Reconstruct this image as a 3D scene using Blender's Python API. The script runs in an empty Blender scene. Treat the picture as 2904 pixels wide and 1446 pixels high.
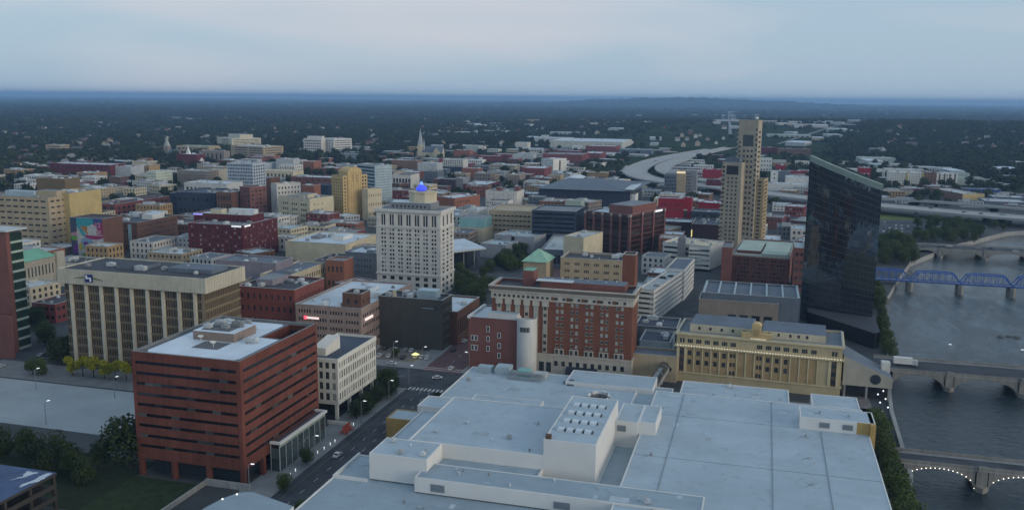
import bpy, math, random
import numpy as np
from mathutils import Matrix, Vector
R = math.radians
# ------------------------------------------------------------------ camera, sky, sun, exposure
scene = bpy.context.scene
COL = scene.collection
CAM_H, YAW, PITCH, ROLL = 120.0, 0.271292, 0.172770, 0.00910      # metres, radians
cd = bpy.data.cameras.new('camera'); cam = bpy.data.objects.new('camera', cd); COL.objects.link(cam)
fwd = Vector((-math.sin(YAW)*math.cos(PITCH), math.cos(YAW)*math.cos(PITCH), -math.sin(PITCH)))
r0 = Vector((math.cos(YAW), math.sin(YAW), 0)); u0 = r0.cross(fwd)
ri = r0*math.cos(ROLL)+u0*math.sin(ROLL); ui = -r0*math.sin(ROLL)+u0*math.cos(ROLL)
cam.matrix_world = Matrix(((ri.x,ui.x,-fwd.x,0),(ri.y,ui.y,-fwd.y,0),(ri.z,ui.z,-fwd.z,CAM_H),(0,0,0,1)))
cd.sensor_width = 36.0; cd.lens = 36.0*2550/2904; cd.clip_start = 1.0; cd.clip_end = 120000.0
scene.camera = cam
SUN_EL = R(10)        # low veiled sun to the right of and a little behind the camera
sun_dir = Vector((math.cos(SUN_EL)*math.cos(R(-17)), math.cos(SUN_EL)*math.sin(R(-17)), math.sin(SUN_EL)))
world = bpy.data.worlds.new('World'); scene.world = world; world.use_nodes = True
wt = world.node_tree; wn = wt.nodes; wl = wt.links; wn.clear()
wout = wn.new('ShaderNodeOutputWorld'); wbg = wn.new('ShaderNodeBackground'); wl.new(wbg.outputs[0], wout.inputs[0])
sky = wn.new('ShaderNodeTexSky'); sky.sky_type = 'NISHITA'; sky.sun_disc = False
sky.sun_elevation = R(7); sky.sun_rotation = math.atan2(sun_dir.x, sun_dir.y); sky.air_density = 1.0; sky.dust_density = 2.2; sky.ozone_density = 2.5; sky.altitude = 300
wbg.inputs['Strength'].default_value = 0.1
tc = wn.new('ShaderNodeTexCoord'); sep = wn.new('ShaderNodeSeparateXYZ'); wl.new(tc.outputs['Generated'], sep.inputs[0])
# a thin high veil of cloud over the clear sky: streaky noise on the sky dome
mp = wn.new('ShaderNodeMapping'); mp.inputs['Scale'].default_value = (1.0, 1.0, 5.6); mp.inputs['Rotation'].default_value = (0, 0.06, 0.35); mp.inputs['Location'].default_value = (0.78, 2.3, 0.86)
wl.new(tc.outputs['Generated'], mp.inputs[0])
nz = wn.new('ShaderNodeTexNoise'); nz.inputs['Scale'].default_value = 1.5; nz.inputs['Detail'].default_value = 3; nz.inputs['Roughness'].default_value = .5; nz.inputs['Distortion'].default_value = .3
wl.new(mp.outputs[0], nz.inputs['Vector'])
rmp = wn.new('ShaderNodeValToRGB'); rmp.color_ramp.elements[0].position = .52; rmp.color_ramp.elements[1].position = .78; wl.new(nz.outputs[0], rmp.inputs[0])
veil = wn.new('ShaderNodeMixRGB'); veil.inputs[0].default_value = .8; veil.inputs[2].default_value = (3.6, 4.75, 5.85, 1)
wl.new(sky.outputs[0], veil.inputs[1])
cl = wn.new('ShaderNodeMixRGB'); cl.inputs[2].default_value = (6.6, 5.6, 5.5, 1); wl.new(veil.outputs[0], cl.inputs[1])
cm = wn.new('ShaderNodeMath'); cm.operation = 'MULTIPLY'; cm.inputs[1].default_value = .6; wl.new(rmp.outputs[0], cm.inputs[0]); wl.new(cm.outputs[0], cl.inputs[0])
wl.new(cl.outputs[0], wbg.inputs['Color'])
sl = bpy.data.lights.new('sun', 'SUN'); sl.energy = 1.3; sl.angle = R(35); sl.color = (1.0, .84, .64)
so = bpy.data.objects.new('sun', sl); COL.objects.link(so); so.rotation_euler = sun_dir.to_track_quat('Z', 'Y').to_euler(); so.location = (300, -200, 400)
vs = scene.view_settings; vs.view_transform = 'Standard'; vs.look = 'None'; vs.gamma = 1; vs.use_curve_mapping = False; vs.exposure = 0.38
scene.render.engine = 'CYCLES'
cy = scene.cycles; cy.max_bounces = 5; cy.diffuse_bounces = 2; cy.glossy_bounces = 2; cy.transmission_bounces = 2; cy.volume_bounces = 2; cy.transparent_max_bounces = 4
cy.use_denoising = True; cy.use_adaptive_sampling = True; cy.adaptive_threshold = .02
try: cy.denoiser = 'OPENIMAGEDENOISE'
except Exception: pass
rng = random.Random(7)
# ------------------------------------------------------------------ materials
MATS = {}
def mat(name, rgb, rough=.8, var=.14, scale=.12, metal=0., spec=.3, emit=0., ecol=None, streak=0., bump=0., rnd=0., rgb2=None, p=.5):
    if name in MATS: return MATS[name]
    m = bpy.data.materials.new(name); m.use_nodes = True; t = m.node_tree; n = t.nodes; l = t.links
    b = n['Principled BSDF']; b.inputs['Roughness'].default_value = rough; b.inputs['Metallic'].default_value = metal
    b.inputs['Specular IOR Level'].default_value = spec
    g = n.new('ShaderNodeNewGeometry'); a = n.new('ShaderNodeTexNoise'); a.inputs['Scale'].default_value = scale; a.inputs['Detail'].default_value = 6; a.inputs['Roughness'].default_value = .62
    l.new(g.outputs['Position'], a.inputs['Vector'])
    c = n.new('ShaderNodeMixRGB'); c.inputs[1].default_value = (*[x*(1-var) for x in rgb], 1); c.inputs[2].default_value = (*[min(.9, x*(1+var)) for x in rgb], 1)
    rp = n.new('ShaderNodeValToRGB'); rp.color_ramp.elements[0].position = .3; rp.color_ramp.elements[1].position = .7
    l.new(a.outputs[0], rp.inputs[0]); l.new(rp.outputs[0], c.inputs[0]); last = c
    if streak:
        mpn = n.new('ShaderNodeMapping'); mpn.inputs['Scale'].default_value = (.9, .9, .05); l.new(g.outputs['Position'], mpn.inputs[0])
        s = n.new('ShaderNodeTexNoise'); s.inputs['Scale'].default_value = 1.0; s.inputs['Detail'].default_value = 4; l.new(mpn.outputs[0], s.inputs['Vector'])
        k = n.new('ShaderNodeMixRGB'); k.blend_type = 'MULTIPLY'; k.inputs[0].default_value = streak; l.new(last.outputs[0], k.inputs[1])
        r2 = n.new('ShaderNodeValToRGB'); r2.color_ramp.elements[0].position = .35; r2.color_ramp.elements[0].color = (.45,.43,.4,1); r2.color_ramp.elements[1].position = .6; r2.color_ramp.elements[1].color = (1,1,1,1)
        l.new(s.outputs[0], r2.inputs[0]); l.new(r2.outputs[0], k.inputs[2]); last = k
    if rnd or rgb2:
        oi = n.new('ShaderNodeObjectInfo'); k = n.new('ShaderNodeMixRGB')
        if rgb2:
            r3 = n.new('ShaderNodeValToRGB'); r3.color_ramp.interpolation = 'LINEAR'; r3.color_ramp.elements[0].position = p; r3.color_ramp.elements[1].position = min(1, p+.25)
            l.new(oi.outputs['Random'], r3.inputs[0]); l.new(r3.outputs[0], k.inputs[0]); k.inputs[2].default_value = (*rgb2, 1)
        else:
            k.blend_type = 'MULTIPLY'; k.inputs[0].default_value = 1; mr = n.new('ShaderNodeMapRange'); mr.inputs[3].default_value = 1-rnd; mr.inputs[4].default_value = 1+rnd
            l.new(oi.outputs['Random'], mr.inputs[0]); l.new(mr.outputs[0], k.inputs[2])
        l.new(last.outputs[0], k.inputs[1]); last = k
    l.new(last.outputs[0], b.inputs['Base Color'])
    if bump:
        bn = n.new('ShaderNodeTexNoise'); bn.inputs['Scale'].default_value = 1.2; bn.inputs['Detail'].default_value = 5; l.new(g.outputs['Position'], bn.inputs['Vector'])
        bp = n.new('ShaderNodeBump'); bp.inputs['Strength'].default_value = bump; bp.inputs['Distance'].default_value = .2; l.new(bn.outputs[0], bp.inputs['Height']); l.new(bp.outputs[0], b.inputs['Normal'])
    if emit:
        b.inputs['Emission Color'].default_value = (*(ecol or rgb), 1); b.inputs['Emission Strength'].default_value = emit
    MATS[name] = m; return m
PAL = dict(tan=(.40,.33,.225),yellow=(.48,.38,.18),cream=(.56,.50,.36),gold=(.52,.385,.185),gold2=(.46,.385,.235),stone=(.38,.36,.30),palestone=(.57,.565,.535),white=(.64,.65,.63),
 brown=(.14,.075,.055),brown2=(.2,.12,.09),bronze=(.155,.12,.075),darkred=(.115,.024,.03),red=(.19,.06,.048),rosebrick=(.185,.08,.07),hotelbrick=(.175,.07,.045),orange=(.27,.115,.075),
 pink=(.31,.235,.205),crimson=(.29,.018,.035),mill=(.21,.06,.06),darkbrick=(.055,.036,.04),darkgrey=(.078,.074,.066),midgrey=(.2,.215,.235),midpale=(.36,.375,.4),palegrey=(.43,.46,.475),
 slate=(.12,.15,.19),navywall=(.035,.05,.08),navy=(.05,.068,.1),tar=(.05,.056,.068),grey=(.2,.215,.235),deck=(.36,.4,.41),paleblue=(.34,.43,.48),mauve=(.24,.22,.26),teal=(.24,.44,.44),
 copper=(.15,.36,.26),palegreen=(.35,.43,.38),sage=(.36,.42,.4),sagewhite=(.5,.55,.47),taupe=(.25,.215,.19),ochre=(.36,.25,.13),hospital=(.57,.54,.42),factory=(.48,.5,.46),bluewall=(.04,.08,.25),
 gridwhite=(.42,.48,.54),tan2=(.35,.315,.25),goldtan=(.38,.30,.185),browntower=(.11,.05,.047),yellowpale=(.5,.42,.22))
def wallmat(k): return mat('wall_'+k, PAL[k], .85, .12, .15, streak=.16)
def roofmat(k):
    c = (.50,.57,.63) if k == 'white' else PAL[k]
    return mat('roof_'+k, c, .75, .16, .09, bump=.15)
GL = mat('window_glass', (.035,.042,.05), .12, .2, .3, spec=.6, rnd=.5)
GMIX = mat('window_mixed', (.03,.032,.036), .15, .2, .3, spec=.5, rgb2=(.34,.34,.33), p=.62)
GLB = mat('window_blinds', (.05,.055,.055), .15, .2, .3, spec=.5, rgb2=(.3,.33,.31), p=.45)
PALEW = mat('window_pale', (.42,.42,.4), .3, .1, .3)
BLUEW = mat('window_blue', (.045,.075,.12), .1, .2, .3, spec=.7, rnd=.5)
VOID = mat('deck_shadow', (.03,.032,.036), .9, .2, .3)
BROWNP = mat('panel_brown', (.12,.07,.05), .8, .2, .3)
METAL = mat('grey_metal', (.3,.32,.34), .45, .15, .5, metal=.5)
DARKM = mat('dark_metal', (.05,.055,.06), .5, .2, .5, metal=.3)
UNITM = mat('roof_unit_paint', (.38,.41,.43), .6, .2, .6, rnd=.5)
CONC = mat('concrete', (.3,.31,.31), .85, .2, .12, streak=.3)
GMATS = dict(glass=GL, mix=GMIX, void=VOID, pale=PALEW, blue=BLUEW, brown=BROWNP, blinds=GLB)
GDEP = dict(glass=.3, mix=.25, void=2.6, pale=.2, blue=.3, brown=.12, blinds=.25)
# ------------------------------------------------------------------ mesh helpers
class MB:
    def __init__(s): s.v = []; s.f = []; s.m = []
    def quad(s, a, b, c, d, mi=0):
        i = len(s.v); s.v += [a, b, c, d]; s.f.append((i, i+1, i+2, i+3)); s.m.append(mi)
    def poly(s, pts, mi=0):
        i = len(s.v); s.v += list(pts); s.f.append(tuple(range(i, i+len(pts)))); s.m.append(mi)
    def box(s, x0, x1, y0, y1, z0, z1, mi=0, mt=None):
        p = [(x0,y0,z0),(x1,y0,z0),(x1,y1,z0),(x0,y1,z0),(x0,y0,z1),(x1,y0,z1),(x1,y1,z1),(x0,y1,z1)]
        i = len(s.v); s.v += p
        for k, f in enumerate(((0,1,5,4),(1,2,6,5),(2,3,7,6),(3,0,4,7),(4,5,6,7),(3,2,1,0))):
            s.f.append(tuple(i+j for j in f)); s.m.append(mt if (k == 4 and mt is not None) else mi)
    def prism(s, pts, z0, z1, mi=0, mt=None, cap=True):
        n = len(pts); zt = z1 if hasattr(z1, '__len__') else [z1]*n
        for k in range(n):
            a, b = pts[k], pts[(k+1) % n]
            s.quad((a[0],a[1],z0), (b[0],b[1],z0), (b[0],b[1],zt[(k+1) % n]), (a[0],a[1],zt[k]), mi)
        if cap: s.poly([(p[0],p[1],zt[k]) for k, p in enumerate(pts)], mi if mt is None else mt)
    def bar(s, a, b, r, mi=0, n=6):
        a, b = Vector(a), Vector(b); d = (b-a).normalized(); x = d.orthogonal().normalized(); y = d.cross(x)
        ca = [a+(x*math.cos(t)+y*math.sin(t))*r for t in [2*math.pi*k/n for k in range(n)]]; cb = [p+(b-a) for p in ca]
        for k in range(n): s.quad(ca[k], ca[(k+1) % n], cb[(k+1) % n], cb[k], mi)
        s.poly(cb, mi); s.poly(ca[::-1], mi)
    def lathe(s, prof, n=16, mi=0, c=(0,0)):
        for (r1, z1), (r2, z2) in zip(prof, prof[1:]):
            for k in range(n):
                a, b = 2*math.pi*k/n, 2*math.pi*(k+1)/n
                s.quad((c[0]+r1*math.cos(a),c[1]+r1*math.sin(a),z1),(c[0]+r1*math.cos(b),c[1]+r1*math.sin(b),z1),(c[0]+r2*math.cos(b),c[1]+r2*math.sin(b),z2),(c[0]+r2*math.cos(a),c[1]+r2*math.sin(a),z2), mi)
    def mesh(s, name, mats):
        me = bpy.data.meshes.new(name); me.from_pydata([tuple(p) for p in s.v], [], s.f)
        for m in (mats if isinstance(mats, (list, tuple)) else [mats]): me.materials.append(m)
        if any(s.m): me.polygons.foreach_set('material_index', s.m)
        return me
    def build(s, name, mats, parent=None, loc=None, rz=0):
        return link(name, s.mesh(name, mats), parent, loc, rz)
def link(name, me, parent=None, loc=None, rz=0):
    o = bpy.data.objects.new(name, me); COL.objects.link(o)
    if parent is not None: o.parent = parent
    if loc is not None: o.location = loc
    if rz: o.rotation_euler = (0, 0, rz)
    return o
def tag(o, label=None, cat=None, group=None, kind=None):
    if label: o['label'] = label
    if cat: o['category'] = cat
    if group: o['group'] = group
    if kind: o['kind'] = kind
    return o
def thing(name, label, cat, loc=(0,0,0), rz=0, group=None):
    o = bpy.data.objects.new(name, None); COL.objects.link(o); o.location = loc; o.rotation_euler = (0,0,rz); o.empty_display_size = .5
    return tag(o, label, cat, group)
def copy_tree(o, parent=None):
    c = o.copy(); COL.objects.link(c)
    if parent is not None: c.parent = parent
    for ch in list(o.children): copy_tree(ch, c)
    return c
PANES = {}
def pane_mesh(w, h, mk):
    k = (round(w, 2), round(h, 2), mk)
    if k not in PANES:
        b = MB(); b.box(-w/2, w/2, 0, .06, -h/2, h/2); PANES[k] = b.mesh('window', GMATS[mk])
    return PANES[k]
def openings(W, H, specs):
    ops = []
    for (c, r, wf, hf, ua, ub, za, zb, n, mk) in specs:
        cw = W*(ub-ua)/c; ch = H*(zb-za)/r
        for j in range(r):
            z0 = H*za+ch*(j+.5-hf/2); z1 = z0+ch*hf
            for i in range(c):
                x0 = W*ua+cw*(i+.5-wf/2); x1 = x0+cw*wf
                if n == 1: ops.append((x0, x1, z0, z1, mk))
                else:
                    s = (x1-x0)/(n*1.45-.45)
                    for k in range(n): ops.append((x0+k*s*1.45, x0+k*s*1.45+s, z0, z1, mk))
    return ops
def facade(mb, O, u, nrm, W, z0, H, ops, mi=0):
    "wall sheet in direction u from O, outward normal nrm, openings left out and given reveals"
    P = lambda a, z, dep=0: (O[0]+u[0]*a-nrm[0]*dep, O[1]+u[1]*a-nrm[1]*dep, z0+z)
    zs = sorted({0., H, *[round(o[2], 3) for o in ops], *[round(o[3], 3) for o in ops]})
    for za, zb in zip(zs, zs[1:]):
        if zb-za < 1e-3: continue
        zm = (za+zb)/2; cur = 0.
        for o in sorted(o for o in ops if o[2] < zm < o[3]):
            if o[0] > cur+1e-3: mb.quad(P(cur,za), P(o[0],za), P(o[0],zb), P(cur,zb), mi)
            cur = max(cur, o[1])
        if cur < W-1e-3: mb.quad(P(cur,za), P(W,za), P(W,zb), P(cur,zb), mi)
    for (a, b, c, d, mk) in ops:
        D = GDEP[mk]
        mb.quad(P(a,c), P(b,c), P(b,c,D), P(a,c,D), mi); mb.quad(P(a,d), P(b,d), P(b,d,D), P(a,d,D), mi)
        mb.quad(P(a,c), P(a,d), P(a,d,D), P(a,c,D), mi); mb.quad(P(b,c), P(b,d), P(b,d,D), P(b,c,D), mi)
NWIN = {}
def windows(parent, root, ops, O, u, nrm, z0, ppm, rz):
    small = {}
    for (a, b, c, d, mk) in ops:
        w, h = b-a, d-c; D = GDEP[mk]
        loc = (O[0]+u[0]*(a+b)/2-nrm[0]*(D+.0), O[1]+u[1]*(a+b)/2-nrm[1]*(D+.0), z0+(c+d)/2)
        k = NWIN.get(root.name, 0)
        if max(w, h)*ppm >= 9 and min(w, h)*ppm >= 4 and k < 300:
            NWIN[root.name] = k+1
            link('deck_opening' if mk == 'void' else 'panel' if mk == 'brown' else 'window', pane_mesh(w, h, mk), parent, loc, rz)
        else:
            mb = small.setdefault(mk, MB()); x, y = loc[0], loc[1]; dx, dy = u[0]*w/2, u[1]*w/2; za, zb = z0+c, z0+d
            mb.quad((x-dx,y-dy,za), (x+dx,y+dy,za), (x+dx,y+dy,zb), (x-dx,y-dy,zb))
    for mk, mb in small.items(): tag(mb.build('window', SMALLM.get(mk, GMATS[mk]), parent), kind='stuff')
def small_glass(name, a, b, p):
    "window glass whose tint varies pane by pane by position"
    m = bpy.data.materials.new(name); m.use_nodes = True; t = m.node_tree; n = t.nodes; l = t.links; bs = n['Principled BSDF']
    bs.inputs['Roughness'].default_value = .15; bs.inputs['Specular IOR Level'].default_value = .5
    g = n.new('ShaderNodeNewGeometry'); r = n.new('ShaderNodeValToRGB'); r.color_ramp.elements[0].position = p; r.color_ramp.elements[1].position = min(1, p+.2)
    l.new(g.outputs['Random Per Island'], r.inputs[0]); r.color_ramp.elements[0].color = (*a, 1); r.color_ramp.elements[1].color = (*b, 1); l.new(r.outputs[0], bs.inputs['Base Color']); return m
SMALLM = dict(glass=small_glass('pane_dark', (.03,.036,.045), (.09,.1,.11), .4), mix=small_glass('pane_mixed', (.03,.033,.036), (.33,.33,.32), .6), blue=small_glass('pane_blue', (.035,.06,.1), (.1,.14,.2), .5), blinds=small_glass('pane_blinds', (.05,.055,.055), (.28,.3,.29), .45))
UNITS = []
for k in range(4):
    b = MB(); w, d, h = [(2.4,2,1.4),(3.6,2.2,1.7),(1.4,1.4,1.1),(5,2.4,2)][k]
    b.box(-w/2, w/2, -d/2, d/2, .15, h); b.box(-w/2+.15, w/2-.15, -d/2+.15, d/2-.15, 0, .15); b.lathe([(min(w,d)*.32, h), (min(w,d)*.32, h+.3), (0, h+.22)], 10)
    b.box(w/2, w/2+.35, -d*.25, d*.25, .3, h*.7)
    UNITS.append(b.mesh('roof_unit', UNITM))
b = MB(); b.lathe([(.22,0),(.22,.5),(.38,.55),(.38,.75),(0,.85)], 8); VENT = b.mesh('roof_vent', UNITM)
BLD = {}
def building(row, parent=None):
    (name, label, cat, x, y, ang, w, d, h, zb, wall, roof, F, S, L, par, top, ppm) = row
    rr = random.Random(name)
    a = R(ang)
    if parent is None:
        root = thing(name, label, cat, (x, y, zb), a); node = root
    else:
        root = parent; node = bpy.data.objects.new('wing', None); COL.objects.link(node); node.parent = root; node.empty_display_size = .5
        dx, dy = x-root.location.x, y-root.location.y; ra = root.rotation_euler.z
        node.location = (dx*math.cos(ra)+dy*math.sin(ra), -dx*math.sin(ra)+dy*math.cos(ra), zb); node.rotation_euler = (0, 0, a-ra)
    W = MB(); wm = wallmat(wall); H = h-zb
    faces = [((0,0),(1,0),(0,-1),w,openings(w,H,F),0), ((w,0),(0,1),(1,0),d,openings(d,H,S),R(90)), ((0,d),(0,-1),(-1,0),d,openings(d,H,L),R(-90)), ((w,d),(-1,0),(0,1),w,[],R(180))]
    for O, u, nr, WW, ops, rz in faces:
        facade(W, O, u, nr, WW, 0, H, ops); windows(node, root, ops, O, u, nr, 0, ppm, rz)
    t = .35
    # parapet inner faces and coping
    rz = H-par
    for (x0,x1,y0,y1) in ((0,w,0,t),(0,w,d-t,d),(0,t,t,d-t),(w-t,w,t,d-t)):
        W.quad((x0,y0,H),(x1,y0,H),(x1,y1,H),(x0,y1,H))
    W.quad((t,t,rz),(w-t,t,rz),(w-t,t,H),(t,t,H)); W.quad((t,d-t,rz),(w-t,d-t,rz),(w-t,d-t,H),(t,d-t,H)); W.quad((t,t,rz),(t,d-t,rz),(t,d-t,H),(t,t,H)); W.quad((w-t,t,rz),(w-t,d-t,rz),(w-t,d-t,H),(w-t,t,H))
    W.build('wall', wm, node)
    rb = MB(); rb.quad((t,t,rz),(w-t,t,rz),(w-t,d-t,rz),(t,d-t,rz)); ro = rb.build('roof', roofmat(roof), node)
    if ppm > 1.6:
        cp = MB(); e = .12
        for (x0,x1,y0,y1) in ((-e,w+e,-e,t+e),(-e,w+e,d-t-e,d+e),(-e,t+e,t+e,d-t-e),(w-t-e,w+e,t+e,d-t-e)): cp.box(x0,x1,y0,y1,H+.01,H+.16)
        cp.build('coping', mat('coping', (.33,.35,.36), .6, .15, .3), node)
    occ = []
    for (ua,ub,va,vb,hh,k) in top:
        b = MB(); b.box(w*ua, w*ub, d*va, d*vb, rz+.01, rz+hh, 0, 1); b.build('penthouse', [wallmat(k), roofmat('grey' if k not in ('white','paleblue') else k)], node); occ.append((w*ua,w*ub,d*va,d*vb))
    nu = 0 if min(w, d) < 7 or name in NOUNITS else min(9, int(w*d/(110 if ppm > 3 else 170))+1)
    for k in range(nu):
        for _ in range(6):
            ux, uy = rr.uniform(2.5, w-2.5), rr.uniform(2.5, d-2.5)
            if all(not (o[0]-2 < ux < o[1]+2 and o[2]-2 < uy < o[3]+2) for o in occ):
                occ.append((ux-1.5,ux+1.5,uy-1.5,uy+1.5))
                if rr.random() < .65: link('roof_unit', rr.choice(UNITS), node, (ux, uy, rz), rr.choice((0, R(90))))
                else: link('roof_vent', VENT, node, (ux, uy, rz))
                break
    BLD[name.strip('+')] = dict(root=root, node=node, w=w, d=d, h=H, rz=rz, x=x, y=y, a=a)
    return root
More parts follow.
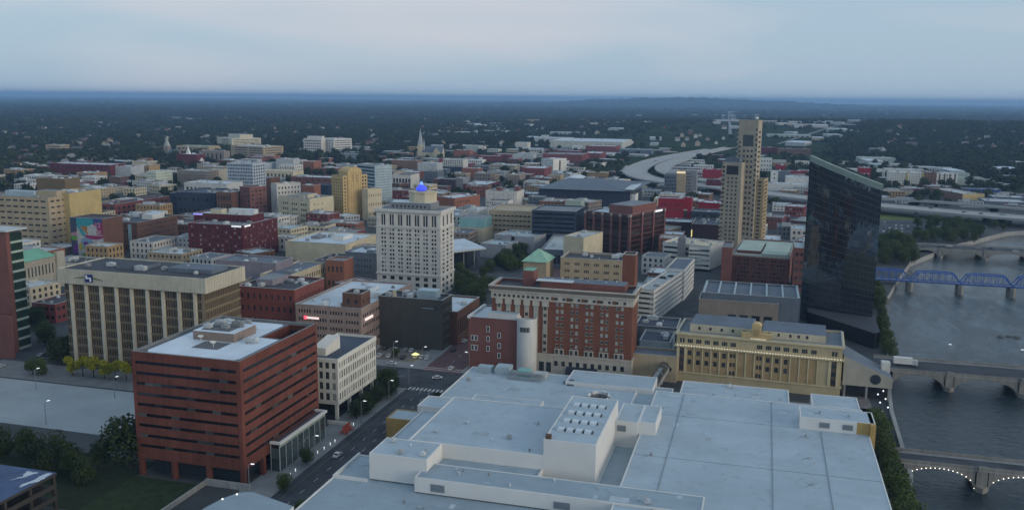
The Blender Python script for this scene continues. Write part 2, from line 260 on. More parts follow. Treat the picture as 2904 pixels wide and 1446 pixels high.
ROWS = [
('bank_tower','ten-storey bank building with cream ribbed crown and pale vertical columns','office building',-295.2,322.4,0.0,71.0,26.5,43.5,0,'bronze','tar',((54,9,0.5,0.66,0.0,1,0.03,0.87,1,'glass'),),((20,9,0.5,0.66,0.0,1,0.03,0.87,1,'glass'),),(),1.2,(),6.37),
('federal_building','low stone classical building with green copper hipped roof beside brick and glass tower','building',-444.6,430.2,0.0,19.9,33.1,20.0,0,'stone','tar',(),((9,1,0.4,0.75,0.05,0.8,0.45,0.85,1,'glass'),(9,1,0.35,0.4,0.05,0.8,0.1,0.32,1,'glass')),(),0.6,(),4.16),
('mural_building','building with a large colourful abstract mural on its end wall','building',-492.2,547.6,0.0,28.4,22.0,30.1,0,'brown','tar',(),(),(),0.9,(),3.53),
('brick_office','long brown brick office with dark flat roof and a pale blue corner strip','office building',-497.5,586.7,0.0,32.7,49.6,22.2,0,'brown','navy',((9,5,0.5,0.38,0.03,0.97,0.06,0.94,1,'glass'),),((15,5,0.5,0.38,0.03,0.97,0.06,0.94,1,'glass'),),(),0.9,((0.55,0.85,0.5,0.8,4,'white'),),3.38),
('tan_government_block','large tan concrete block with rows of slot windows and dark rooftop box','office building',-595.7,565.7,0.0,68.7,20.0,41.4,0,'tan','grey',((10,8,0.72,0.28,0.02,0.97,0.08,0.98,1,'glass'),),((3,8,0.62,0.28,0.05,0.95,0.08,0.98,1,'glass'),),(),0.9,((0.72,0.985,0.5,0.98,5,'tan'),(0.3,0.7,0.4,0.8,4,'paleblue')),3.28),
('brown_penthouse_block','dark brown flat block rising behind the tan concrete block','building',-598.7,631.1,0.0,29.2,18.0,49.0,0,'bronze','tar',(),(),(),0.9,(),2.99),
('cornice_brick_hall','two-storey red brick hall with wide cream cornice beside yellow wing','building',-630.8,744.2,0.0,16.9,84.9,13.0,0,'red','tar',((2,2,0.6,0.5,0.03,0.97,0.06,0.94,1,'glass'),),((11,2,0.55,0.55,0.02,0.98,0.1,0.85,1,'glass'),),(),0.9,(),2.63),
('navy_office','dark navy flat-roofed office with pale roof edge','office building',-577.9,781.6,0.0,52.1,45.0,22.1,0,'navywall','navy',((10,3,0.7,0.3,0.03,0.97,0.06,0.94,1,'glass'),),(),(),0.9,(),2.69),
('dark_red_block','large dark red brick corner block with signs along its roofline','building',-406.5,568.6,0.0,45.9,48.2,27.2,0,'darkred','grey',((12,8,0.42,0.5,0.03,0.97,0.02,0.97,1,'mix'),),((12,8,0.42,0.5,0.03,0.97,0.02,0.97,1,'mix'),),(),0.9,(),3.75),
('cream_blank_block','cream block with few scattered small windows and grey roof','building',-447.8,769.3,-18.0,42.3,31.4,25.4,0,'cream','grey',((3,4,0.62,0.4,0.08,0.95,0.05,0.85,3,'glass'),(2,1,0.1,0.4,0.3,0.9,0.86,0.95,1,'glass')),((3,4,0.25,0.25,0.1,0.6,0.1,0.85,1,'glass'),),(),0.9,((0.3,0.72,0.3,0.7,3.5,'cream'),),2.95),
('deco_tower','stepped golden art deco tower with tall piers and gabled crown','tower',-410.1,806.8,-23.5,17.0,31.7,43.5,0,'gold','grey',((6,13,0.5,0.6,0.03,0.97,0.06,0.94,1,'glass'),),((1,12,0.5,0.5,0.02,0.14,0.05,0.98,1,'glass'),(2,12,0.6,0.55,0.76,0.98,0.05,0.98,1,'glass')),(),0.9,(),2.85),
('glass_tower','pale blue glass tower with white gridded side behind golden deco tower','tower',-436.2,919.7,-30.0,34.4,22.7,46.1,0,'paleblue','grey',((1,12,0.95,0.5,0.02,0.98,0.02,0.98,1,'glass'),),((13,14,0.35,0.4,0.03,0.97,0.06,0.94,1,'glass'),),(),0.9,(),2.57),
('stone_tower','white stone tower of paired windows with a blue lit beacon on top','tower',-228.2,507.0,0.0,42.1,24.5,52.3,0,'palestone','grey',((7,11,0.56,0.58,0.05,0.965,0.245,0.78,2,'mix'),(7,1,0.5,0.9,0.05,0.965,0.805,0.945,2,'glass'),(7,3,0.5,0.6,0.05,0.965,0.01,0.22,1,'glass')),((3,11,0.5,0.58,0.08,0.95,0.245,0.78,1,'mix'),(3,1,0.36,0.88,0.08,0.95,0.805,0.945,1,'glass'),(3,3,0.5,0.6,0.05,0.95,0.01,0.22,1,'glass')),(),0.9,(),4.69),
('grey_rear_block','plain grey block with tiny windows beside the white stone tower','building',-263.1,534.2,0.0,22.6,26.0,19.1,0,'midgrey','white',((7,3,0.35,0.35,0.2,0.85,0.2,0.85,1,'glass'),),(),(),0.9,(),4.29),
('white_roof_block','low block with broad white membrane roof behind grey block','building',-338.7,589.3,0.0,49.2,53.4,14.0,0,'cream','white',(),(),(),0.9,((0.55,0.75,0.4,0.7,3,'white'),(0.2,0.35,0.4,0.6,2,'grey')),3.83),
('cream_side_block','block with slate blue roof and long cream side wall of windows','building',-281.4,459.7,0.0,18.7,46.4,17.0,0,'cream','slate',(),((12,1,0.5,0.5,0.2,0.97,0.55,0.9,1,'glass'),),(),0.9,(),4.73),
('mauve_penthouse','mauve flat-topped mechanical block with dark roof clutter','building',-320.0,473.1,0.0,41.2,20.8,21.0,0,'mauve','slate',(),(),(),0.9,(),4.57),
('small_brick_annex','small orange brick block with yellow trim','building',-258.6,498.3,0.0,12.1,14.0,20.0,0,'orange','grey',((4,2,0.5,0.4,0.03,0.97,0.06,0.94,1,'glass'),),(),(),0.9,(),4.51),
('redbrown_block','red-brown brick block with dark roof and cream side wall','building',-244.2,378.2,0.0,30.8,30.7,28.4,0,'red','tar',((9,4,0.38,0.42,0.02,0.98,0.12,0.95,1,'glass'),),((10,1,0.35,0.3,0.1,0.95,0.75,0.9,1,'glass'),),(),0.9,((0.15,0.45,0.3,0.8,3,'mauve'),),5.75),
('pink_block','pink-grey block with broad white roof and red lit sign','office building',-210.7,373.9,0.0,34.1,61.4,22.8,0,'pink','white',((4,5,0.8,0.42,0.02,0.98,0.1,0.95,5,'glass'),),((8,4,0.85,0.35,0.02,0.98,0.1,0.93,3,'glass'),),(),0.9,((0.62,0.66,0.05,0.75,2.2,'white'),(0.66,0.99,0.42,0.5,3,'white')),6.0),
('dark_grey_block','dark grey blank-walled block with a small pale sign beside car park','building',-177.0,394.2,0.0,33.2,13.7,24.7,0,'darkgrey','tar',((2,5,0.13,0.22,0.12,0.42,0.2,0.98,1,'glass'),),((6,5,0.6,0.55,0.03,0.97,0.06,0.94,1,'glass'),),(),0.9,((0.55,0.85,0.35,0.8,4,'paleblue'),(0.22,0.27,0.05,0.1,4,'cream')),5.93),
('arcade_block','long dark brick block with white roof and stone pilasters','building',-165.9,404.5,0.0,26.0,35.3,17.0,0,'brown','white',(),((12,1,0.6,0.7,0.02,0.98,0.2,0.85,1,'glass'),),(),0.9,(),5.79),
('brick_club','brick corner building with few windows and white round stair tower','building',-121.9,367.5,0.0,22.1,24.0,24.7,0,'rosebrick','white',(),(),(),0.5,(),6.5),
('hotel','tall red brick hotel with pale stone crown and arched base','hotel',-112.4,371.5,0.0,62.3,17.0,38.8,0,'hotelbrick','tar',(),((4,10,0.35,0.45,0.05,0.95,0.15,0.8,1,'glass'),),(),1.2,(),6.65),
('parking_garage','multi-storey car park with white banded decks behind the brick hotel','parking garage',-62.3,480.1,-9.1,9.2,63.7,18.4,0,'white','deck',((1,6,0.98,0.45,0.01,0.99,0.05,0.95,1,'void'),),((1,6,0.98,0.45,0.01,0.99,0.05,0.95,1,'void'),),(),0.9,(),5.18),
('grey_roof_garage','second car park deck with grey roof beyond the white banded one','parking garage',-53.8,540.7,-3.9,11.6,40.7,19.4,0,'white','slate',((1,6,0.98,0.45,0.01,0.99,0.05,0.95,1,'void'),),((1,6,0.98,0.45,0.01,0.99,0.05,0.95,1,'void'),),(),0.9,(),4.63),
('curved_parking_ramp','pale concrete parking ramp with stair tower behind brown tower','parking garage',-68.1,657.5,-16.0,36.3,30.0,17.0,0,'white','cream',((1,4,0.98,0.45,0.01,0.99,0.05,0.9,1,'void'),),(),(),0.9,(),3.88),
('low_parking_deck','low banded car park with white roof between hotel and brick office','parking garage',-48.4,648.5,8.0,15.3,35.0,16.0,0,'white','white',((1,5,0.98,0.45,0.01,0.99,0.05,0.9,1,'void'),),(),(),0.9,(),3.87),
('dark_podium','low dark glass-roofed hall between hotel and yellow building','building',-54.7,416.9,0.0,19.7,20.0,14.0,0,'slate','navy',(),(),(),0.9,(),5.91),
('arcaded_pavilion','small slate pavilion with white arcade of windows below hotel','building',-49.5,393.8,0.0,13.8,20.5,13.0,0,'paleblue','navy',((10,1,0.45,0.3,0.05,0.95,0.15,0.5,1,'glass'),),(),(),0.9,(),6.22),
('hotel_link','low cream link wall with a round window between hotel and yellow building','building',-51.3,377.3,0.0,20.2,12.0,11.5,0,'tan','slate',(),(),(),0.9,(),6.47),
('yellow_hotel','long yellow stone hotel with glowing lamp row and window bays','hotel',-31.8,380.4,-3.0,67.1,26.0,21.8,0,'gold2','slate',(),(),(),0.8,(),6.52),
('ballroom_block','low grey hall with ribbed slate roof panels behind yellow hotel','hall',-27.4,474.0,0.0,49.0,33.1,20.0,0,'slate','slate',(),(),(),0.9,(),5.26),
('brick_courtyard_block','red brick block with pale green roof panels in front of condominium tower','building',-17.1,607.7,-4.4,36.6,74.4,19.0,0,'rosebrick','palegreen',((3,6,0.8,0.45,0.03,0.97,0.04,0.9,5,'glass'),),((3,6,0.5,0.45,0.03,0.97,0.06,0.94,1,'glass'),),(),0.9,(),4.16),
('narrow_brick_block','narrow red brick wing squeezed beside the black glass tower','building',21.8,587.1,0.0,6.2,30.0,28.6,0,'rosebrick','paleblue',((2,5,0.6,0.4,0.03,0.97,0.06,0.94,1,'glass'),),(),(),0.9,(),4.29),
('brown_tower','brown glass tower with rose stone piers and rooftop box','tower',-133.8,698.6,-22.0,40.1,55.0,32.5,0,'browntower','white',(),(),(),0.9,((0.45,0.98,0.1,0.8,7,'rosebrick'),),3.66),
('navy_garage','dark navy parking garage with slotted decks','parking garage',-177.2,695.8,0.0,35.6,40.0,31.6,0,'navywall','grey',((2,8,0.94,0.3,0.01,0.99,0.05,0.97,1,'void'),),(),(),0.9,(),3.56),
('tan_garage','tan concrete parking garage with rows of dark openings','parking garage',-226.6,738.9,3.0,37.7,45.0,24.3,0,'tan','tan',((5,5,0.86,0.33,0.02,0.98,0.04,0.9,2,'void'),),(),(),0.9,(),3.31),
('teal_topped_block','cream block with pale teal penthouse beside the white stone tower','building',-249.6,709.6,0.0,27.9,25.0,12.6,0,'cream','paleblue',(),(),(),0.9,((0.2,0.99,0.05,0.95,9,'teal'),),3.39),
('gallery_box_small','pale grey museum box with light roof beside canopy','museum',-205.2,646.8,-10.0,21.7,22.0,10.6,0,'midpale','paleblue',(),(),(),0.9,(),3.76),
('gallery_box_large','larger pale grey museum box split by a dark cleft','museum',-203.6,678.6,-10.0,34.7,24.0,12.9,0,'midpale','paleblue',((1,1,0.5,0.95,0.38,0.56,0,1,1,'void'),),(),(),0.9,(),3.63),
('angled_glass_hall','low hall with sloped grey roof and glazed front beside beige box','building',-150.9,620.4,5.8,28.6,74.9,13.0,0,'slate','palegrey',((10,1,0.8,0.7,0.02,0.98,0.1,0.8,1,'glass'),),(),(),0.9,(),3.96),
('beige_box_tower','beige windowless box with grey roof in front of brown tower','building',-133.8,617.3,-14.0,15.6,33.1,24.0,0,'cream','palegrey',(),(),(),0.9,(),4.03),
('orange_brick_block','orange-red brick block with white roof right of the white tower','building',-314.9,844.5,-20.0,24.3,41.0,22.0,0,'orange','white',(),((5,3,0.4,0.4,0.1,0.6,0.06,0.94,1,'glass'),),(),0.9,(),2.86),
('green_grey_block','pale grey-green block with rooftop boxes behind tan garage','building',-287.5,924.8,0.0,35.0,30.0,21.2,0,'palestone','palegreen',((6,4,0.15,0.2,0.03,0.97,0.06,0.94,1,'glass'),),(),(),0.9,((0.25,0.4,0.3,0.6,4,'rosebrick'),(0.8,0.95,0.5,0.8,5,'rosebrick')),2.65),
('white_curved_flats','small white block with many windows and rounded dark roof','building',-281.6,907.5,0.0,24.9,18.0,13.1,0,'white','navy',((9,3,0.5,0.45,0.03,0.97,0.06,0.94,1,'glass'),),(),(),0.9,(),2.69),
('white_grey_flats','white and charcoal stepped apartments in front of the arena','apartment building',-187.4,968.2,0.0,55.9,22.0,18.6,0,'white','grey',((3,4,0.9,0.7,0.06,0.29,0.05,0.95,1,'mix'),(3,4,0.9,0.7,0.5,0.78,0.05,0.95,1,'mix'),(2,4,0.25,0.35,0.3,0.48,0.06,0.94,1,'glass'),(2,4,0.25,0.35,0.8,0.97,0.06,0.94,1,'glass')),(),(),0.9,(),2.6),
('arena','large dark arena with sloped charcoal roof and dark blue wall','arena',-238.5,966.3,0.0,101.6,95.0,21.4,0,'navywall','slate',(),(),(),0.3,(),2.6),
('arena_entrance','small green-roofed glass entrance in front of the arena','building',-195.1,905.0,0.0,16.7,18.0,16.2,0,'palegreen','palegreen',(),(),(),0.9,(),2.75),
('red_club_block','dark brick entertainment block with red upper storeys and white piers','building',-99.8,874.5,0.0,30.8,22.0,15.5,0,'darkbrick','tar',((7,2,0.5,0.4,0.03,0.97,0.06,0.94,1,'glass'),),(),(),0.9,(),2.89),
('red_box','plain crimson box with white roof left of the condominium tower','building',-60.7,916.0,-10.0,23.2,25.0,18.6,0,'crimson','white',(),(),(),0.9,(),2.78),
('dark_low_block','low dark blue-grey block in front of crimson box','building',-64.7,873.4,0.0,28.9,25.0,14.3,0,'navywall','slate',((8,2,0.7,0.3,0.03,0.97,0.06,0.94,1,'glass'),),(),(),0.9,(),2.9),
('dark_theatre','low black-brown block with a yellow lit strip','building',-56.2,774.2,0.0,24.2,40.0,15.6,0,'darkbrick','navy',(),(),(),0.9,(),3.26),
('tan_slab_hotel','narrow tan slab tower with a bright lit top','tower',-101.7,1111.3,0.0,10.8,30.0,33.7,0,'tan','cream',((1,8,0.2,0.4,0.75,0.98,0.06,0.94,1,'glass'),),(),(),0.9,(),2.28),
('crimson_far_block','crimson windowless block behind the grey hotel slab','building',-85.5,1346.2,0.0,29.5,20.0,19.4,0,'crimson','crimson',(),(),(),0.9,(),1.89),
('dark_red_far_block','dark red brick block below the crimson one','building',-71.9,1215.4,0.0,21.2,20.0,16.1,0,'darkred','grey',((5,3,0.5,0.5,0.03,0.97,0.06,0.94,1,'glass'),),(),(),0.9,(),2.09),
('condominium_tower','tall slender tan condominium tower stepping up to a blank crown','tower',-20.3,738.4,-14.0,15.2,11.8,104.4,0,'tan2','grey',((1,1,0.9,0.9,0.2,0.82,0.8,0.895,1,'glass'),(3,19,0.6,0.5,0.22,0.82,0.04,0.79,1,'glass'),(1,24,0.7,0.5,0.0,0.16,0.04,0.85,1,'glass'),(1,24,0.7,0.5,0.86,1.0,0.04,0.95,1,'glass')),((1,24,0.6,0.4,0.1,0.9,0.04,0.93,1,'glass'),),(),0.6,(),3.47),
('white_hall','long white low hall right of the condominium tower','building',30.6,1307.9,0.0,31.0,30.0,15.1,0,'white','white',(),(),(),0.9,(),1.94),
('white_low_hall','low white strip building with red lower wall','building',7.3,1256.8,0.0,52.4,25.0,9.6,0,'white','white',(),(),(),0.9,(),2.02),
('crimson_arched_block','crimson block with arched windows behind white hall','building',41.5,1489.6,0.0,27.9,18.0,10.2,0,'crimson','grey',((7,1,0.6,0.5,0.03,0.97,0.06,0.94,1,'glass'),),(),(),0.9,(),1.71),
('white_bay_block','white block with dotted windows right of condominium tower','building',10.2,1292.1,0.0,9.6,20.0,23.6,0,'white','white',((1,4,0.25,0.4,0.03,0.97,0.06,0.94,1,'glass'),),(),(),0.9,(),1.97),
('grey_glass_low','dark glazed low block between white ones','building',19.7,1353.4,0.0,18.0,18.0,19.5,0,'slate','palegrey',(),(),(),0.9,(),1.88),
('red_square_block','small crimson cube with pale roof amid white sheds','building',19.7,1625.1,0.0,16.5,15.0,9.7,0,'crimson','palegrey',(),(),(),0.9,(),1.57),
('pale_shed_block','pale shed block above the small crimson cube','building',15.9,1759.3,0.0,24.7,18.0,9.6,0,'palegrey','palegrey',(),(),(),0.9,(),1.45),
('white_pale_block','white block beside the condominium tower crown','building',-6.0,1576.1,0.0,19.5,20.0,23.9,0,'white','white',((4,3,0.4,0.4,0.03,0.97,0.06,0.94,1,'glass'),),(),(),0.9,(),1.61),
('long_brick_mill','long brick mill with grid of windows right of condominium tower','building',27.1,1996.1,0.0,66.5,25.0,19.7,0,'brown2','grey',((14,5,0.8,0.5,0.03,0.97,0.06,0.94,1,'glass'),),(),(),0.9,(),1.27),
('stone_small_block','small beige stone block left of the black glass tower','building',54.6,1701.5,0.0,23.6,18.0,12.4,0,'palestone','palegrey',((6,2,0.5,0.6,0.03,0.97,0.06,0.94,1,'glass'),),(),(),0.9,(),1.49),
('red_corner_block','crimson corner block with white windows right of the black tower','building',142.7,1485.2,0.0,16.9,30.0,18.6,0,'crimson','paleblue',((3,2,0.55,0.55,0.05,0.95,0.1,0.65,1,'pale'),),(),(),0.9,(),1.71),
('white_apartment_block','white five-storey apartments with yellow base right of the black tower','apartment building',175.3,1395.5,0.0,45.7,30.0,19.9,0,'white','white',((14,5,0.45,0.5,0.02,0.98,0.1,0.97,1,'glass'),),(),(),0.9,(),1.8),
('sage_hall','low sage green hall with dark slots beside apartments','building',272.6,1428.6,0.0,35.2,30.0,11.7,0,'sage','sage',(),(),(),0.9,(),1.74),
('sage_rear_hall','pale sage shed behind the apartments','building',287.8,1516.4,0.0,17.3,30.0,12.2,0,'sage','sage',(),(),(),0.9,(),1.64),
('long_grey_shed','long grey flat shed behind the apartments','warehouse',250.4,1682.5,0.0,67.1,30.0,8.5,0,'palegrey','palegrey',(),(),(),0.9,(),1.49),
('pale_shed_far','pale shed below the wooded hill','warehouse',216.4,1740.4,0.0,42.2,30.0,9.4,0,'palegrey','palegrey',(),(),(),0.9,(),1.45),
('sage_long_roof','long sage roofed warehouse below the wooded hill','warehouse',171.3,1822.0,0.0,66.5,40.0,14.8,0,'sage','sage',(),(),(),0.9,(),1.39),
('grey_raised_shed','grey shed with raised end at the foot of the hill','warehouse',214.3,2034.0,0.0,22.9,30.0,21.9,0,'midgrey','palegrey',(),(),(),0.9,(),1.24),
('pale_sheds_row','row of pale sheds at the foot of the hill','warehouse',109.8,2118.1,0.0,121.1,40.0,8.5,0,'palegrey','palegrey',(),(),(),0.9,(),1.2),
('sage_low_shed','sage flat shed beside the black tower top','warehouse',133.9,1769.7,0.0,44.9,30.0,8.9,0,'palegrey','palegrey',(),(),(),0.9,(),1.43),
('yellow_end_warehouse','brown warehouse with a bright yellow end wall near highway','warehouse',236.1,1202.9,20.0,28.1,75.7,9.5,0,'brown2','palegrey',(),(),(),0.9,(),2.07),
('blue_warehouse','low blue warehouse beside yellow-ended warehouse','warehouse',254.5,1299.7,0.0,45.9,25.0,7.4,0,'bluewall','slate',(),(),(),0.9,(),1.9),
('grey_roof_shop','low grey shed with pale roof at the right of the highway','warehouse',252.3,1156.7,0.0,45.0,40.0,6.2,0,'slate','palegrey',(),(),(),0.9,(),2.13),
('white_oval_store','white rounded store at the right edge','building',335.1,1505.8,0.0,22.5,20.0,6.5,0,'white','white',(),(),(),0.9,(),1.64),
('dark_long_store','long dark flat store at the right edge','building',340.7,1582.5,0.0,51.1,25.0,5.5,0,'slate','palegrey',(),(),(),0.9,(),1.56),
('white_navy_flats','apartments of white upper and navy lower storeys with red sign slab','apartment building',-502.6,1382.8,0.0,34.7,25.0,20.5,0,'palestone','palegrey',((9,7,0.6,0.6,0.02,0.98,0.05,0.97,1,'glass'),),(),(),0.9,(),1.74),
('brick_cube_mid','plain terracotta brick cube left of the navy apartments','building',-435.9,1281.8,0.0,26.0,22.0,15.6,0,'orange','palegrey',((5,4,0.2,0.2,0.03,0.97,0.06,0.94,1,'glass'),),(),(),0.9,(),1.89),
('darkred_mid_block','wide dark red brick block with white clutter roof','building',-370.0,1093.6,0.0,32.3,55.8,10.8,0,'darkred','white',((8,4,0.4,0.4,0.03,0.97,0.06,0.94,1,'glass'),),((6,4,0.4,0.4,0.03,0.97,0.06,0.94,1,'glass'),),(),0.9,(),2.22),
('dark_office_mid','dark brown office with window rows behind the beacon tower','office building',-402.9,1091.5,0.0,22.5,25.0,16.1,0,'darkbrick','grey',((7,4,0.5,0.5,0.03,0.97,0.06,0.94,1,'glass'),),(),(),0.9,(),2.2),
('columned_block','pale block with dark roof and tall white columns behind beacon','building',-467.8,1092.4,0.0,26.5,30.0,19.9,0,'palestone','navy',((6,1,0.7,0.75,0.02,0.98,0.05,0.85,1,'glass'),),(),(),0.9,(),2.16),
('brick_flats_mid','brown and cream flats right of the pale blue glass tower','apartment building',-447.9,1044.9,-25.0,13.7,18.0,13.2,0,'brown','grey',((4,6,0.4,0.45,0.03,0.97,0.06,0.94,1,'glass'),),((5,6,0.5,0.5,0.03,0.97,0.06,0.94,1,'glass'),),(),0.9,(),2.25),
('brown_long_mid','long brown block with white roof edge behind glass tower','building',-580.6,1355.2,0.0,44.0,25.0,19.3,0,'brown2','white',(),(),(),0.9,(),1.75),
('tan_dome_block','tan block with rounded end','building',-551.6,1374.9,0.0,7.8,22.0,12.3,0,'tan','tan',(),(),(),0.9,(),1.72),
('striped_office_mid','slate office with striped windows behind the beacon','office building',-463.5,1196.9,0.0,20.7,25.0,16.4,0,'slate','grey',((1,5,0.95,0.4,0.03,0.97,0.06,0.94,1,'glass'),),(),(),0.9,(),1.99),
('pale_office_mid','pale grey block with white roof left of red sign slab','building',-516.2,1305.2,0.0,32.2,25.0,19.7,0,'palegrey','white',(),(),(),0.9,(),1.83),
('brown_far_office','brown office with vertical slots right of terracotta cube','office building',-340.0,1188.8,0.0,19.2,32.0,16.0,0,'taupe','tan',((5,1,0.3,0.6,0.03,0.97,0.06,0.94,1,'glass'),),((4,1,0.2,0.2,0.03,0.97,0.06,0.94,1,'glass'),),(),0.9,(),2.06),
('red_gridded_mill','dark red mill with regular windows near the arena','building',-337.2,1262.3,0.0,33.7,45.7,20.5,0,'mill','white',((10,5,0.45,0.5,0.03,0.97,0.06,0.94,1,'glass'),),((5,5,0.45,0.5,0.03,0.97,0.06,0.94,1,'glass'),),(),0.9,(),1.96),
('white_mid_tower','white apartment tower with dark central slot','apartment building',-342.6,1401.1,-25.0,24.4,34.6,25.2,0,'white','white',((6,6,0.4,0.4,0.03,0.97,0.06,0.94,1,'glass'),),((1,1,0.6,0.85,0.4,0.6,0.05,0.95,1,'glass'),(4,6,0.35,0.4,0.62,0.98,0.06,0.94,1,'glass')),(),0.9,(),1.78),
('red_mill_far','long red brick mill beyond the white apartment tower','building',-395.4,1628.0,0.0,74.5,68.2,18.6,0,'mill','grey',((16,4,0.4,0.4,0.03,0.97,0.06,0.94,1,'glass'),),((5,4,0.4,0.4,0.03,0.97,0.06,0.94,1,'glass'),),(),0.9,(),1.53),
('red_mill_long','long red brick mill beside the pale factory','building',-371.7,1921.8,0.0,65.6,61.6,19.7,0,'mill','palegrey',((14,3,0.4,0.4,0.03,0.97,0.06,0.94,1,'glass'),),(),(),0.9,(),1.31),
('pale_factory','huge pale green-white windowless factory','factory',-487.4,2080.5,0.0,170.1,155.2,22.0,0,'factory','white',(),(),(),0.9,(),1.21),
('long_roof_factory','pale factory shed with long white roof behind','factory',-585.1,2311.1,0.0,94.1,60.0,17.9,0,'palegrey','white',(),(),(),0.9,(),1.08),
('beige_factory_tower','beige factory block with small roof tower','factory',-556.9,2019.1,0.0,29.6,30.0,18.6,0,'palestone','palegrey',(),(),(),0.9,(),1.22),
('red_white_block','red brick block with white roof left of factory','building',-496.3,1647.5,0.0,34.0,30.0,14.6,0,'mill','white',((8,2,0.4,0.4,0.03,0.97,0.06,0.94,1,'glass'),),(),(),0.9,(),1.49),
('blue_white_roofs','pale blue gabled roof shed','warehouse',-448.7,1610.5,0.0,40.0,25.0,17.4,0,'palegrey','paleblue',(),(),(),0.9,(),1.53),
('white_dome_hall','low hall with a white tented roof and yellow wall near arena','hall',-280.3,1276.9,-30.0,20.7,40.0,4.9,0,'yellowpale','white',(),(),(),0.9,(),1.96),
('blue_roof_depot','long depot with pale blue roof beside the highway','warehouse',-297.8,1917.3,0.0,68.6,40.0,14.5,0,'slate','paleblue',(),(),(),0.9,(),1.32),
('white_shed_right','white shed by the highway ramp','warehouse',-235.8,2102.8,0.0,26.1,30.0,8.4,0,'palegrey','white',(),(),(),0.9,(),1.21),
('hospital_main','broad cream hospital tower with long window bands','hospital',-1218.6,1830.1,-35.0,85.9,68.9,24.8,0,'hospital','palegrey',((1,5,0.6,0.35,0.15,0.95,0.06,0.94,1,'glass'),),((1,6,0.95,0.35,0.03,0.97,0.06,0.94,1,'glass'),),(),0.9,((0.2,0.95,0.3,0.75,9,'hospital'),),1.2),
('brick_annex_hill','salmon brick annex below the hospital','building',-904.1,1460.8,0.0,46.4,25.0,12.1,0,'orange','palegrey',((8,2,0.3,0.4,0.03,0.97,0.06,0.94,1,'glass'),),(),(),0.9,(),1.5),
('gridded_office_slab','pale grey gridded office slab on the hill','office building',-939.7,1725.1,0.0,41.6,25.0,31.5,0,'palestone','palegrey',((8,5,0.8,0.45,0.03,0.97,0.06,0.94,1,'glass'),),(),(),0.9,((0.1,0.9,0.4,0.9,6,'palestone'),),1.31),
('striped_office_slab','white striped office slab on the hill','office building',-912.3,1757.1,-30.0,43.3,44.9,31.6,0,'white','palegrey',((4,5,0.4,0.4,0.03,0.97,0.06,0.94,1,'glass'),),((1,6,0.97,0.42,0.03,0.97,0.06,0.94,1,'glass'),),(),0.9,(),1.31),
('courthouse_block','grey office with deep window grid left of blue tower','office building',-988.6,1427.2,0.0,51.1,19.6,20.7,0,'taupe','palegrey',((5,1,0.4,0.6,0.1,0.95,0.06,0.94,1,'glass'),),(),(),0.9,(),1.49),
('green_roof_college','low brick college with pale green roof','building',-1163.3,1602.9,0.0,75.9,40.0,17.3,0,'tan','copper',((8,2,0.8,0.3,0.03,0.97,0.06,0.94,1,'glass'),),(),(),0.9,(),1.31),
('blue_grid_tower','slate blue tower with white offset grid','tower',-654.7,1002.3,0.0,36.8,30.0,35.8,0,'gridwhite','palegrey',((15,8,0.75,0.6,0.02,0.98,0.03,0.98,1,'blue'),),((5,8,0.6,0.6,0.03,0.97,0.06,0.94,1,'glass'),),(),0.9,(),2.16),
('grey_old_office','dark grey old office with dense windows and green mansard','office building',-761.4,1047.8,0.0,44.1,30.0,19.9,0,'taupe','sage',((11,5,0.5,0.5,0.02,0.98,0.02,0.75,1,'glass'),),((6,5,0.5,0.5,0.03,0.97,0.06,0.94,1,'glass'),),(),0.9,(),2.0),
('cream_bank_low','low cream block with wide flat roof and dark windows','building',-706.0,1148.1,0.0,62.7,30.0,14.1,0,'cream','cream',((10,1,0.5,0.5,0.03,0.97,0.06,0.94,1,'glass'),),(),(),0.9,(),1.93),
('white_upper_block','white blank block above cream office','building',-714.9,1225.2,0.0,29.1,20.0,25.7,0,'palegrey','white',(),(),(),0.9,(),1.81),
('grey_side_block','cream grey office with columns right of cream block','office building',-689.4,1188.7,0.0,25.9,25.7,19.5,0,'palestone','palegrey',((6,3,0.4,0.6,0.03,0.97,0.06,0.94,1,'glass'),),((4,4,0.4,0.5,0.03,0.97,0.06,0.94,1,'glass'),),(),0.9,(),1.87),
('brick_side_block','plain orange brick block right of cream grey office','building',-690.8,1264.7,0.0,18.3,25.0,19.9,0,'orange','palegrey',((1,4,0.9,0.15,0.03,0.97,0.06,0.94,1,'glass'),),(),(),0.9,(),1.78),
('rose_office','rose brick office with cream side behind the cream blank block','office building',-493.6,775.6,-20.0,15.6,20.0,32.2,0,'rosebrick','tar',((3,6,0.4,0.4,0.03,0.97,0.06,0.94,1,'glass'),),((4,7,0.55,0.45,0.03,0.97,0.06,0.94,1,'glass'),),(),0.9,(),2.8),
('curved_cream_office','cream office with rounded corner and dark roof','office building',-478.2,807.8,-30.0,11.4,27.4,33.1,0,'palestone','tar',(),((7,6,0.45,0.45,0.03,0.97,0.06,0.94,1,'glass'),),(),0.9,(),2.73),
('dark_slab_mid','narrow dark stair slab between cream offices','building',-485.9,812.3,0.0,5.2,18.0,37.7,0,'brown','tar',(),(),(),0.9,(),2.69),
('orange_stack_block','orange brick stair block between cream offices','building',-483.3,880.1,0.0,14.9,15.0,24.3,0,'orange','palegrey',(),(),(),0.9,(),2.55),
('long_mid_white','long low white-roofed block with red shops','building',-607.6,1076.7,0.0,60.0,30.0,14.2,0,'rosebrick','white',((12,2,0.5,0.4,0.03,0.97,0.06,0.94,1,'glass'),),(),(),0.9,(),2.1),
('dark_blue_annex','dark blue glazed hall beside orange stair block','building',-500.2,945.9,0.0,14.1,18.0,18.6,0,'navywall','navy',(),(),(),0.9,(),2.39),
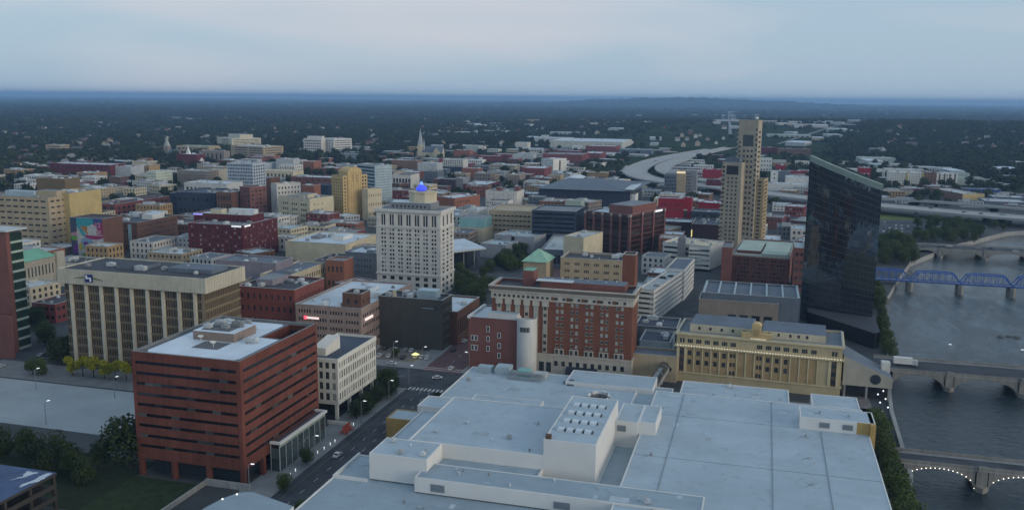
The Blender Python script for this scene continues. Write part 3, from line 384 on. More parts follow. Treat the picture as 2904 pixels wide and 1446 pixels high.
('navy_club','dark navy and purple low building with lit signs','building',-561.9,770.2,0.0,43.8,45.0,25.1,0,'navywall','navy',((8,2,0.6,0.3,0.03,0.97,0.06,0.94,1,'glass'),),(),(),0.9,(),2.73),
('brown_shop_row','brown and cream shop row left of rose office','building',-512.6,764.3,0.0,16.7,30.0,27.1,0,'brown','grey',((5,3,0.6,0.5,0.03,0.97,0.06,0.94,1,'glass'),),(),(),0.9,(),2.78),
('cream_low_row','low cream and white block with flat roofs','building',-673.2,938.4,0.0,58.5,35.0,16.0,0,'palestone','white',((10,1,0.6,0.4,0.03,0.97,0.06,0.94,1,'glass'),),(),(),0.9,(),2.26),
('green_white_tower','pale green-white hotel with window grid','building',-771.9,997.4,0.0,15.3,33.7,21.8,0,'sagewhite','palegrey',((4,5,0.4,0.3,0.03,0.97,0.06,0.94,1,'glass'),),((7,5,0.5,0.2,0.03,0.97,0.06,0.94,1,'glass'),),(),0.9,(),2.03),
('tan_orange_office','tan office with orange vertical strips','office building',-911.2,1147.7,0.0,29.5,25.0,16.0,0,'ochre','palegrey',((6,1,0.3,0.7,0.03,0.97,0.06,0.94,1,'glass'),),(),(),0.9,(),1.76),
('purple_school','long dark purple brick school with pale roof','school',-1020.0,1102.9,0.0,106.1,35.0,18.8,0,'darkred','white',((20,2,0.4,0.4,0.03,0.97,0.06,0.94,1,'glass'),),(),(),0.9,(),1.78),
('grey_low_school','pale grey low block right of the purple school','building',-921.5,1113.4,0.0,34.3,30.0,16.4,0,'palegrey','palegrey',(),(),(),0.9,(),1.79),
('orange_small_block','bright orange brick block in the far left','building',-1048.9,1332.7,0.0,18.8,20.0,10.5,0,'orange','palegrey',(),(),(),0.9,(),1.51),
('cream_deck_far','cream parking deck with dark slots on the far left','parking garage',-1424.7,1533.4,0.0,38.3,22.9,16.7,0,'tan','white',((1,3,0.9,0.35,0.03,0.97,0.06,0.94,1,'glass'),),((1,3,0.9,0.35,0.03,0.97,0.06,0.94,1,'glass'),),(),0.9,(),1.23),
('white_cut_roof','low white-roofed block with dark bays','building',-1098.2,1305.8,0.0,46.0,25.0,7.5,0,'palegrey','white',((6,1,0.5,0.5,0.03,0.97,0.06,0.94,1,'glass'),),(),(),0.9,(),1.52),
('blue_white_house','tan and white block with blue grey roof behind church','building',-926.5,1050.0,0.0,30.5,25.0,11.6,0,'ochre','paleblue',((3,3,0.4,0.4,0.03,0.97,0.06,0.94,1,'glass'),),(),(),0.9,(),1.84),
('white_modern_church','white block with thin white spire','church',-981.7,1351.5,0.0,39.7,25.0,19.3,0,'darkred','white',(),(),(),0.9,(),1.54),
('long_far_white','far long white roof among trees','warehouse',-926.3,2984.9,0.0,151.8,40.0,9.4,0,'palestone','white',(),(),(),0.9,(),0.83),
('far_beige_tower','far beige windowless block among trees','building',-1004.6,3835.6,0.0,46.3,30.0,27.7,0,'tan','tan',(),(),(),0.9,(),0.64),
('dark_red_row','red brick block with dark bays left of the factory','building',-521.1,1620.7,0.0,43.2,25.0,12.4,0,'mill','palegrey',((10,2,0.5,0.4,0.03,0.97,0.06,0.94,1,'glass'),),(),(),0.9,(),1.51),
('terracotta_church_hall','terracotta and pink hall right of cathedral','building',-610.0,1742.0,0.0,33.9,25.0,14.5,0,'orange','palegrey',(),(),(),0.9,(),1.39),
('pale_hall_behind_cathedral','pale flat block behind the cathedral','building',-631.1,1884.0,0.0,29.3,30.0,16.1,0,'sage','palegrey',(),(),(),0.9,(),1.29),
('flat_white_behind','long white roof behind the cathedral','building',-773.9,1999.7,0.0,102.5,30.0,9.0,0,'palegrey','white',(),(),(),0.9,(),1.21),
('brown_low_left','brown low block left of the cathedral','building',-718.5,1664.0,0.0,42.5,25.0,10.8,0,'brown2','palegrey',((6,1,0.5,0.6,0.03,0.97,0.06,0.94,1,'glass'),),(),(),0.9,(),1.42),
('+yellow_blank_wing','windowless yellow wing with a gable outline on its wall behind tan block','building',-543.1,581.5,0.0,21.4,35.3,43.4,0,'yellow','grey',(),(),(),0.9,(),3.25),
('+upper_red_block','set-back upper storeys of dark red brick with cluttered roof','building',-416.0,589.7,0.0,48.8,18.9,31.7,0,'darkred','white',((12,1,0.4,0.4,0.03,0.97,0.75,0.97,1,'glass'),),(),(),0.9,((0.25,0.45,0.2,0.6,4,'cream'),(0.5,0.95,0.5,0.8,4,'white')),3.64),
('+deco_tower_annex','lower stepped cream annex beside the golden deco tower','building',-379.7,811.4,-23.5,8.4,18.4,30.4,0,'cream','grey',(),((6,3,0.3,0.3,0.03,0.97,0.06,0.94,1,'glass'),),(),0.9,(),2.85),
('+pink_block_tower','square brick stair tower at the corner of the pink-grey block','stair tower',-187.1,376.0,0.0,9.7,10.0,29.3,0,'brown','tar',((1,6,0.35,0.55,0.08,0.5,0.06,0.94,1,'glass'),(1,6,0.5,0.35,0.52,0.9,0.06,0.94,1,'glass')),((2,6,0.3,0.35,0.03,0.97,0.06,0.94,1,'glass'),),(),0.9,(),5.99),
('+hotel_rear_wing','cream rear wing of the brick hotel with rows of small windows','hotel',-98.8,449.3,0.0,32.4,20.0,38.8,0,'tan','tar',((6,9,0.5,0.4,0.03,0.98,0.1,0.97,3,'glass'),),(),(),0.9,(),5.53),
('+hotel_chimney','tall square brick lift tower with green cap behind the hotel','tower',-60.7,410.1,0.0,5.9,9.0,48.8,0,'hotelbrick','copper',(),(),(),0.9,(),6.07),
('+hotel_pavilion','small brick pavilion with pale green hipped roof behind hotel','building',-116.9,442.4,0.0,12.2,16.0,36.8,0,'tan','tar',(),(),(),0.9,(),5.52),
('+parking_stair','grey stair tower standing at the pale parking ramp','stair tower',-56.3,646.2,0.0,5.3,8.0,22.0,0,'midgrey','white',(),(),(),0.9,(),3.89),
('+ballroom_annex','low pale flat annex with rooftop units beside the ribbed hall','building',-28.8,471.2,0.0,40.2,19.1,17.0,0,'taupe','slate',((4,1,0.7,0.4,0.35,0.95,0.3,0.7,1,'glass'),),(),(),0.9,((0.15,0.25,0.4,0.7,1.5,'white'),(0.36,0.44,0.4,0.7,1.5,'white')),5.29),
('+purple_brick_wing','plain dark rose brick wing left of the brick block with green roof','building',-23.1,593.1,0.0,6.4,25.0,25.7,0,'rosebrick','grey',(),(),(),0.9,(),4.24),
('+tan_garage_wing','narrow grey wing of the tan parking garage','parking garage',-257.6,754.5,0.0,15.0,40.0,20.1,0,'palestone','palestone',((1,5,0.8,0.3,0.05,0.95,0.04,0.9,1,'void'),),(),(),0.9,(),3.19),
('+red_club_top','bright red rear storey with four white roof piers','building',-96.3,873.5,0.0,24.4,16.0,25.9,0,'crimson','paleblue',((8,2,0.5,0.3,0.1,0.95,0.5,0.85,1,'glass'),),(),(),0.9,(),2.89),
('+red_stair_tower','narrow bright red stair slab beside dark brick block','building',-72.2,876.1,0.0,7.5,12.0,27.0,0,'crimson','grey',(),(),(),0.9,(),2.89),
('+dark_theatre_wing','low dark purple block with pale blue roof and red lit disc','building',-84.1,809.3,0.0,24.5,25.0,12.0,0,'darkbrick','paleblue',(),(),(),0.9,(),3.11),
('+grey_slab_hotel','grey glass hotel slab behind the narrow tan tower','tower',-91.2,1116.0,0.0,13.2,22.0,34.7,0,'midgrey','white',((3,8,0.7,0.4,0.05,0.5,0.06,0.94,1,'glass'),),(),(),0.9,(),2.27),
('+dark_glass_hotel_wing','dark glazed hotel wing left of the narrow tan tower','building',-115.6,1107.5,0.0,14.4,22.0,29.9,0,'slate','grey',((5,6,0.7,0.5,0.03,0.97,0.06,0.94,1,'glass'),),(),(),0.9,(),2.29),
('+left_mass','','',-31.1,731.1,-14.0,15.1,16.0,71.6,0,'tan2','grey',((1,1,0.75,0.9,0.1,0.95,0.86,0.97,1,'glass'),(3,18,0.5,0.5,0.22,0.85,0.04,0.85,1,'glass'),(1,20,0.8,0.55,0.0,0.14,0.02,0.97,1,'glass')),(),(),0.9,(),3.5),
('+right_mass','','',-16.1,741.3,-14.0,17.9,12.2,58.7,0,'goldtan','grey',((1,19,0.8,0.5,0.02,0.2,0.02,0.98,1,'glass'),(1,19,0.8,0.5,0.72,0.9,0.02,0.98,1,'glass')),((1,19,0.7,0.5,0.1,0.9,0.02,0.98,1,'glass'),),(),0.9,(),3.45),
('+long_brick_mill_wing','plain dark red wing of the long brick mill','building',-7.4,2004.0,0.0,34.5,25.0,20.7,0,'darkred','grey',((10,5,0.4,0.4,0.03,0.97,0.06,0.94,1,'glass'),),(),(),0.9,(),1.27),
('+white_apartment_rear','rear white wing of the apartment block','apartment building',181.3,1509.7,0.0,57.4,20.0,16.5,0,'white','white',((22,5,0.45,0.5,0.03,0.97,0.06,0.94,1,'glass'),),(),(),0.9,(),1.66),
('+brick_apartment_mid','rust brick middle bay of the white apartment block','apartment building',222.0,1402.4,0.0,17.2,30.0,20.5,0,'brown2','tar',((4,5,0.5,0.5,0.03,0.97,0.06,0.94,1,'glass'),),(),(),0.9,(),1.79),
('+striped_apartment_end','white and brown striped end of the apartment block','apartment building',239.2,1402.1,0.0,27.8,30.0,19.4,0,'white','white',((4,1,0.3,0.96,0.02,0.98,0.0,1,1,'brown'),(5,5,0.3,0.4,0.03,0.97,0.06,0.94,1,'glass')),(),(),0.9,(),1.78),
('+grey_office_mid','plain grey office beside dark brown office','office building',-381.8,1095.2,0.0,11.2,25.0,17.5,0,'midgrey','palegrey',(),(),(),0.9,(),2.2),
('+red_mill_far_wing','red brick mill wing with pale roof','building',-340.7,1734.9,0.0,35.2,62.8,15.5,0,'mill','white',((8,4,0.4,0.4,0.03,0.97,0.06,0.94,1,'glass'),),((4,4,0.4,0.4,0.03,0.97,0.06,0.94,1,'glass'),),(),0.9,(),1.45),
('+hospital_wing','cream hospital wing with striped parking decks in front','hospital',-991.2,1532.9,-15.0,87.1,51.6,25.3,0,'tan','palegrey',((2,5,0.85,0.4,0.1,0.98,0.06,0.94,1,'glass'),),((1,5,0.9,0.4,0.03,0.97,0.06,0.94,1,'glass'),),(),0.9,(),1.45),
('+blue_grid_wing','lower wing of the slate blue gridded tower','building',-746.0,1210.2,0.0,22.2,30.0,18.9,0,'gridwhite','palegrey',((6,4,0.6,0.6,0.02,0.98,0.1,0.98,1,'blue'),),(),(),0.9,(),1.8),
('+grey_old_office_wing','grey stone wing beside the old office','office building',-738.4,1078.6,0.0,17.8,25.0,19.3,0,'stone','palegrey',((5,5,0.4,0.4,0.03,0.97,0.06,0.94,1,'glass'),),(),(),0.9,(),1.96)]
PARENT = {'upper_red_block': 'dark_red_block','pink_block_tower': 'pink_block','hotel_rear_wing': 'hotel','hotel_chimney': 'hotel','hotel_pavilion': 'hotel','deco_tower_annex': 'deco_tower','parking_stair': 'curved_parking_ramp','red_club_top': 'red_club_block','red_stair_tower': 'red_club_block','dark_theatre_wing': 'dark_theatre','white_apartment_rear': 'white_apartment_block','brick_apartment_mid': 'white_apartment_block','striped_apartment_end': 'white_apartment_block','tan_garage_wing': 'tan_garage','long_brick_mill_wing': 'long_brick_mill','hospital_wing': 'hospital_main','blue_grid_wing': 'blue_grid_tower','grey_old_office_wing': 'grey_old_office','red_mill_far_wing': 'red_mill_far','grey_slab_hotel': 'tan_slab_hotel','dark_glass_hotel_wing': 'tan_slab_hotel','purple_brick_wing': 'brick_courtyard_block','yellow_blank_wing': 'tan_government_block','ballroom_annex': 'ballroom_block','left_mass': 'condominium_tower','right_mass': 'condominium_tower','grey_office_mid': 'dark_office_mid'}
NOUNITS = {'arena','bank_tower','stone_tower','hotel','yellow_hotel','mural_building','federal_building','white_dome_hall','parking_garage','grey_roof_garage','brick_club','+left_mass','+right_mass','condominium_tower','ballroom_block','deco_tower','hotel_link','brick_courtyard_block','tan_garage','navy_garage'}
# ------------------------------------------------------------------ terrain, ground, river, streets
def dirpx(off):                      # ground direction at an angle (radians) right of the view axis
    a = YAW-off; return Vector((-math.sin(a), math.cos(a)))
HILLS = [(dirpx(.19)*17000, 2600, 1500, 150), (dirpx(.45)*3600, 1500, 1300, 42)]
def th(x, y):
    z = 0.
    for c, sx, sy, h in HILLS:
        r = c.length; ux, uy = c.x/r, c.y/r; al = (x-c.x)*ux+(y-c.y)*uy; ac = -(x-c.x)*uy+(y-c.y)*ux
        z += h*math.exp(-(ac/sx)**2-(al/sy)**2)
    return z
tb = MB(); rad = [300*1.06**k for k in range(87)]; rad = [r for r in rad if r < 42000]; angs = [math.radians(a) for a in np.linspace(-48, 48, 150)]
V = []
for r in rad:
    for a in angs:
        d = dirpx(a); x, y = d.x*r, d.y*r; z = (-8.6 if r < 1350 else -1.2)+th(x, y)
        if r > 3500: z += (math.sin(x*.011+y*.007)*math.sin(y*.0093-x*.004)+math.sin(x*.0031)*math.sin(y*.0027))*min(5, r/2500)
        V.append((x, y, z))
na = len(angs)
tb.v = V; tb.f = [(i*na+j, i*na+j+1, (i+1)*na+j+1, (i+1)*na+j) for i in range(len(rad)-1) for j in range(na-1)]; tb.m = [0]*len(tb.f)
tm = bpy.data.materials.new('woodland_floor'); tm.use_nodes = True; n = tm.node_tree.nodes; l = tm.node_tree.links; bs = n['Principled BSDF']; bs.inputs['Roughness'].default_value = 1; bs.inputs['Specular IOR Level'].default_value = 0
g_ = n.new('ShaderNodeNewGeometry'); a1 = n.new('ShaderNodeTexNoise'); a1.inputs['Scale'].default_value = .006; a1.inputs['Detail'].default_value = 8; a1.inputs['Roughness'].default_value = .7; l.new(g_.outputs['Position'], a1.inputs['Vector'])
r1 = n.new('ShaderNodeValToRGB'); r1.color_ramp.elements[0].position = .35; r1.color_ramp.elements[0].color = (.018,.03,.014,1); r1.color_ramp.elements[1].position = .75; r1.color_ramp.elements[1].color = (.05,.07,.03,1)
e_ = r1.color_ramp.elements.new(.8); e_.color = (.16,.16,.13,1); l.new(a1.outputs[0], r1.inputs[0]); l.new(r1.outputs[0], bs.inputs['Base Color'])
tag(tb.build('terrain', tm), kind='structure')
# city ground with the river channel left open
BANK = [(48,-300),(48,275),(52,300),(54,364),(58,409),(65,465),(73,565),(92,650),(112,732),(164,837),(224,933),(330,1010),(470,1040)]
BANKR = [(190,-300),(190,300),(200,465),(225,600),(290,760),(360,850),(430,920),(490,960),(700,960)]
def bx(tab, y):
    for (x0,y0),(x1,y1) in zip(tab, tab[1:]):
        if y0 <= y <= y1: return x0+(x1-x0)*(y-y0)/(y1-y0)
    return tab[-1][0]
gm = mat('city_ground', (.055,.062,.068), .9, .35, .03, bump=.1)
gb = MB(); ys = sorted({-300, *[p[1] for p in BANK if p[1] <= 1010], 1040})
for ya, yb in zip(ys, ys[1:]):
    gb.quad((-1350,ya,0), (bx(BANK,ya),ya,0), (bx(BANK,yb),yb,0), (-1350,yb,0))
for (xa,ya),(xb,yb) in zip(BANKR, BANKR[1:]):
    if yb > ya: gb.quad((xa,ya,0), (900,ya,0), (900,yb,0), (xb,yb,0))
gb.quad((-1350,1040,0),(900,1040,0),(900,1560,0),(-1350,1560,0)); gb.quad((-560,1560,0),(330,1560,0),(330,2350,0),(-560,2350,0))
ground = tag(gb.build('ground', gm), kind='structure')
qb = MB()
for (xa,ya),(xb,yb) in zip(BANK, BANK[1:]): qb.quad((xa,ya,-5),(xb,yb,-5),(xb,yb,.0),(xa,ya,.0))
for (xa,ya),(xb,yb) in zip(BANKR, BANKR[1:]): qb.quad((xa,ya,-5),(xb,yb,-5),(xb,yb,.0),(xa,ya,.0))
for (xa,ya),(xb,yb) in zip(BANK[:6], BANK[1:6]):      # quay coping
    qb.quad((xa-1.2,ya,.9),(xb-1.2,yb,.9),(xb+.2,yb,.9),(xa+.2,ya,.9)); qb.quad((xa+.2,ya,.9),(xb+.2,yb,.9),(xb+.2,yb,-5),(xa+.2,ya,-5)); qb.quad((xa-1.2,ya,.9),(xb-1.2,yb,.9),(xb-1.2,yb,0),(xa-1.2,ya,0))
qw = tag(qb.build('quay_wall', CONC), 'long grey concrete quay wall along the river', 'quay wall')
wm_ = bpy.data.materials.new('river_water'); wm_.use_nodes = True; n = wm_.node_tree.nodes; l = wm_.node_tree.links; bs = n['Principled BSDF']
bs.inputs['Roughness'].default_value = .06; bs.inputs['IOR'].default_value = 1.33
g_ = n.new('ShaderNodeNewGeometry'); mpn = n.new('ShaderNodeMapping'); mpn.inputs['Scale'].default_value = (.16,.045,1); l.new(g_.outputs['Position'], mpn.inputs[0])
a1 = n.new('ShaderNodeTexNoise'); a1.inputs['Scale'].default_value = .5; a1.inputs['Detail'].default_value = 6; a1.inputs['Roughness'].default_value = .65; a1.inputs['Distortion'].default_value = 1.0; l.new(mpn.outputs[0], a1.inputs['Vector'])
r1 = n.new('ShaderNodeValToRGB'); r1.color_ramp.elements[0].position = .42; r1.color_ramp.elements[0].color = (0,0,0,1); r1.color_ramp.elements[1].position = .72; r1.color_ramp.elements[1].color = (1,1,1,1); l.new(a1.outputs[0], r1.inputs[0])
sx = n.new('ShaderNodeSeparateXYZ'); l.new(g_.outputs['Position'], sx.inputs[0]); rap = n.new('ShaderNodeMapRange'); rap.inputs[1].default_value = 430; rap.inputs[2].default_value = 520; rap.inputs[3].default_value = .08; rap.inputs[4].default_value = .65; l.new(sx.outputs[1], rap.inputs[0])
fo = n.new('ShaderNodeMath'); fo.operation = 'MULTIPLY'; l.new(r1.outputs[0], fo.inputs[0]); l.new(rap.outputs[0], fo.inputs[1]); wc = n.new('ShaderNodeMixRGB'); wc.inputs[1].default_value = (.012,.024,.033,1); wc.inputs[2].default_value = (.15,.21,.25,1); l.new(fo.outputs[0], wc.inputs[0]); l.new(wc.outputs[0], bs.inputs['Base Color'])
a2 = n.new('ShaderNodeTexNoise'); a2.inputs['Scale'].default_value = .35; a2.inputs['Detail'].default_value = 8; a2.inputs['Roughness'].default_value = .7; a2.inputs['Distortion'].default_value = .8; l.new(g_.outputs['Position'], a2.inputs['Vector'])
bp = n.new('ShaderNodeBump'); bp.inputs['Strength'].default_value = .35; bp.inputs['Distance'].default_value = 1.2; l.new(a2.outputs[0], bp.inputs['Height']); l.new(bp.outputs[0], bs.inputs['Normal'])
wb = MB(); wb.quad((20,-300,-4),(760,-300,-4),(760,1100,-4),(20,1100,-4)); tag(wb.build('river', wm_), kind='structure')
ASPH = mat('asphalt', (.05,.058,.07), .85, .4, .12); PAVE = mat('pavement_concrete', (.21,.225,.235), .85, .2, .15); LINE = mat('road_paint', (.55,.55,.52), .7, .25, .8); YLINE = mat('road_paint_yellow', (.2,.17,.09), .7, .25, .8)
BRICKPAVE = mat('brick_paving', (.12,.07,.075), .85, .25, .3)
def sheet(name, pts, z, m, parent=None, kind='structure'):
    b = MB(); b.poly([(p[0],p[1],z) for p in pts]); o = b.build(name, m, parent)
    if parent is None: tag(o, kind=kind)
    return o
def rect(x0,x1,y0,y1): return [(x0,y0),(x1,y0),(x1,y1),(x0,y1)]
def slab(name, x0,x1,y0,y1, z, m):
    b = MB(); b.box(x0,x1,y0,y1,.0,z); return tag(b.build(name, m), kind='structure')
road = sheet('road', rect(-138.5,-122.5,60,341), .008, ASPH)
road2 = sheet('road', rect(-320,-35,341,362), .008, ASPH)
road3 = sheet('road', rect(-142,-124.5,362,640), .008, BRICKPAVE)
roads = [road, road2, road3]
for (x0,x1,y0,y1) in ((-30,-20,330,362),(-45,-32,395,720),(-330,-312,200,600),(-640,60,640,655),(-320,-300,655,1100),(-950,60,860,876),(-700,-684,500,1600),(-1100,-60,1190,1206),(-480,-466,876,1700),(-250,-236,1300,2200),(-1200,-300,1500,1514)):
    sheet('road', rect(x0,x1,y0,y1), .006, ASPH)
dash = MB(); dash.quad((-.08,-1.5,0),(.08,-1.5,0),(.08,1.5,0),(-.08,1.5,0)); dash = dash.mesh('lane_dash', LINE)
for y in range(90, 338, 9):
    for x in (-131.6, -127.6): link('lane_dash', dash, road, (x, y, .012))
for y in range(370, 560, 9): link('lane_dash', dash, road3, (-133, y, .012))
for x in range(-300, -145, 9): link('lane_dash', dash, road2, (x, 351, .012), R(90))
lb = MB()
lb.quad((-135.6,60,0),(-135.45,60,0),(-135.45,330,0),(-135.6,330,0)); lb.build('edge_line', YLINE, road, (0,0,.012))
lb = MB()
for k in range(9): lb.quad((-138+k*1.75,335,0),(-137.2+k*1.75,335,0),(-137.2+k*1.75,338.5,0),(-138+k*1.75,338.5,0))
lb.build('crosswalk', LINE, road, (0,0,.012))
lb = MB(); lb.quad((-142,364,0),(-124.5,364,0),(-124.5,364.5,0),(-142,364.5,0)); lb.quad((-142,366.5,0),(-124.5,366.5,0),(-124.5,367,0),(-142,367,0)); lb.build('crosswalk', LINE, road3, (0,0,.012))
for (x0,x1,y0,y1) in ((-150,-138.5,60,336),(-122.5,-117,60,341),(-180,-142,363,371),(-150,-142,371,640),(-124.5,-120,363,640),(-122.5,-30,346.5-4,341),(-24,46,330,366)):
    slab('pavement', x0,x1,min(y0,y1),max(y0,y1), .14, PAVE)
slab('pavement', 36.5, 46.8, 225, 450, .14, mat('quay_paving', (.17,.15,.15), .85, .25, .2))
sheet('forecourt', rect(-178,-142.5,371.2,392), .01, mat('car_park_paving', (.19,.175,.155), .9, .25, .25))
slab('plaza', -345, -205, 255, 298, .12, mat('plaza_concrete', (.30,.335,.36), .85, .14, .05))
slab('plaza', -330, -190, 299.5, 320, .14, mat('bank_forecourt', (.16,.17,.18), .85, .25, .12))
slab('lawn', -268, -188, 203, 240, .09, mat('undergrowth', (.016,.028,.011), 1, .5, .5, bump=.8)); slab('lawn', -187.9, -163, 203, 229, .1, mat('grass', (.022,.04,.014), 1, .4, .35, bump=.6))
sheet('lawn', [(-400,300),(-345,300),(-352,330),(-400,345)], .02, mat('grass', (.03,.05,.02)))
sheet('lawn', [(118,985),(172,1002),(160,1040),(112,1040)], .02, mat('grass_bright', (.10,.13,.03), 1, .3, .1))
sheet('car_park', [(100,872),(112,872),(165,925),(172,985),(116,975)], .02, ASPH)

for row in ROWS:
    building(row, BLD[PARENT[row[0][1:]]]['root'] if row[0][0] == '+' else None)
# smaller blocks that fill the streets between the landmarks
FEET = [(r[3], r[4], math.cos(R(r[5])), math.sin(R(r[5])), r[6], r[7]) for r in ROWS]+[(-125,150,1,0,165,200),(-188,229,1,0,40,64),(-166,292,1,0,20,36),(-385,328,1,0,62,20),(-262,130,1,0,70,72),(20,440,1,0,45,85),(-240,580,1,0,58,62),(-682,1690,1,0,70,40)]
FGRID = {}
def fgrid_add(f):
    ox, oy, c, s, w, d = f; xs_ = [ox+c*a-s*b for a in (0,w) for b in (0,d)]; ys_ = [oy+s*a+c*b for a in (0,w) for b in (0,d)]
    for i in range(int(min(xs_)//60)-1, int(max(xs_)//60)+2):
        for j in range(int(min(ys_)//60)-2, int(max(ys_)//60)+2): FGRID.setdefault((i,j), []).append(f)
for f in FEET: fgrid_add(f)
def far_clear(x, y, m=4, front=1.):
    for (ox,oy,c,s,w_,d_) in FGRID.get((int(x//60), int(y//60)), ()):
        lx = (x-ox)*c+(y-oy)*s; ly = -(x-ox)*s+(y-oy)*c
        if -m < lx < w_+m and -m*front < ly < d_+m: return False
    return True
STREETS = ((-139,-122,60,341),(-320,-35,341,362),(-142,-124,362,640),(-45,-32,395,720),(-330,-312,200,600),(-640,60,640,655),(-320,-300,655,1100),(-950,60,860,876),(-700,-684,500,1600),(-1100,-60,1190,1206),(-480,-466,876,1700),(-250,-236,1300,2200))
KEEP = ((-222,-128,440,640),(-48,-30,395,620),(-10,60,440,560),(100,330,820,1060))
def on_road(x, y): return any(a < x < b and c < y < d for a,b,c,d in KEEP) or any(a-1 < x < b+1 and c-1 < y < d+1 for a,b,c,d in STREETS)
def near_hwy(x, y):
    hp = [(-40,2350),(-105,2150),(-160,1900),(-192,1700),(-200,1500),(-185,1370),(-140,1270),(-60,1205),(40,1110),(125,1050),(250,985)]
    for (xa,ya),(xb,yb) in zip(hp, hp[1:]):
        L2 = (xb-xa)**2+(yb-ya)**2; t = max(0, min(1, ((x-xa)*(xb-xa)+(y-ya)*(yb-ya))/L2))
        if (x-xa-t*(xb-xa))**2+(y-ya-t*(yb-ya))**2 < 52**2: return True
    return False
frg = random.Random(5); FILL = []
FWALL = ['brown','brown2','red','rosebrick','orange','tan','cream','palestone','white','palegrey','taupe','midgrey','mill','white','slate','ochre','stone','palestone','cream']; FROOF = ['white','grey','tar','palegrey','paleblue','slate','white','palegrey','white']
def fill_zone(o0, o1, ra, rb, n, wr, hr):
    c = 0
    for _ in range(n*40):
        r_ = 1/(1/rb+(1/ra-1/rb)*frg.random()); d_ = dirpx(frg.uniform(o0, o1)); x, y = d_.x*r_, d_.y*r_; w, d, h = frg.uniform(*wr), frg.uniform(14, 30), frg.uniform(*hr); a = frg.choice((0,0,0,-20,-8))
        if y > 1250: w *= 1.35
        if y < 380 or (x > 40 and y < 1120) or near_hwy(x+w/2, y+d/2) or any(on_road(x+w*i/2, y+d*j/2) for i in range(3) for j in range(3)): continue
        ca_, sa_ = math.cos(R(a)), math.sin(R(a))
        if all(far_clear(x+ca_*w*i/3-sa_*d*j/3, y+sa_*w*i/3+ca_*d*j/3, 2.5) for i in range(4) for j in range(4)):
            f = (x,y,ca_,sa_,w,d); FEET.append(f); fgrid_add(f); c += 1
            FILL.append((round(x), round(y), a, round(w), round(d), round(h,1), frg.choice(FWALL), frg.choice(FROOF), max(2, int(h/3.8)), round(2550/r_, 2)))
        if c == n: break
for z in ((-.53,-.25,420,640,7,(12,24),(7,15)),(-.53,-.2,640,1000,46,(14,32),(6,15)),(-.22,.0,520,760,30,(12,26),(7,14)),(-.2,.02,760,1500,62,(14,32),(6,15)),(.0,.18,700,1300,40,(14,30),(6,14)),(.0,.2,1300,2500,60,(18,44),(5,10)),(-.53,-.2,1000,1700,70,(16,36),(6,12)),(-.2,.0,1500,2300,45,(16,40),(6,11)),(.18,.32,700,1400,24,(12,26),(6,13)),(.2,.33,1400,3000,40,(20,50),(5,9)),(.36,.52,1150,1550,14,(20,45),(5,8)),(.03,.2,450,660,14,(10,20),(7,13))): fill_zone(*z)
WN = dict(brown='brown brick',brown2='brown',red='red brick',rosebrick='rose brick',orange='orange brick',tan='tan',cream='cream',palestone='pale stone',white='white',palegrey='pale grey',taupe='taupe',midgrey='grey',mill='mill brick',darkred='dark red',slate='slate grey',ochre='ochre',stone='stone')
RN = dict(white='white',grey='grey',tar='black',palegrey='pale grey',paleblue='pale blue',slate='slate')
FILL.sort(key=lambda f: f[1])
def far_blocks(rows):
    "the smallest, farthest blocks, joined: too many and too small to pick apart"
    b = MB(); ms = []; idx = {}
    def mi(m):
        if m.name not in idx: idx[m.name] = len(ms); ms.append(m)
        return idx[m.name]
    for (x, y, a, w, d, h, wl_, rf, fl, ppm) in rows:
        ca_, sa_ = math.cos(R(a)), math.sin(R(a)); T = lambda p, q_, z: (x+ca_*p-sa_*q_, y+sa_*p+ca_*q_, z); wm = mi(wallmat(wl_)); rm = mi(roofmat(rf)); gm_ = mi(SMALLM['glass'])
        C = [(0,0),(w,0),(w,d),(0,d)]
        for k in range(4): p0, p1 = C[k], C[(k+1) % 4]; b.quad(T(*p0,0), T(*p1,0), T(*p1,h), T(*p0,h), wm)
        b.quad(*[T(*p, h-.4) for p in C], rm)
        n_ = max(3, int(w/4))
        for j in range(fl):
            for i in range(n_): b.quad(T(w*(i+.25)/n_,-.03,h*(j+.25)/fl), T(w*(i+.75)/n_,-.03,h*(j+.25)/fl), T(w*(i+.75)/n_,-.03,h*(j+.75)/fl), T(w*(i+.25)/n_,-.03,h*(j+.75)/fl), gm_)
    tag(b.build('distant_city_blocks', ms), 'mass of small flat-roofed buildings in the far districts', 'buildings', None, 'stuff')
LAND = [(r[3]+math.cos(R(r[5]))*r[6]/2-math.sin(R(r[5]))*r[7]/2, r[4]+math.sin(R(r[5]))*r[6]/2+math.cos(R(r[5]))*r[7]/2, r[0].replace('_', ' ')) for r in ROWS if r[0][0] != '+']+[(-168,255,'red office'),(-157,310,'white office'),(-206,600,'museum canopy'),(-650,1705,'cathedral'),(42,500,'black glass tower')]
def near_phrase(x, y):
    lx, ly, nm = min(LAND, key=lambda q_: (q_[0]-x)**2+(q_[1]-y)**2)
    vx, vy = x-lx, y-ly; al = vx*-math.sin(YAW)+vy*math.cos(YAW); ac = vx*math.cos(YAW)+vy*math.sin(YAW)
    return ('left of' if ac < 0 else 'right of' if abs(ac) > abs(al) else 'x') .replace('x', 'behind' if al > 0 else 'in front of')+' the '+nm if abs(ac) > abs(al) else ('behind' if al > 0 else 'in front of')+' the '+nm
far_blocks(FILL[285:])
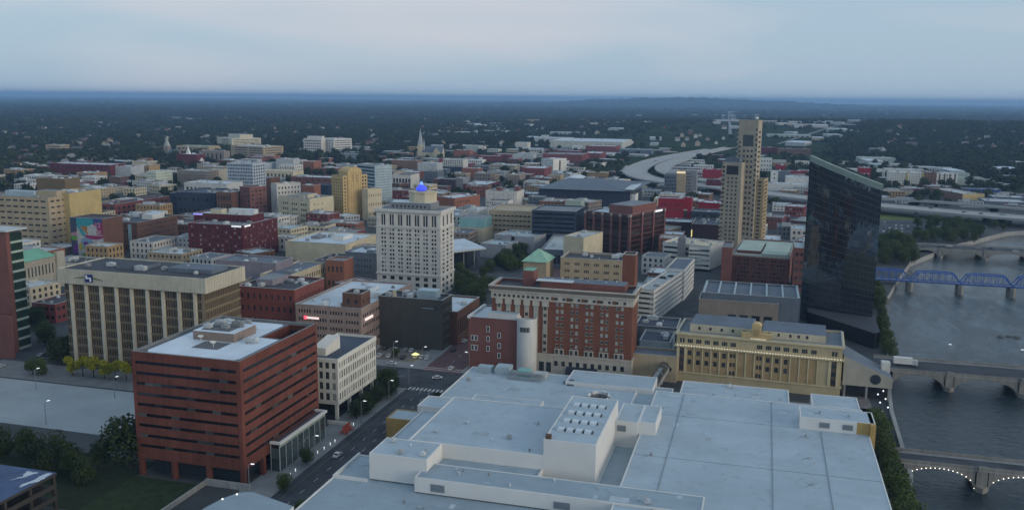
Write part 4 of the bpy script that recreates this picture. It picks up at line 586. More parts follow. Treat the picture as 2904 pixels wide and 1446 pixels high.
for (x, y, a, w, d, h, wl_, rf, fl, ppm) in FILL[:285]:
    c = max(3, int(w/3.6)); c2 = max(3, int(d/3.6)); k = rng.choice(((.5,.5),(.35,.45),(.62,.4),(.45,.6)))
    ar = 'far hillside' if y > 1300 else 'middle' if y > 850 else 'nearer'
    building(('city_block', 'low %s building with %s roof %s' % (WN[wl_], RN[rf], near_phrase(x+w/2, y+d/2)), 'building', x, y, a, w, d, h, 0, wl_, rf, [(c,fl,k[0],k[1],.03,.97,.05,.95,1,'mix' if wl_ in ('mill','darkred') else 'glass')], [(c2,fl,k[0],k[1],.03,.97,.05,.95,1,'glass')] , [], .7, [(.15,.45,.3,.7,2.6,'palegrey')] if w > 22 else [], ppm))['group'] = 'low city blocks, %s' % ar
# ------------------------------------------------------------------ details on the landmark buildings
def part(bname, name, m, fn):
    b = MB(); fn(b); return b.build(name, m, BLD[bname]['node'])
def pbox(parent, name, x0,x1,y0,y1,z0,z1, m, mt=None):
    b = MB(); b.box(x0,x1,y0,y1,z0,z1,0,1 if mt else None); return b.build(name, [m, mt] if mt else m, parent)
EM = lambda n, c, e: mat(n, c, .5, .02, .5, emit=e, ecol=c)
LAMP = EM('lamp_glow', (1,.93,.78), 2.2); LAMPW = EM('lamp_white', (.95,.98,1), .8)
# bank tower: columns, ribbed crown, logo
B_ = BLD['bank_tower']; nd = B_['node']; w, d, h = B_['w'], B_['d'], B_['h']
CREAM = mat('precast_cream', (.50,.48,.40), .8, .1, .2, streak=.25)
for i in range(9):
    x = w*(.056+i*.1105)
    pbox(nd, 'column', x-.6, x+.6, -1.3, -.02, 0, h*.865, CREAM)
pbox(nd, 'corner_pier', w-1.4, w+.36, -.5, -.36, 0, h*.865, mat('bronze_panel', (.21,.165,.11)))
b = MB(); zc = h*.872
for (x0,x1,y0,y1) in ((-1.9,w+1.9,-1.9,-1.4),(w+1.4,w+1.9,-1.4,d+1.4),(-1.9,w+1.9,d+1.4,d+1.9),(-1.9,-1.4,-1.4,d+1.4)): b.box(x0,x1,y0,y1,zc,h+.9)
b.quad((-1.4,-1.4,zc+.02),(w+1.4,-1.4,zc+.02),(w+1.4,d+1.4,zc+.02),(-1.4,d+1.4,zc+.02))
b.build('crown', CREAM, nd)
pbox(nd, 'roof_slab', -1.38, w+1.38, -1.38, d+1.38, h+.2, h+.4, roofmat('tar'))
b = MB()
for i in range(int(w/1.15)): b.box(-1.4+i*1.15+.1, -1.4+i*1.15+.32, -2.05, -1.9, zc+.1, h+.85)
for i in range(int(d/1.15)): b.box(w+1.9, w+2.05, i*1.15, i*1.15+.22, zc+.1, h+.85)
tag(b.build('rib', mat('precast_rib', (.42,.40,.33), .8, .1, .2), nd), kind='stuff')  # ribs in a slightly darker cream than the crown
b = MB()
for j in range(9): b.box(.0, w, -.35, -.02, h*.04+j*h*.092, h*.055+j*h*.092); b.box(w+.02, w+.35, 0, d, h*.04+j*h*.092, h*.055+j*h*.092)
b.build('spandrel', mat('bronze_panel', (.21,.165,.11), .6, .15, .2), nd)
NB = mat('logo_blue', (.02,.035,.16), .5); NW = mat('logo_white', (.7,.72,.75), .5); NG = mat('logo_green', (.05,.12,.04), .6)
lz = (zc+h)/2+.5; lg = pbox(nd, 'logo_plate', 13.0, 16.9, -2.35, -2.06, lz-1.9, lz+1.5, NB)
b = MB(); b.box(13.4,14.3,-2.42,-2.36,lz-.5,lz+1.2); b.box(14.3,14.9,-2.42,-2.36,lz-.5,lz+.2); b.box(15.5,16.3,-2.42,-2.36,lz-1.6,lz+.2); b.box(15,15.5,-2.42,-2.36,lz-.4,lz+.2); b.build('logo_numerals', NW, lg)
b = MB(); pr = None
for k in range(25):
    t = k/24; x = 6.8+16.4*t; z = lz-1.35+1.5*math.sin(math.pi*(t*.85+.12)); th_ = .3*math.sin(math.pi*t)+.03
    if pr and not (12.6 < x < 17.6): b.quad((pr[0],-2.3,pr[1]-pr[2]),(x,-2.3,z-th_),(x,-2.3,z+th_),(pr[0],-2.3,pr[1]+pr[2]))
    pr = (x,z,th_)
b.build('logo_arc', NG, lg)
for k in range(7): link('roof_unit', UNITS[k % 4], nd, (6+k*9.3, d*(.3+.3*((k*7) % 3)/2), h+.4))
pbox(nd, 'penthouse', w*.66, w*.97, d*.35, d*.8, h+.41, h+2.2, wallmat('slate'), roofmat('slate'))
pbox(nd, 'penthouse', w*.3, w*.5, d*.3, d*.75, h+.41, h+2, wallmat('slate'), roofmat('tar'))
# federal building: hipped copper roof and portico blocks
B_ = BLD['federal_building']; nd = B_['node']; w, d, h = B_['w'], B_['d'], B_['h']
b = MB(); r0_, r1_ = (w*.5, d*.28, h+5), (w*.5, d*.72, h+5); c4 = [(-.8,-.8,h+.2),(w+.8,-.8,h+.2),(w+.8,d*.86,h+.2),(-.8,d*.86,h+.2)]
b.quad(c4[1],c4[2],r1_,r0_); b.quad(c4[3],c4[0],r0_,r1_); b.poly([c4[0],c4[1],r0_]); b.poly([c4[2],c4[3],r1_]); b.build('copper_roof', roofmat('copper'), nd)
pbox(nd, 'portico', w-.5, w+1.6, d*.82, d*1.02, 0, h+2.4, wallmat('stone'))
pbox(nd, 'cornice', w+.02, w+.8, 0, d*.81, h-1.6, h-.4, wallmat('stone'))
# mural panels on the end wall
B_ = BLD['mural_building']; nd = B_['node']; w, h = B_['w'], B_['h']
MC = dict(w=(.5,.52,.52), t=(.05,.33,.38), o=(.42,.2,.05), v=(.16,.05,.28), m=(.33,.03,.14), g=(.10,.32,.04), b=(.2,.36,.5), p=(.45,.25,.3), y=(.45,.42,.08), d=(.06,.08,.13), n=(.05,.08,.25))
mural = MB(); keys = list(MC)
def mp_(pts, k, dep): mural.poly([(p[0]*w, -dep, p[1]*h) for p in pts], keys.index(k))
mp_([(0,0),(1,0),(1,1),(0,1)],'w',.05); mp_([(0,.0),(.2,.0),(.2,1),(0,1)],'d',.06); mp_([(.0,.62),(.2,.66),(.2,.42),(.02,.46)],'p',.07); mp_([(0,.55),(.2,.55),(.16,.44),(.03,.44)],'g',.08); mp_([(.04,.3),(.2,.4),(.2,.12),(.06,.1)],'v',.07)
mp_([(.2,.8),(.72,.8),(.72,1),(.2,1)],'t',.06); mp_([(.3,.8),(.56,.55),(.72,.55),(.5,.8)],'o',.07); mp_([(.2,.8),(.3,.8),(.5,.55),(.36,.55)],'t',.07)
mp_([(.72,1),(1,1),(1,.6),(.72,.6)],'m',.07); mp_([(.72,.86),(1,.92),(1,1),(.72,1)],'n',.08); mp_([(.78,.9),(.93,.9),(.93,.78),(.78,.78)],'p',.085); mp_([(.82,.87),(.89,.87),(.89,.81),(.82,.81)],'v',.09); mp_([(.8,.72),(.95,.72),(.95,.62),(.8,.62)],'p',.085)
circ = lambda cx, cy, rx, ry, n=18, a0=0, a1=2*math.pi: [(cx+rx*math.cos(a0+(a1-a0)*k/n), cy+ry*math.sin(a0+(a1-a0)*k/n)) for k in range(n+(1 if a1-a0 < 6 else 0))]
mp_(circ(.68,.68,.16,.17),'w',.08); mp_(circ(.72,.58,.3,.1,12,math.pi,2*math.pi),'m',.09); mp_([(.2,.52),(.62,.52),(.62,.2),(.2,.2)],'w',.07); mp_(circ(.48,.36,.2,.16),'b',.08); mp_(circ(.45,.37,.08,.06),'v',.09); mp_([(.22,.34),(.34,.4),(.36,.22),(.24,.2)],'y',.085)
mp_([(.28,.12),(.72,.12),(.66,.02),(.42,.0)],'g',.08); mp_([(.62,.5),(.74,.34),(.8,.18),(.62,.2)],'b',.075); mp_([(.8,.3),(.88,.42),(.84,.18)],'g',.08)
mural.build('mural', [mat('mural_'+k, tuple(x*.8 for x in MC[k]), .8, .25, .5) for k in keys], nd)
B_ = BLD['brick_office']; nd = B_['node']; pbox(nd, 'corner_strip', B_['w']*.74, B_['w']*.83, -.25, -.02, 1, B_['h']*.93, mat('pale_blue_strip', (.28,.42,.5), .6))
B_ = BLD['tan_government_block']; 
# dark red block: lit signs and cornice
SIGNW = EM('sign_white', (.9,.9,.95), .45); SIGNV = EM('sign_violet', (.35,.33,.9), .5); SIGNR = EM('sign_red', (1,.1,.16), .9)
B_ = BLD['dark_red_block']; nd = B_['node']; w, d, h = B_['w'], B_['d'], B_['h']
pbox(nd, 'sign', w*.8, w*.97, -.4, -.05, h-1.3, h-.2, SIGNW); pbox(nd, 'sign', w+.05, w+.4, d*.04, d*.2, h-1.4, h-.3, SIGNW)
B_ = BLD['upper_red_block']; pbox(B_['node'], 'sign', 0, B_['w']*.16, -.4, -.05, B_['h']-1.4, B_['h']-.2, SIGNV)
B_ = BLD['pink_block']; nd = B_['node']; w, d, h = B_['w'], B_['d'], B_['h']
pbox(nd, 'sign_disc', w*.135, w*.175, -.5, -.05, h*.695, h*.765, SIGNR); pbox(nd, 'sign', w*.18, w*.36, -.45, -.05, h*.71, h*.75, EM('sign_warm', (1,.78,.75), .55)); pbox(nd, 'sign', w+.05, w+.45, d*.06, d*.2, h*.71, h*.76, EM('sign_warm', (1,.78,.75), .55))
B_ = BLD['dark_grey_block']; nd = B_['node']; w, h = B_['w'], B_['h']
pbox(nd, 'sign', w*.68, w*.9, -.3, -.05, h*.80, h*.845, mat('sign_backing', (.03,.035,.06), .5)); b = MB()
for k in range(9): b.box(w*(.69+k*.021), w*(.69+k*.021+.015), -.36, -.31, h*.815, h*(.832+.006*(k % 3 == 0)))
b.build('sign_letters', mat('sign_grey', (.42,.43,.5), .6), nd)
# stone tower: window bays, attic, beacon
B_ = BLD['stone_tower']; nd, root = B_['node'], B_['root']; w, d, h, rz = B_['w'], B_['d'], B_['h'], B_['rz']
STONE = wallmat('palestone')
for z, e, t in ((h-1.6,1.1,1.7),(h*.785,.45,.7),(h*.225,.5,.9)):
    b = MB()
    for (x0,x1,y0,y1) in ((-e,w+e,-e,-.02),(w+.02,w+e,-.02,d+.02),(-e,w+e,d+.02,d+e),(-e,-.02,-.02,d+.02)): b.box(x0,x1,y0,y1,z,z+t)
    b.build('cornice', STONE, nd)
for i in range(8):
    x = w*(.035+i*.1325); pbox(nd, 'pilaster', x-.75, x+.75, -.4, -.02, h*.80, h*.955, STONE)
pbox(nd, 'penthouse', w*.17, w*.8, d*.25, d*.85, rz+.01, rz+4.6, wallmat('midgrey'), roofmat('white')); b = MB()
for k in range(9): b.box(w*(.2+k*.062), w*(.225+k*.062), d*.25-.04, d*.25-.01, rz+1.6, rz+3)
b.build('window', GL, nd)
up_ = MB(); cx, cyy = w*.6, d*.6; up_.prism([(cx+9*math.cos(t)*1.0, cyy+6.2*math.sin(t)) for t in [2*math.pi*(k+.5)/8 for k in range(8)]], rz+4.62, rz+10.8, 0, 1); up_.build('attic_tower', [wallmat('cream'), roofmat('grey')], nd)
b = MB(); b.prism([(cx+9.4*math.cos(t), cyy+6.6*math.sin(t)) for t in [2*math.pi*(k+.5)/8 for k in range(8)]], rz+10.2, rz+11.1); b.build('cornice', wallmat('cream'), nd)
BEAC = EM('beacon_blue', (.06,.09,.8), .5); BEAC2 = EM('beacon_pale', (.2,.34,.85), .6)
b = MB(); bz = rz+11.2; b.lathe([(1.4,bz),(3.3,bz+.5),(3.6,bz+1.4),(3.0,bz+2.3),(1.9,bz+3.2),(1.1,bz+3.9)], 14, 0, (cx-1,cyy)); b.lathe([(1.1,bz+3.9),(1.0,bz+5.2),(.5,bz+5.8),(0,bz+5.9)], 14, 1, (cx-1,cyy)); b.build('beacon', [BEAC, BEAC2], nd)
# deco tower crown
B_ = BLD['deco_tower']; nd = B_['node']; w, d, h = B_['w'], B_['d'], B_['h']
b = MB(); y0, y1 = d*.17, d*.74
b.box(w*.3, w+1.2, y0, y1, .0, h+4); b.poly([(w+1.2,y0,h+4),(w+1.2,y1,h+4),(w+1.2,y1-2,h+6.5),(w+1.2,(y0+y1)/2,h+8.2),(w+1.2,y0+2,h+6.5)]); b.poly([(w*.3,y0,h+4),(w*.3,y1,h+4),(w*.3,y1-2,h+6.5),(w*.3,(y0+y1)/2,h+8.2),(w*.3,y0+2,h+6.5)])
P5 = [(y0,h+4),(y0+2,h+6.5),((y0+y1)/2,h+8.2),(y1-2,h+6.5),(y1,h+4)]
for (a,za),(c,zc_) in zip(P5,P5[1:]): b.quad((w*.3,a,za),(w+1.2,a,za),(w+1.2,c,zc_),(w*.3,c,zc_))
b.build('crown_pavilion', wallmat('gold'), nd); b = MB()
for k in range(6): y = y0+(y1-y0)*(.08+k*.168); b.box(w+1.2, w+1.5, y-.35, y+.35, 1, h+3)
b.build('pier', wallmat('gold'), nd)
b = MB()
for j in range(3):
    for k in (.35,.65): y = y0+(y1-y0)*k; b.box(w+1.19, w+1.23, y-.4, y+.4, h-2+j*2.4-4, h-.6+j*2.4-4)
tag(b.build('window', GL, nd), kind='stuff')
# hotel: frieze, base, bays, cornice, awning
B_ = BLD['hotel']; nd = B_['node']; w, d, h, rz = B_['w'], B_['d'], B_['h'], B_['rz']
LIME = mat('limestone', (.45,.42,.36), .8, .12, .25, streak=.2)
def ring(nm, e, z0, z1, m):
    b = MB()
    for (x0,x1,y0,y1) in ((-e,w+e,-e,-.02),(w+.02,w+e,-.02,d+.02),(-e,w+e,d+.02,d+e),(-e,-.02,-.02,d+.02)): b.box(x0,x1,y0,y1,z0,z1)
    return b.build(nm, m, nd)
ring('cornice', 1.3, h-1.5, h-.1, mat('cornice_dark', (.12,.105,.09), .7)); ring('cornice', 1.0, h-2.3, h-1.51, LIME)
b = MB()
for (x0,x1,y0,y1) in ((-1.32,w+1.32,-1.32,-.4),(-1.32,-.4,-.4,d+.4),(w+.4,w+1.32,-.4,d+.4)): b.box(x0,x1,y0,y1,h-.08,h+.35)
b.build('coping', LIME, nd)
ring('frieze', .28, h*.855, h-2.31, LIME); ring('base_course', .3, 0, h*.238, LIME); ring('string_course', .6, h*.239, h*.255, LIME)
FR = []
b = MB()
for i in range(12): x = w*(.025+i*.0345); b.box(x-.55,x+.55,-.36,-.29,h*.878,h*.905)
for i in range(10): x = w*(.47+i*.053); b.box(x-.6,x+.6,-.36,-.29,h*.876,h*.905)
b.build('frieze_window', GL, nd)
b = MB()
for i in range(5): x = w*(.447+i*.107); b.box(x-.9,x+.9,-.36,-.29,h*.872,h*.91)
b.build('frieze_panel', mat('frieze_brick', (.14,.07,.045), .85, .2, .4), nd)
for i in range(6):          # pale bays on the left part of the front
    x = w*(.055+i*.0672)
    pbox(nd, 'bay', x-1.05, x+1.05, -.3, -.02, h*.262, h*.79, mat('bay_stone', (.36,.33,.28), .8, .15, .3)); pbox(nd, 'bay_head', x-1.5, x+1.5, -.42, -.02, h*.795, h*.853, LIME)
    for j in range(7): link('window', pane_mesh(1.3, 1.5, 'blinds'), nd, (x, -.37, h*(.30+j*.079)))
FRW = mat('window_frame_pale', (.36,.38,.34), .7)
fm = MB(); fm.box(-.62,.62,0,.05,-.78,-.62); fm.box(-.62,.62,0,.05,.55,.74); fm.box(-.64,-.55,.0,.05,-.62,.55); fm = fm.mesh('window_frame', FRW)
for i in range(10):
    x = w*((.478 if i % 2 == 0 else .512)+(i//2)*.105)
    for j in range(7):
        z = h*(.356+j*.0785)
        if z > h*.85: continue
        wo = link('window', pane_mesh(1.05, 1.3, 'blinds'), nd, (x, -.1, z)); f = link('frame', fm, wo, (0, -.08, 0))
    b = MB(); b.box(x-1,x+1,-.36,-.1,h*.257,h*.322); b.build('window_surround', LIME, nd); link('window', pane_mesh(1.1,1.9,'glass'), nd, (x,-.43,h*.286))
for i in range(12):
    x = w*(.37+i*.052)
    link('window', pane_mesh(1.5 if i > 1 else 2.2, 2.2 if i > 1 else 4.4, 'glass'), nd, (x, -.37, h*(.15 if i > 1 else .1)))
AWN = mat('awning_navy', (.02,.024,.045), .7); b = MB(); x0, x1 = w*.55, w*.77
b.quad((x0,-.35,h*.125),(x1,-.35,h*.125),(x1,-3.2,h*.06),(x0,-3.2,h*.06)); b.quad((x0,-3.2,h*.06),(x1,-3.2,h*.06),(x1,-3.2,h*.02),(x0,-3.2,h*.02)); b.poly([(x0,-.35,h*.125),(x0,-3.2,h*.06),(x0,-.35,h*.06)]); b.build('awning', AWN, nd)
pbox(nd, 'penthouse', w*.33, w*.93, d*.35, d*.92, rz+.01, rz+3.2, wallmat('rosebrick'), roofmat('slate')); pbox(nd, 'roof_canopy', w*.3, w*.56, d*.3, d*.55, rz+3.25, rz+3.6, wallmat('white'), roofmat('white')); pbox(nd, 'penthouse', w*.19, w*.27, d*.5, d*.95, rz+.01, rz+7, wallmat('rosebrick'), roofmat('copper'))
for k in range(8): link('roof_vent', VENT, nd, (w*(.4+k*.065), d*(.55+.2*(k % 2)), rz+3.2))
B_ = BLD['hotel_pavilion']; nd = B_['node']; w, d, h = B_['w'], B_['d'], B_['h']; b = MB(); ap = (w/2,d/2,h+6)
c4 = [(-1,-1,h+.2),(w+1,-1,h+.2),(w+1,d+1,h+.2),(-1,d+1,h+.2)]
for k in range(4): b.poly([c4[k],c4[(k+1) % 4],ap])
b.build('hipped_roof', mat('verdigris', (.24,.42,.32), .8, .15, .3), nd)
# brick club: windows, white cap, stair cylinder
B_ = BLD['brick_club']; nd = B_['node']; w, d, h = B_['w'], B_['d'], B_['h']
STUC = mat('white_stucco', (.55,.57,.57), .8, .08, .2, streak=.15)
for (u, z) in ((.085,.62),(.16,.62),(.085,.44),(.16,.44),(.41,.8),(.41,.62),(.41,.44),(.64,.7),(.64,.51),(.64,.33)):
    wo = link('window', pane_mesh(.95, 2.0, 'glass'), nd, (u*w, -.08, z*h)); b = MB(); b.box(-.75,.75,.0,.07,-1.25,1.25); b.build('frame', STUC, wo, (0,.02,0))
pbox(nd, 'roof_cap', w*.4, w+.3, -.3, d*.6, h+.17, h+2.6, STUC, roofmat('paleblue')); pbox(nd, 'cornice', -.5, .9, -.4, d, h-.6, h+.5, STUC); pbox(nd, 'roof_frame', w*.3, w*1.15, d*.7, d*.75, h+3, h+3.5, METAL)
b = MB(); b.lathe([(4.4,0),(4.4,h+1.2),(4.1,h+1.2),(4.1,h+.4),(0,h+.4)], 28, 0, (w+4.2, 1.5)); b.build('stair_cylinder', STUC, nd)
b = MB(); cxx = w+4.2
for k in range(7):
    a = R(-118+k*8.5); a2 = a+R(6.5); b.quad((cxx+4.44*math.cos(a),1.5+4.44*math.sin(a),h-4.4),(cxx+4.44*math.cos(a2),1.5+4.44*math.sin(a2),h-4.4),(cxx+4.44*math.cos(a2),1.5+4.44*math.sin(a2),h-2.2),(cxx+4.44*math.cos(a),1.5+4.44*math.sin(a),h-2.2))
b.build('window', GL, nd)
# link wall with round window, glazed footbridge
B_ = BLD['hotel_link']; nd = B_['node']; w, h = B_['w'], B_['h']
b = MB(); b.poly([(w*.84+1.1*math.cos(t), -.06, h*.5+1.1*math.sin(t)) for t in [2*math.pi*k/20 for k in range(20)]]); b.build('round_window', GL, nd)
tube = thing('glazed_footbridge', 'dark glazed barrel-roofed footbridge between convention centre and hotel link', 'footbridge', (-38.5, 349, 0)); b = MB(); n_ = 9
for k in range(n_):
    a, a2 = math.pi*k/n_, math.pi*(k+1)/n_
    b.quad((-2.2*math.cos(a),0,7+1.9*math.sin(a)),(-2.2*math.cos(a2),0,7+1.9*math.sin(a2)),(-2.2*math.cos(a2)+2,29,7+1.9*math.sin(a2)),(-2.2*math.cos(a)+2,29,7+1.9*math.sin(a)))
b.build('glass_vault', mat('dark_glass', (.03,.04,.05), .12, spec=.6), tube); b = MB(); b.quad((-2.3,0,4.8),(2.3,0,4.8),(4.3,29,4.8),(-.3,29,4.8)); b.quad((-2.3,0,4.8),(-.3,29,4.8),(-.3,29,7),(-2.3,0,7)); b.quad((2.3,0,4.8),(4.3,29,4.8),(4.3,29,7),(2.3,0,7)); b.build('deck', CONC, tube)
for y in (4, 14, 24):
    b = MB(); b.bar((0+y*.07,y,0),(0+y*.07,y,4.8),.35); b.build('pier', CONC, tube)
    b = MB()
    for k in range(n_):
        a, a2 = math.pi*k/n_, math.pi*(k+1)/n_; b.bar((-2.25*math.cos(a)+y*.07,y,7+1.95*math.sin(a)),(-2.25*math.cos(a2)+y*.07,y,7+1.95*math.sin(a2)),.12,0,4)
    b.build('rib', METAL, tube)
# yellow hotel
B_ = BLD['yellow_hotel']; nd = B_['node']; w, d, h, rz = B_['w'], B_['d'], B_['h'], B_['rz']
YS = wallmat('gold2'); YP = mat('yellow_panel', (.36,.255,.13), .85, .15, .3); YC = mat('yellow_trim', (.55,.47,.29), .8, .1, .3)
for (z0,z1,e) in ((h-.9,h-.05,.7),(h*.715,h*.745,.8),(h*.185,h*.21,.4)):
    b = MB(); b.box(-e,w+e,-e,-.02,z0,z1); b.box(w+.02,w+e,-.02,d,z0,z1); b.box(-e,-.02,-.02,d,z0,z1); b.build('cornice', YC, nd)
NB_ = 16
for i in range(NB_):
    x = w*(.085+i*.0535+ (.0 if i < 15 else 0)); bw = w*.0435
    if i >= 15: continue
    pbox(nd, 'panel', x-bw/2, x+bw/2, -.12, -.02, h*.22, h*.69, YP)
    pbox(nd, 'pier', x+bw/2+.1, x+bw/2+.6, -.4, -.02, h*.215, h*.7, YC)
    for k in (-.22,0,.22) if i not in (6,7) else ():
        link('window', pane_mesh(.62,1.7,'glass'), nd, (x+k*bw*1.2, -.1, h*.84))
    if i in (0,1,2,3,4,9,10,11):
        for z in (.6,.42): link('window', pane_mesh(1.5,2.1,'glass'), nd, (x, -.2, h*z))
    if i in (5,8):
        for z in (.62,.44,.27):
            for s in (-.6,.6): link('window', pane_mesh(.8,1.7,'glass'), nd, (x+s, -.2, h*z))
for x in (w*.035, w*.955):
    pbox(nd, 'corner_bay', x-1, x+1, -.3, -.02, h*.22, h*.69, mat('bay_dark', (.1,.07,.05), .6)); pbox(nd, 'pilaster', x-2.1, x-1.05, -.5, -.02, h*.21, h*.7, YC); pbox(nd, 'pilaster', x+1.05, x+2.1, -.5, -.02, h*.21, h*.7, YC)
    for z in (.3,.45,.6): link('window', pane_mesh(1.7,1.6,'glass'), nd, (x, -.37, h*z))
    for s in (-.6,.6): link('window', pane_mesh(.8,2.0,'glass'), nd, (x+s, -.1, h*.84))
lm = MB(); lm.lathe([(0,-.14),(.14,0),(0,.14)], 6); lm = lm.mesh('lamp', LAMP)
for k in range(58): link('lamp', lm, nd, (w*(k+.5)/58, -.95, h*.752))
for k in range(8): link('lamp', lm, nd, (w*(.46+k*.012), -.8, h+.1))
pbox(nd, 'penthouse', w*.07, w*.46, d*.2, d*.95, rz+.01, rz+3.6, wallmat('cream'), roofmat('slate')); pbox(nd, 'penthouse', w*.52, w*.9, d*.2, d*.95, rz+.01, rz+3.2, wallmat('cream'), roofmat('slate'))
b = MB()
for u in (.13,.2,.27,.34,.41,.56,.62,.69,.74,.79): b.box(w*u-.5,w*u+.5,d*.2-.05,d*.2-.01,rz+1.3,rz+2.6)
b.build('window', GL, nd)
b = MB(); xa, xb = w*.462, w*.515; b.box(xa,xb,-.4,4.2,h+.17,h+5); 
for k in range(8):
    a, a2 = math.pi*k/8, math.pi*(k+1)/8; c_ = (xa+xb)/2; r_ = (xb-xa)/2+.2
    b.quad((c_-r_*math.cos(a),-.5,h+5+1.4*math.sin(a)),(c_-r_*math.cos(a2),-.5,h+5+1.4*math.sin(a2)),(c_-r_*math.cos(a2),4.3,h+5+1.4*math.sin(a2)),(c_-r_*math.cos(a),4.3,h+5+1.4*math.sin(a)))
b.poly([((xa+xb)/2-((xb-xa)/2+.2)*math.cos(math.pi*k/8),-.5,h+5+1.4*math.sin(math.pi*k/8)) for k in range(9)]); b.box(w*.4,w*.58,-.3,2,h+.17,h+2.2); b.build('gable_tower', wallmat('gold'), nd)
b = MB(); b.poly([((xa+xb)/2-1.0*math.cos(math.pi*k/8),-.56,h+3.4+1.0*math.sin(math.pi*k/8)) for k in range(9)]+[((xa+xb)/2+1.0,-.56,h+1.2),((xa+xb)/2-1.0,-.56,h+1.2)]); b.build('niche', YP, nd)
# beige annex with round window right of the yellow hotel
ann = thing('beige_annex', 'beige wall block with a round dark window beside the yellow hotel and river', 'building', (36, 378, 0)); b = MB()
pts = [(0,14,19),(3,10,19),(8,4,13),(14,-2,10),(19,-2,10),(19,9,10),(13,16,13)]
b.prism([(0,0),(19,0),(19,12),(0,22)], 5.5, [17.5,9.5,9.5,17.5], 0, 1); b.build('wall', [wallmat('stone'), roofmat('slate')], ann); pbox(ann, 'wall', 15.5,18.8,8,11.8,9.3,14, wallmat('palestone'))
b = MB(); b.poly([(12.5+2.1*math.cos(t),-.06,8.8+2.1*math.sin(t)) for t in [2*math.pi*k/24 for k in range(24)]]); b.build('round_window', mat('dark_glass', (.03,.04,.05)), ann)
for x in (1,9.5,18): pbox(ann, 'pier', x-.4,x+.4,.4,1.2,0,5.5, CONC)
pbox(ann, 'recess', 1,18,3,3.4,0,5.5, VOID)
# black glass tower: curved plan, slanted top, tilted panes
bt = thing('black_glass_tower', 'black glass tower with curved front and slanted pale green roof edge by the river', 'tower', (24, 512, 0))
Rp = (35.5, -16); ang0 = math.atan2(Rp[1], Rp[0]); Lc = math.hypot(*Rp); ux, uy = Rp[0]/Lc, Rp[1]/Lc; nx, ny = uy, -ux
def plan(t, s): # t 0..1 along, s side -1 front +1 back
    bul = (4*t*(1-t))*(2.2 if s < 0 else 20); return (ux*Lc*t+nx*bul*(-s), uy*Lc*t+ny*bul*(-s))
NT, NF = 34, 24
zt = lambda t: 88.4-13.2*t
gb_ = MB(); ml = MB(); rr = random.Random(3)
for side in (-1, 1):
    for i in range(NT):
        t0, t1 = i/NT, (i+1)/NT; p0, p1 = plan(t0, side), plan(t1, side); ex = Vector((p1[0]-p0[0], p1[1]-p0[1])).normalized(); on = Vector((ex.y,-ex.x))*(1 if side < 0 else -1)
        for j in range(NF):
            za0, za1 = zt(t0)*j/NF, zt(t1)*j/NF; zb0, zb1 = zt(t0)*(j+1)/NF, zt(t1)*(j+1)/NF
            k0, k1, k2, k3 = [rr.gauss(0, .006) for _ in range(4)]; g_ = .07
            q = lambda p, z, k: (p[0]+on.x*k, p[1]+on.y*k, z)
            gb_.quad(q(p0,za0,k0), q(p1,za1,k1), q(p1,zb1-.35,k2), q(p0,zb0-.35,k3), 0 if rr.random() < .8 else 1)
            ml.quad(q(p0,zb0-.37,.05), q(p1,zb1-.37,.05), q(p1,zb1+.02,.05), q(p0,zb0+.02,.05))
        a = (p0[0]-on.x*.02, p0[1]-on.y*.02)
        ml.quad((p0[0]-ex.x*.06+on.x*.07,p0[1]-ex.y*.06+on.y*.07,0),(p0[0]+ex.x*.06+on.x*.07,p0[1]+ex.y*.06+on.y*.07,0),(p0[0]+ex.x*.06+on.x*.07,p0[1]+ex.y*.06+on.y*.07,zt(t0)),(p0[0]-ex.x*.06+on.x*.07,p0[1]-ex.y*.06+on.y*.07,zt(t0)))
BG = mat('black_glass', (.12,.145,.175), .03, .06, .05, metal=.93); BG2 = mat('black_glass_dull', (.10,.115,.135), .08, .08, .05, metal=.9)
tag(gb_.build('pane', [BG, BG2], bt), kind='stuff'); tag(ml.build('mullion', mat('black_mullion', (.055,.06,.07), .35, spec=.5), bt), kind='stuff')
rb = MB(); nr_ = 24
for i in range(nr_):
    t0, t1 = i/nr_, (i+1)/nr_; f0, f1, b0, b1 = plan(t0,-1), plan(t1,-1), plan(t0,1), plan(t1,1)
    rb.quad((*f0,zt(t0)-1.2),(*f1,zt(t1)-1.2),(*b1,zt(t1)-1.2),(*b0,zt(t0)-1.2))
rb.build('roof', roofmat('palegreen'), bt); rim = MB()
for i in range(nr_):
    t0, t1 = i/nr_, (i+1)/nr_; f0, f1 = plan(t0,-1), plan(t1,-1); e = .35; o = lambda p, k: (p[0]+nx*k, p[1]+ny*k)
    rim.quad((*o(f0,e),zt(t0)-.5),(*o(f1,e),zt(t1)-.5),(*o(f1,e),zt(t1)+2.6),(*o(f0,e),zt(t0)+2.6)); rim.quad((*o(f0,e),zt(t0)+2.6),(*o(f1,e),zt(t1)+2.6),(*o(f1,-2.2),zt(t1)+2.6),(*o(f0,-2.2),zt(t0)+2.6)); rim.quad((*o(f0,-2.2),zt(t0)+2.6),(*o(f1,-2.2),zt(t1)+2.6),(*o(f1,-2.2),zt(t1)-1.2),(*o(f0,-2.2),zt(t0)-1.2))
rim.build('roof_edge', mat('green_fascia', (.22,.28,.25), .6, .1, .2), bt)
pod = MB(); pod.prism([(3,-14),(16,-30),(33,-52),(36,-48),(37,-10),(4,2)], 0, 8, 0, 1); pod.build('podium', [mat('podium_glass', (.014,.017,.02), .15, .3, .1, spec=.5), roofmat('tar')], bt)
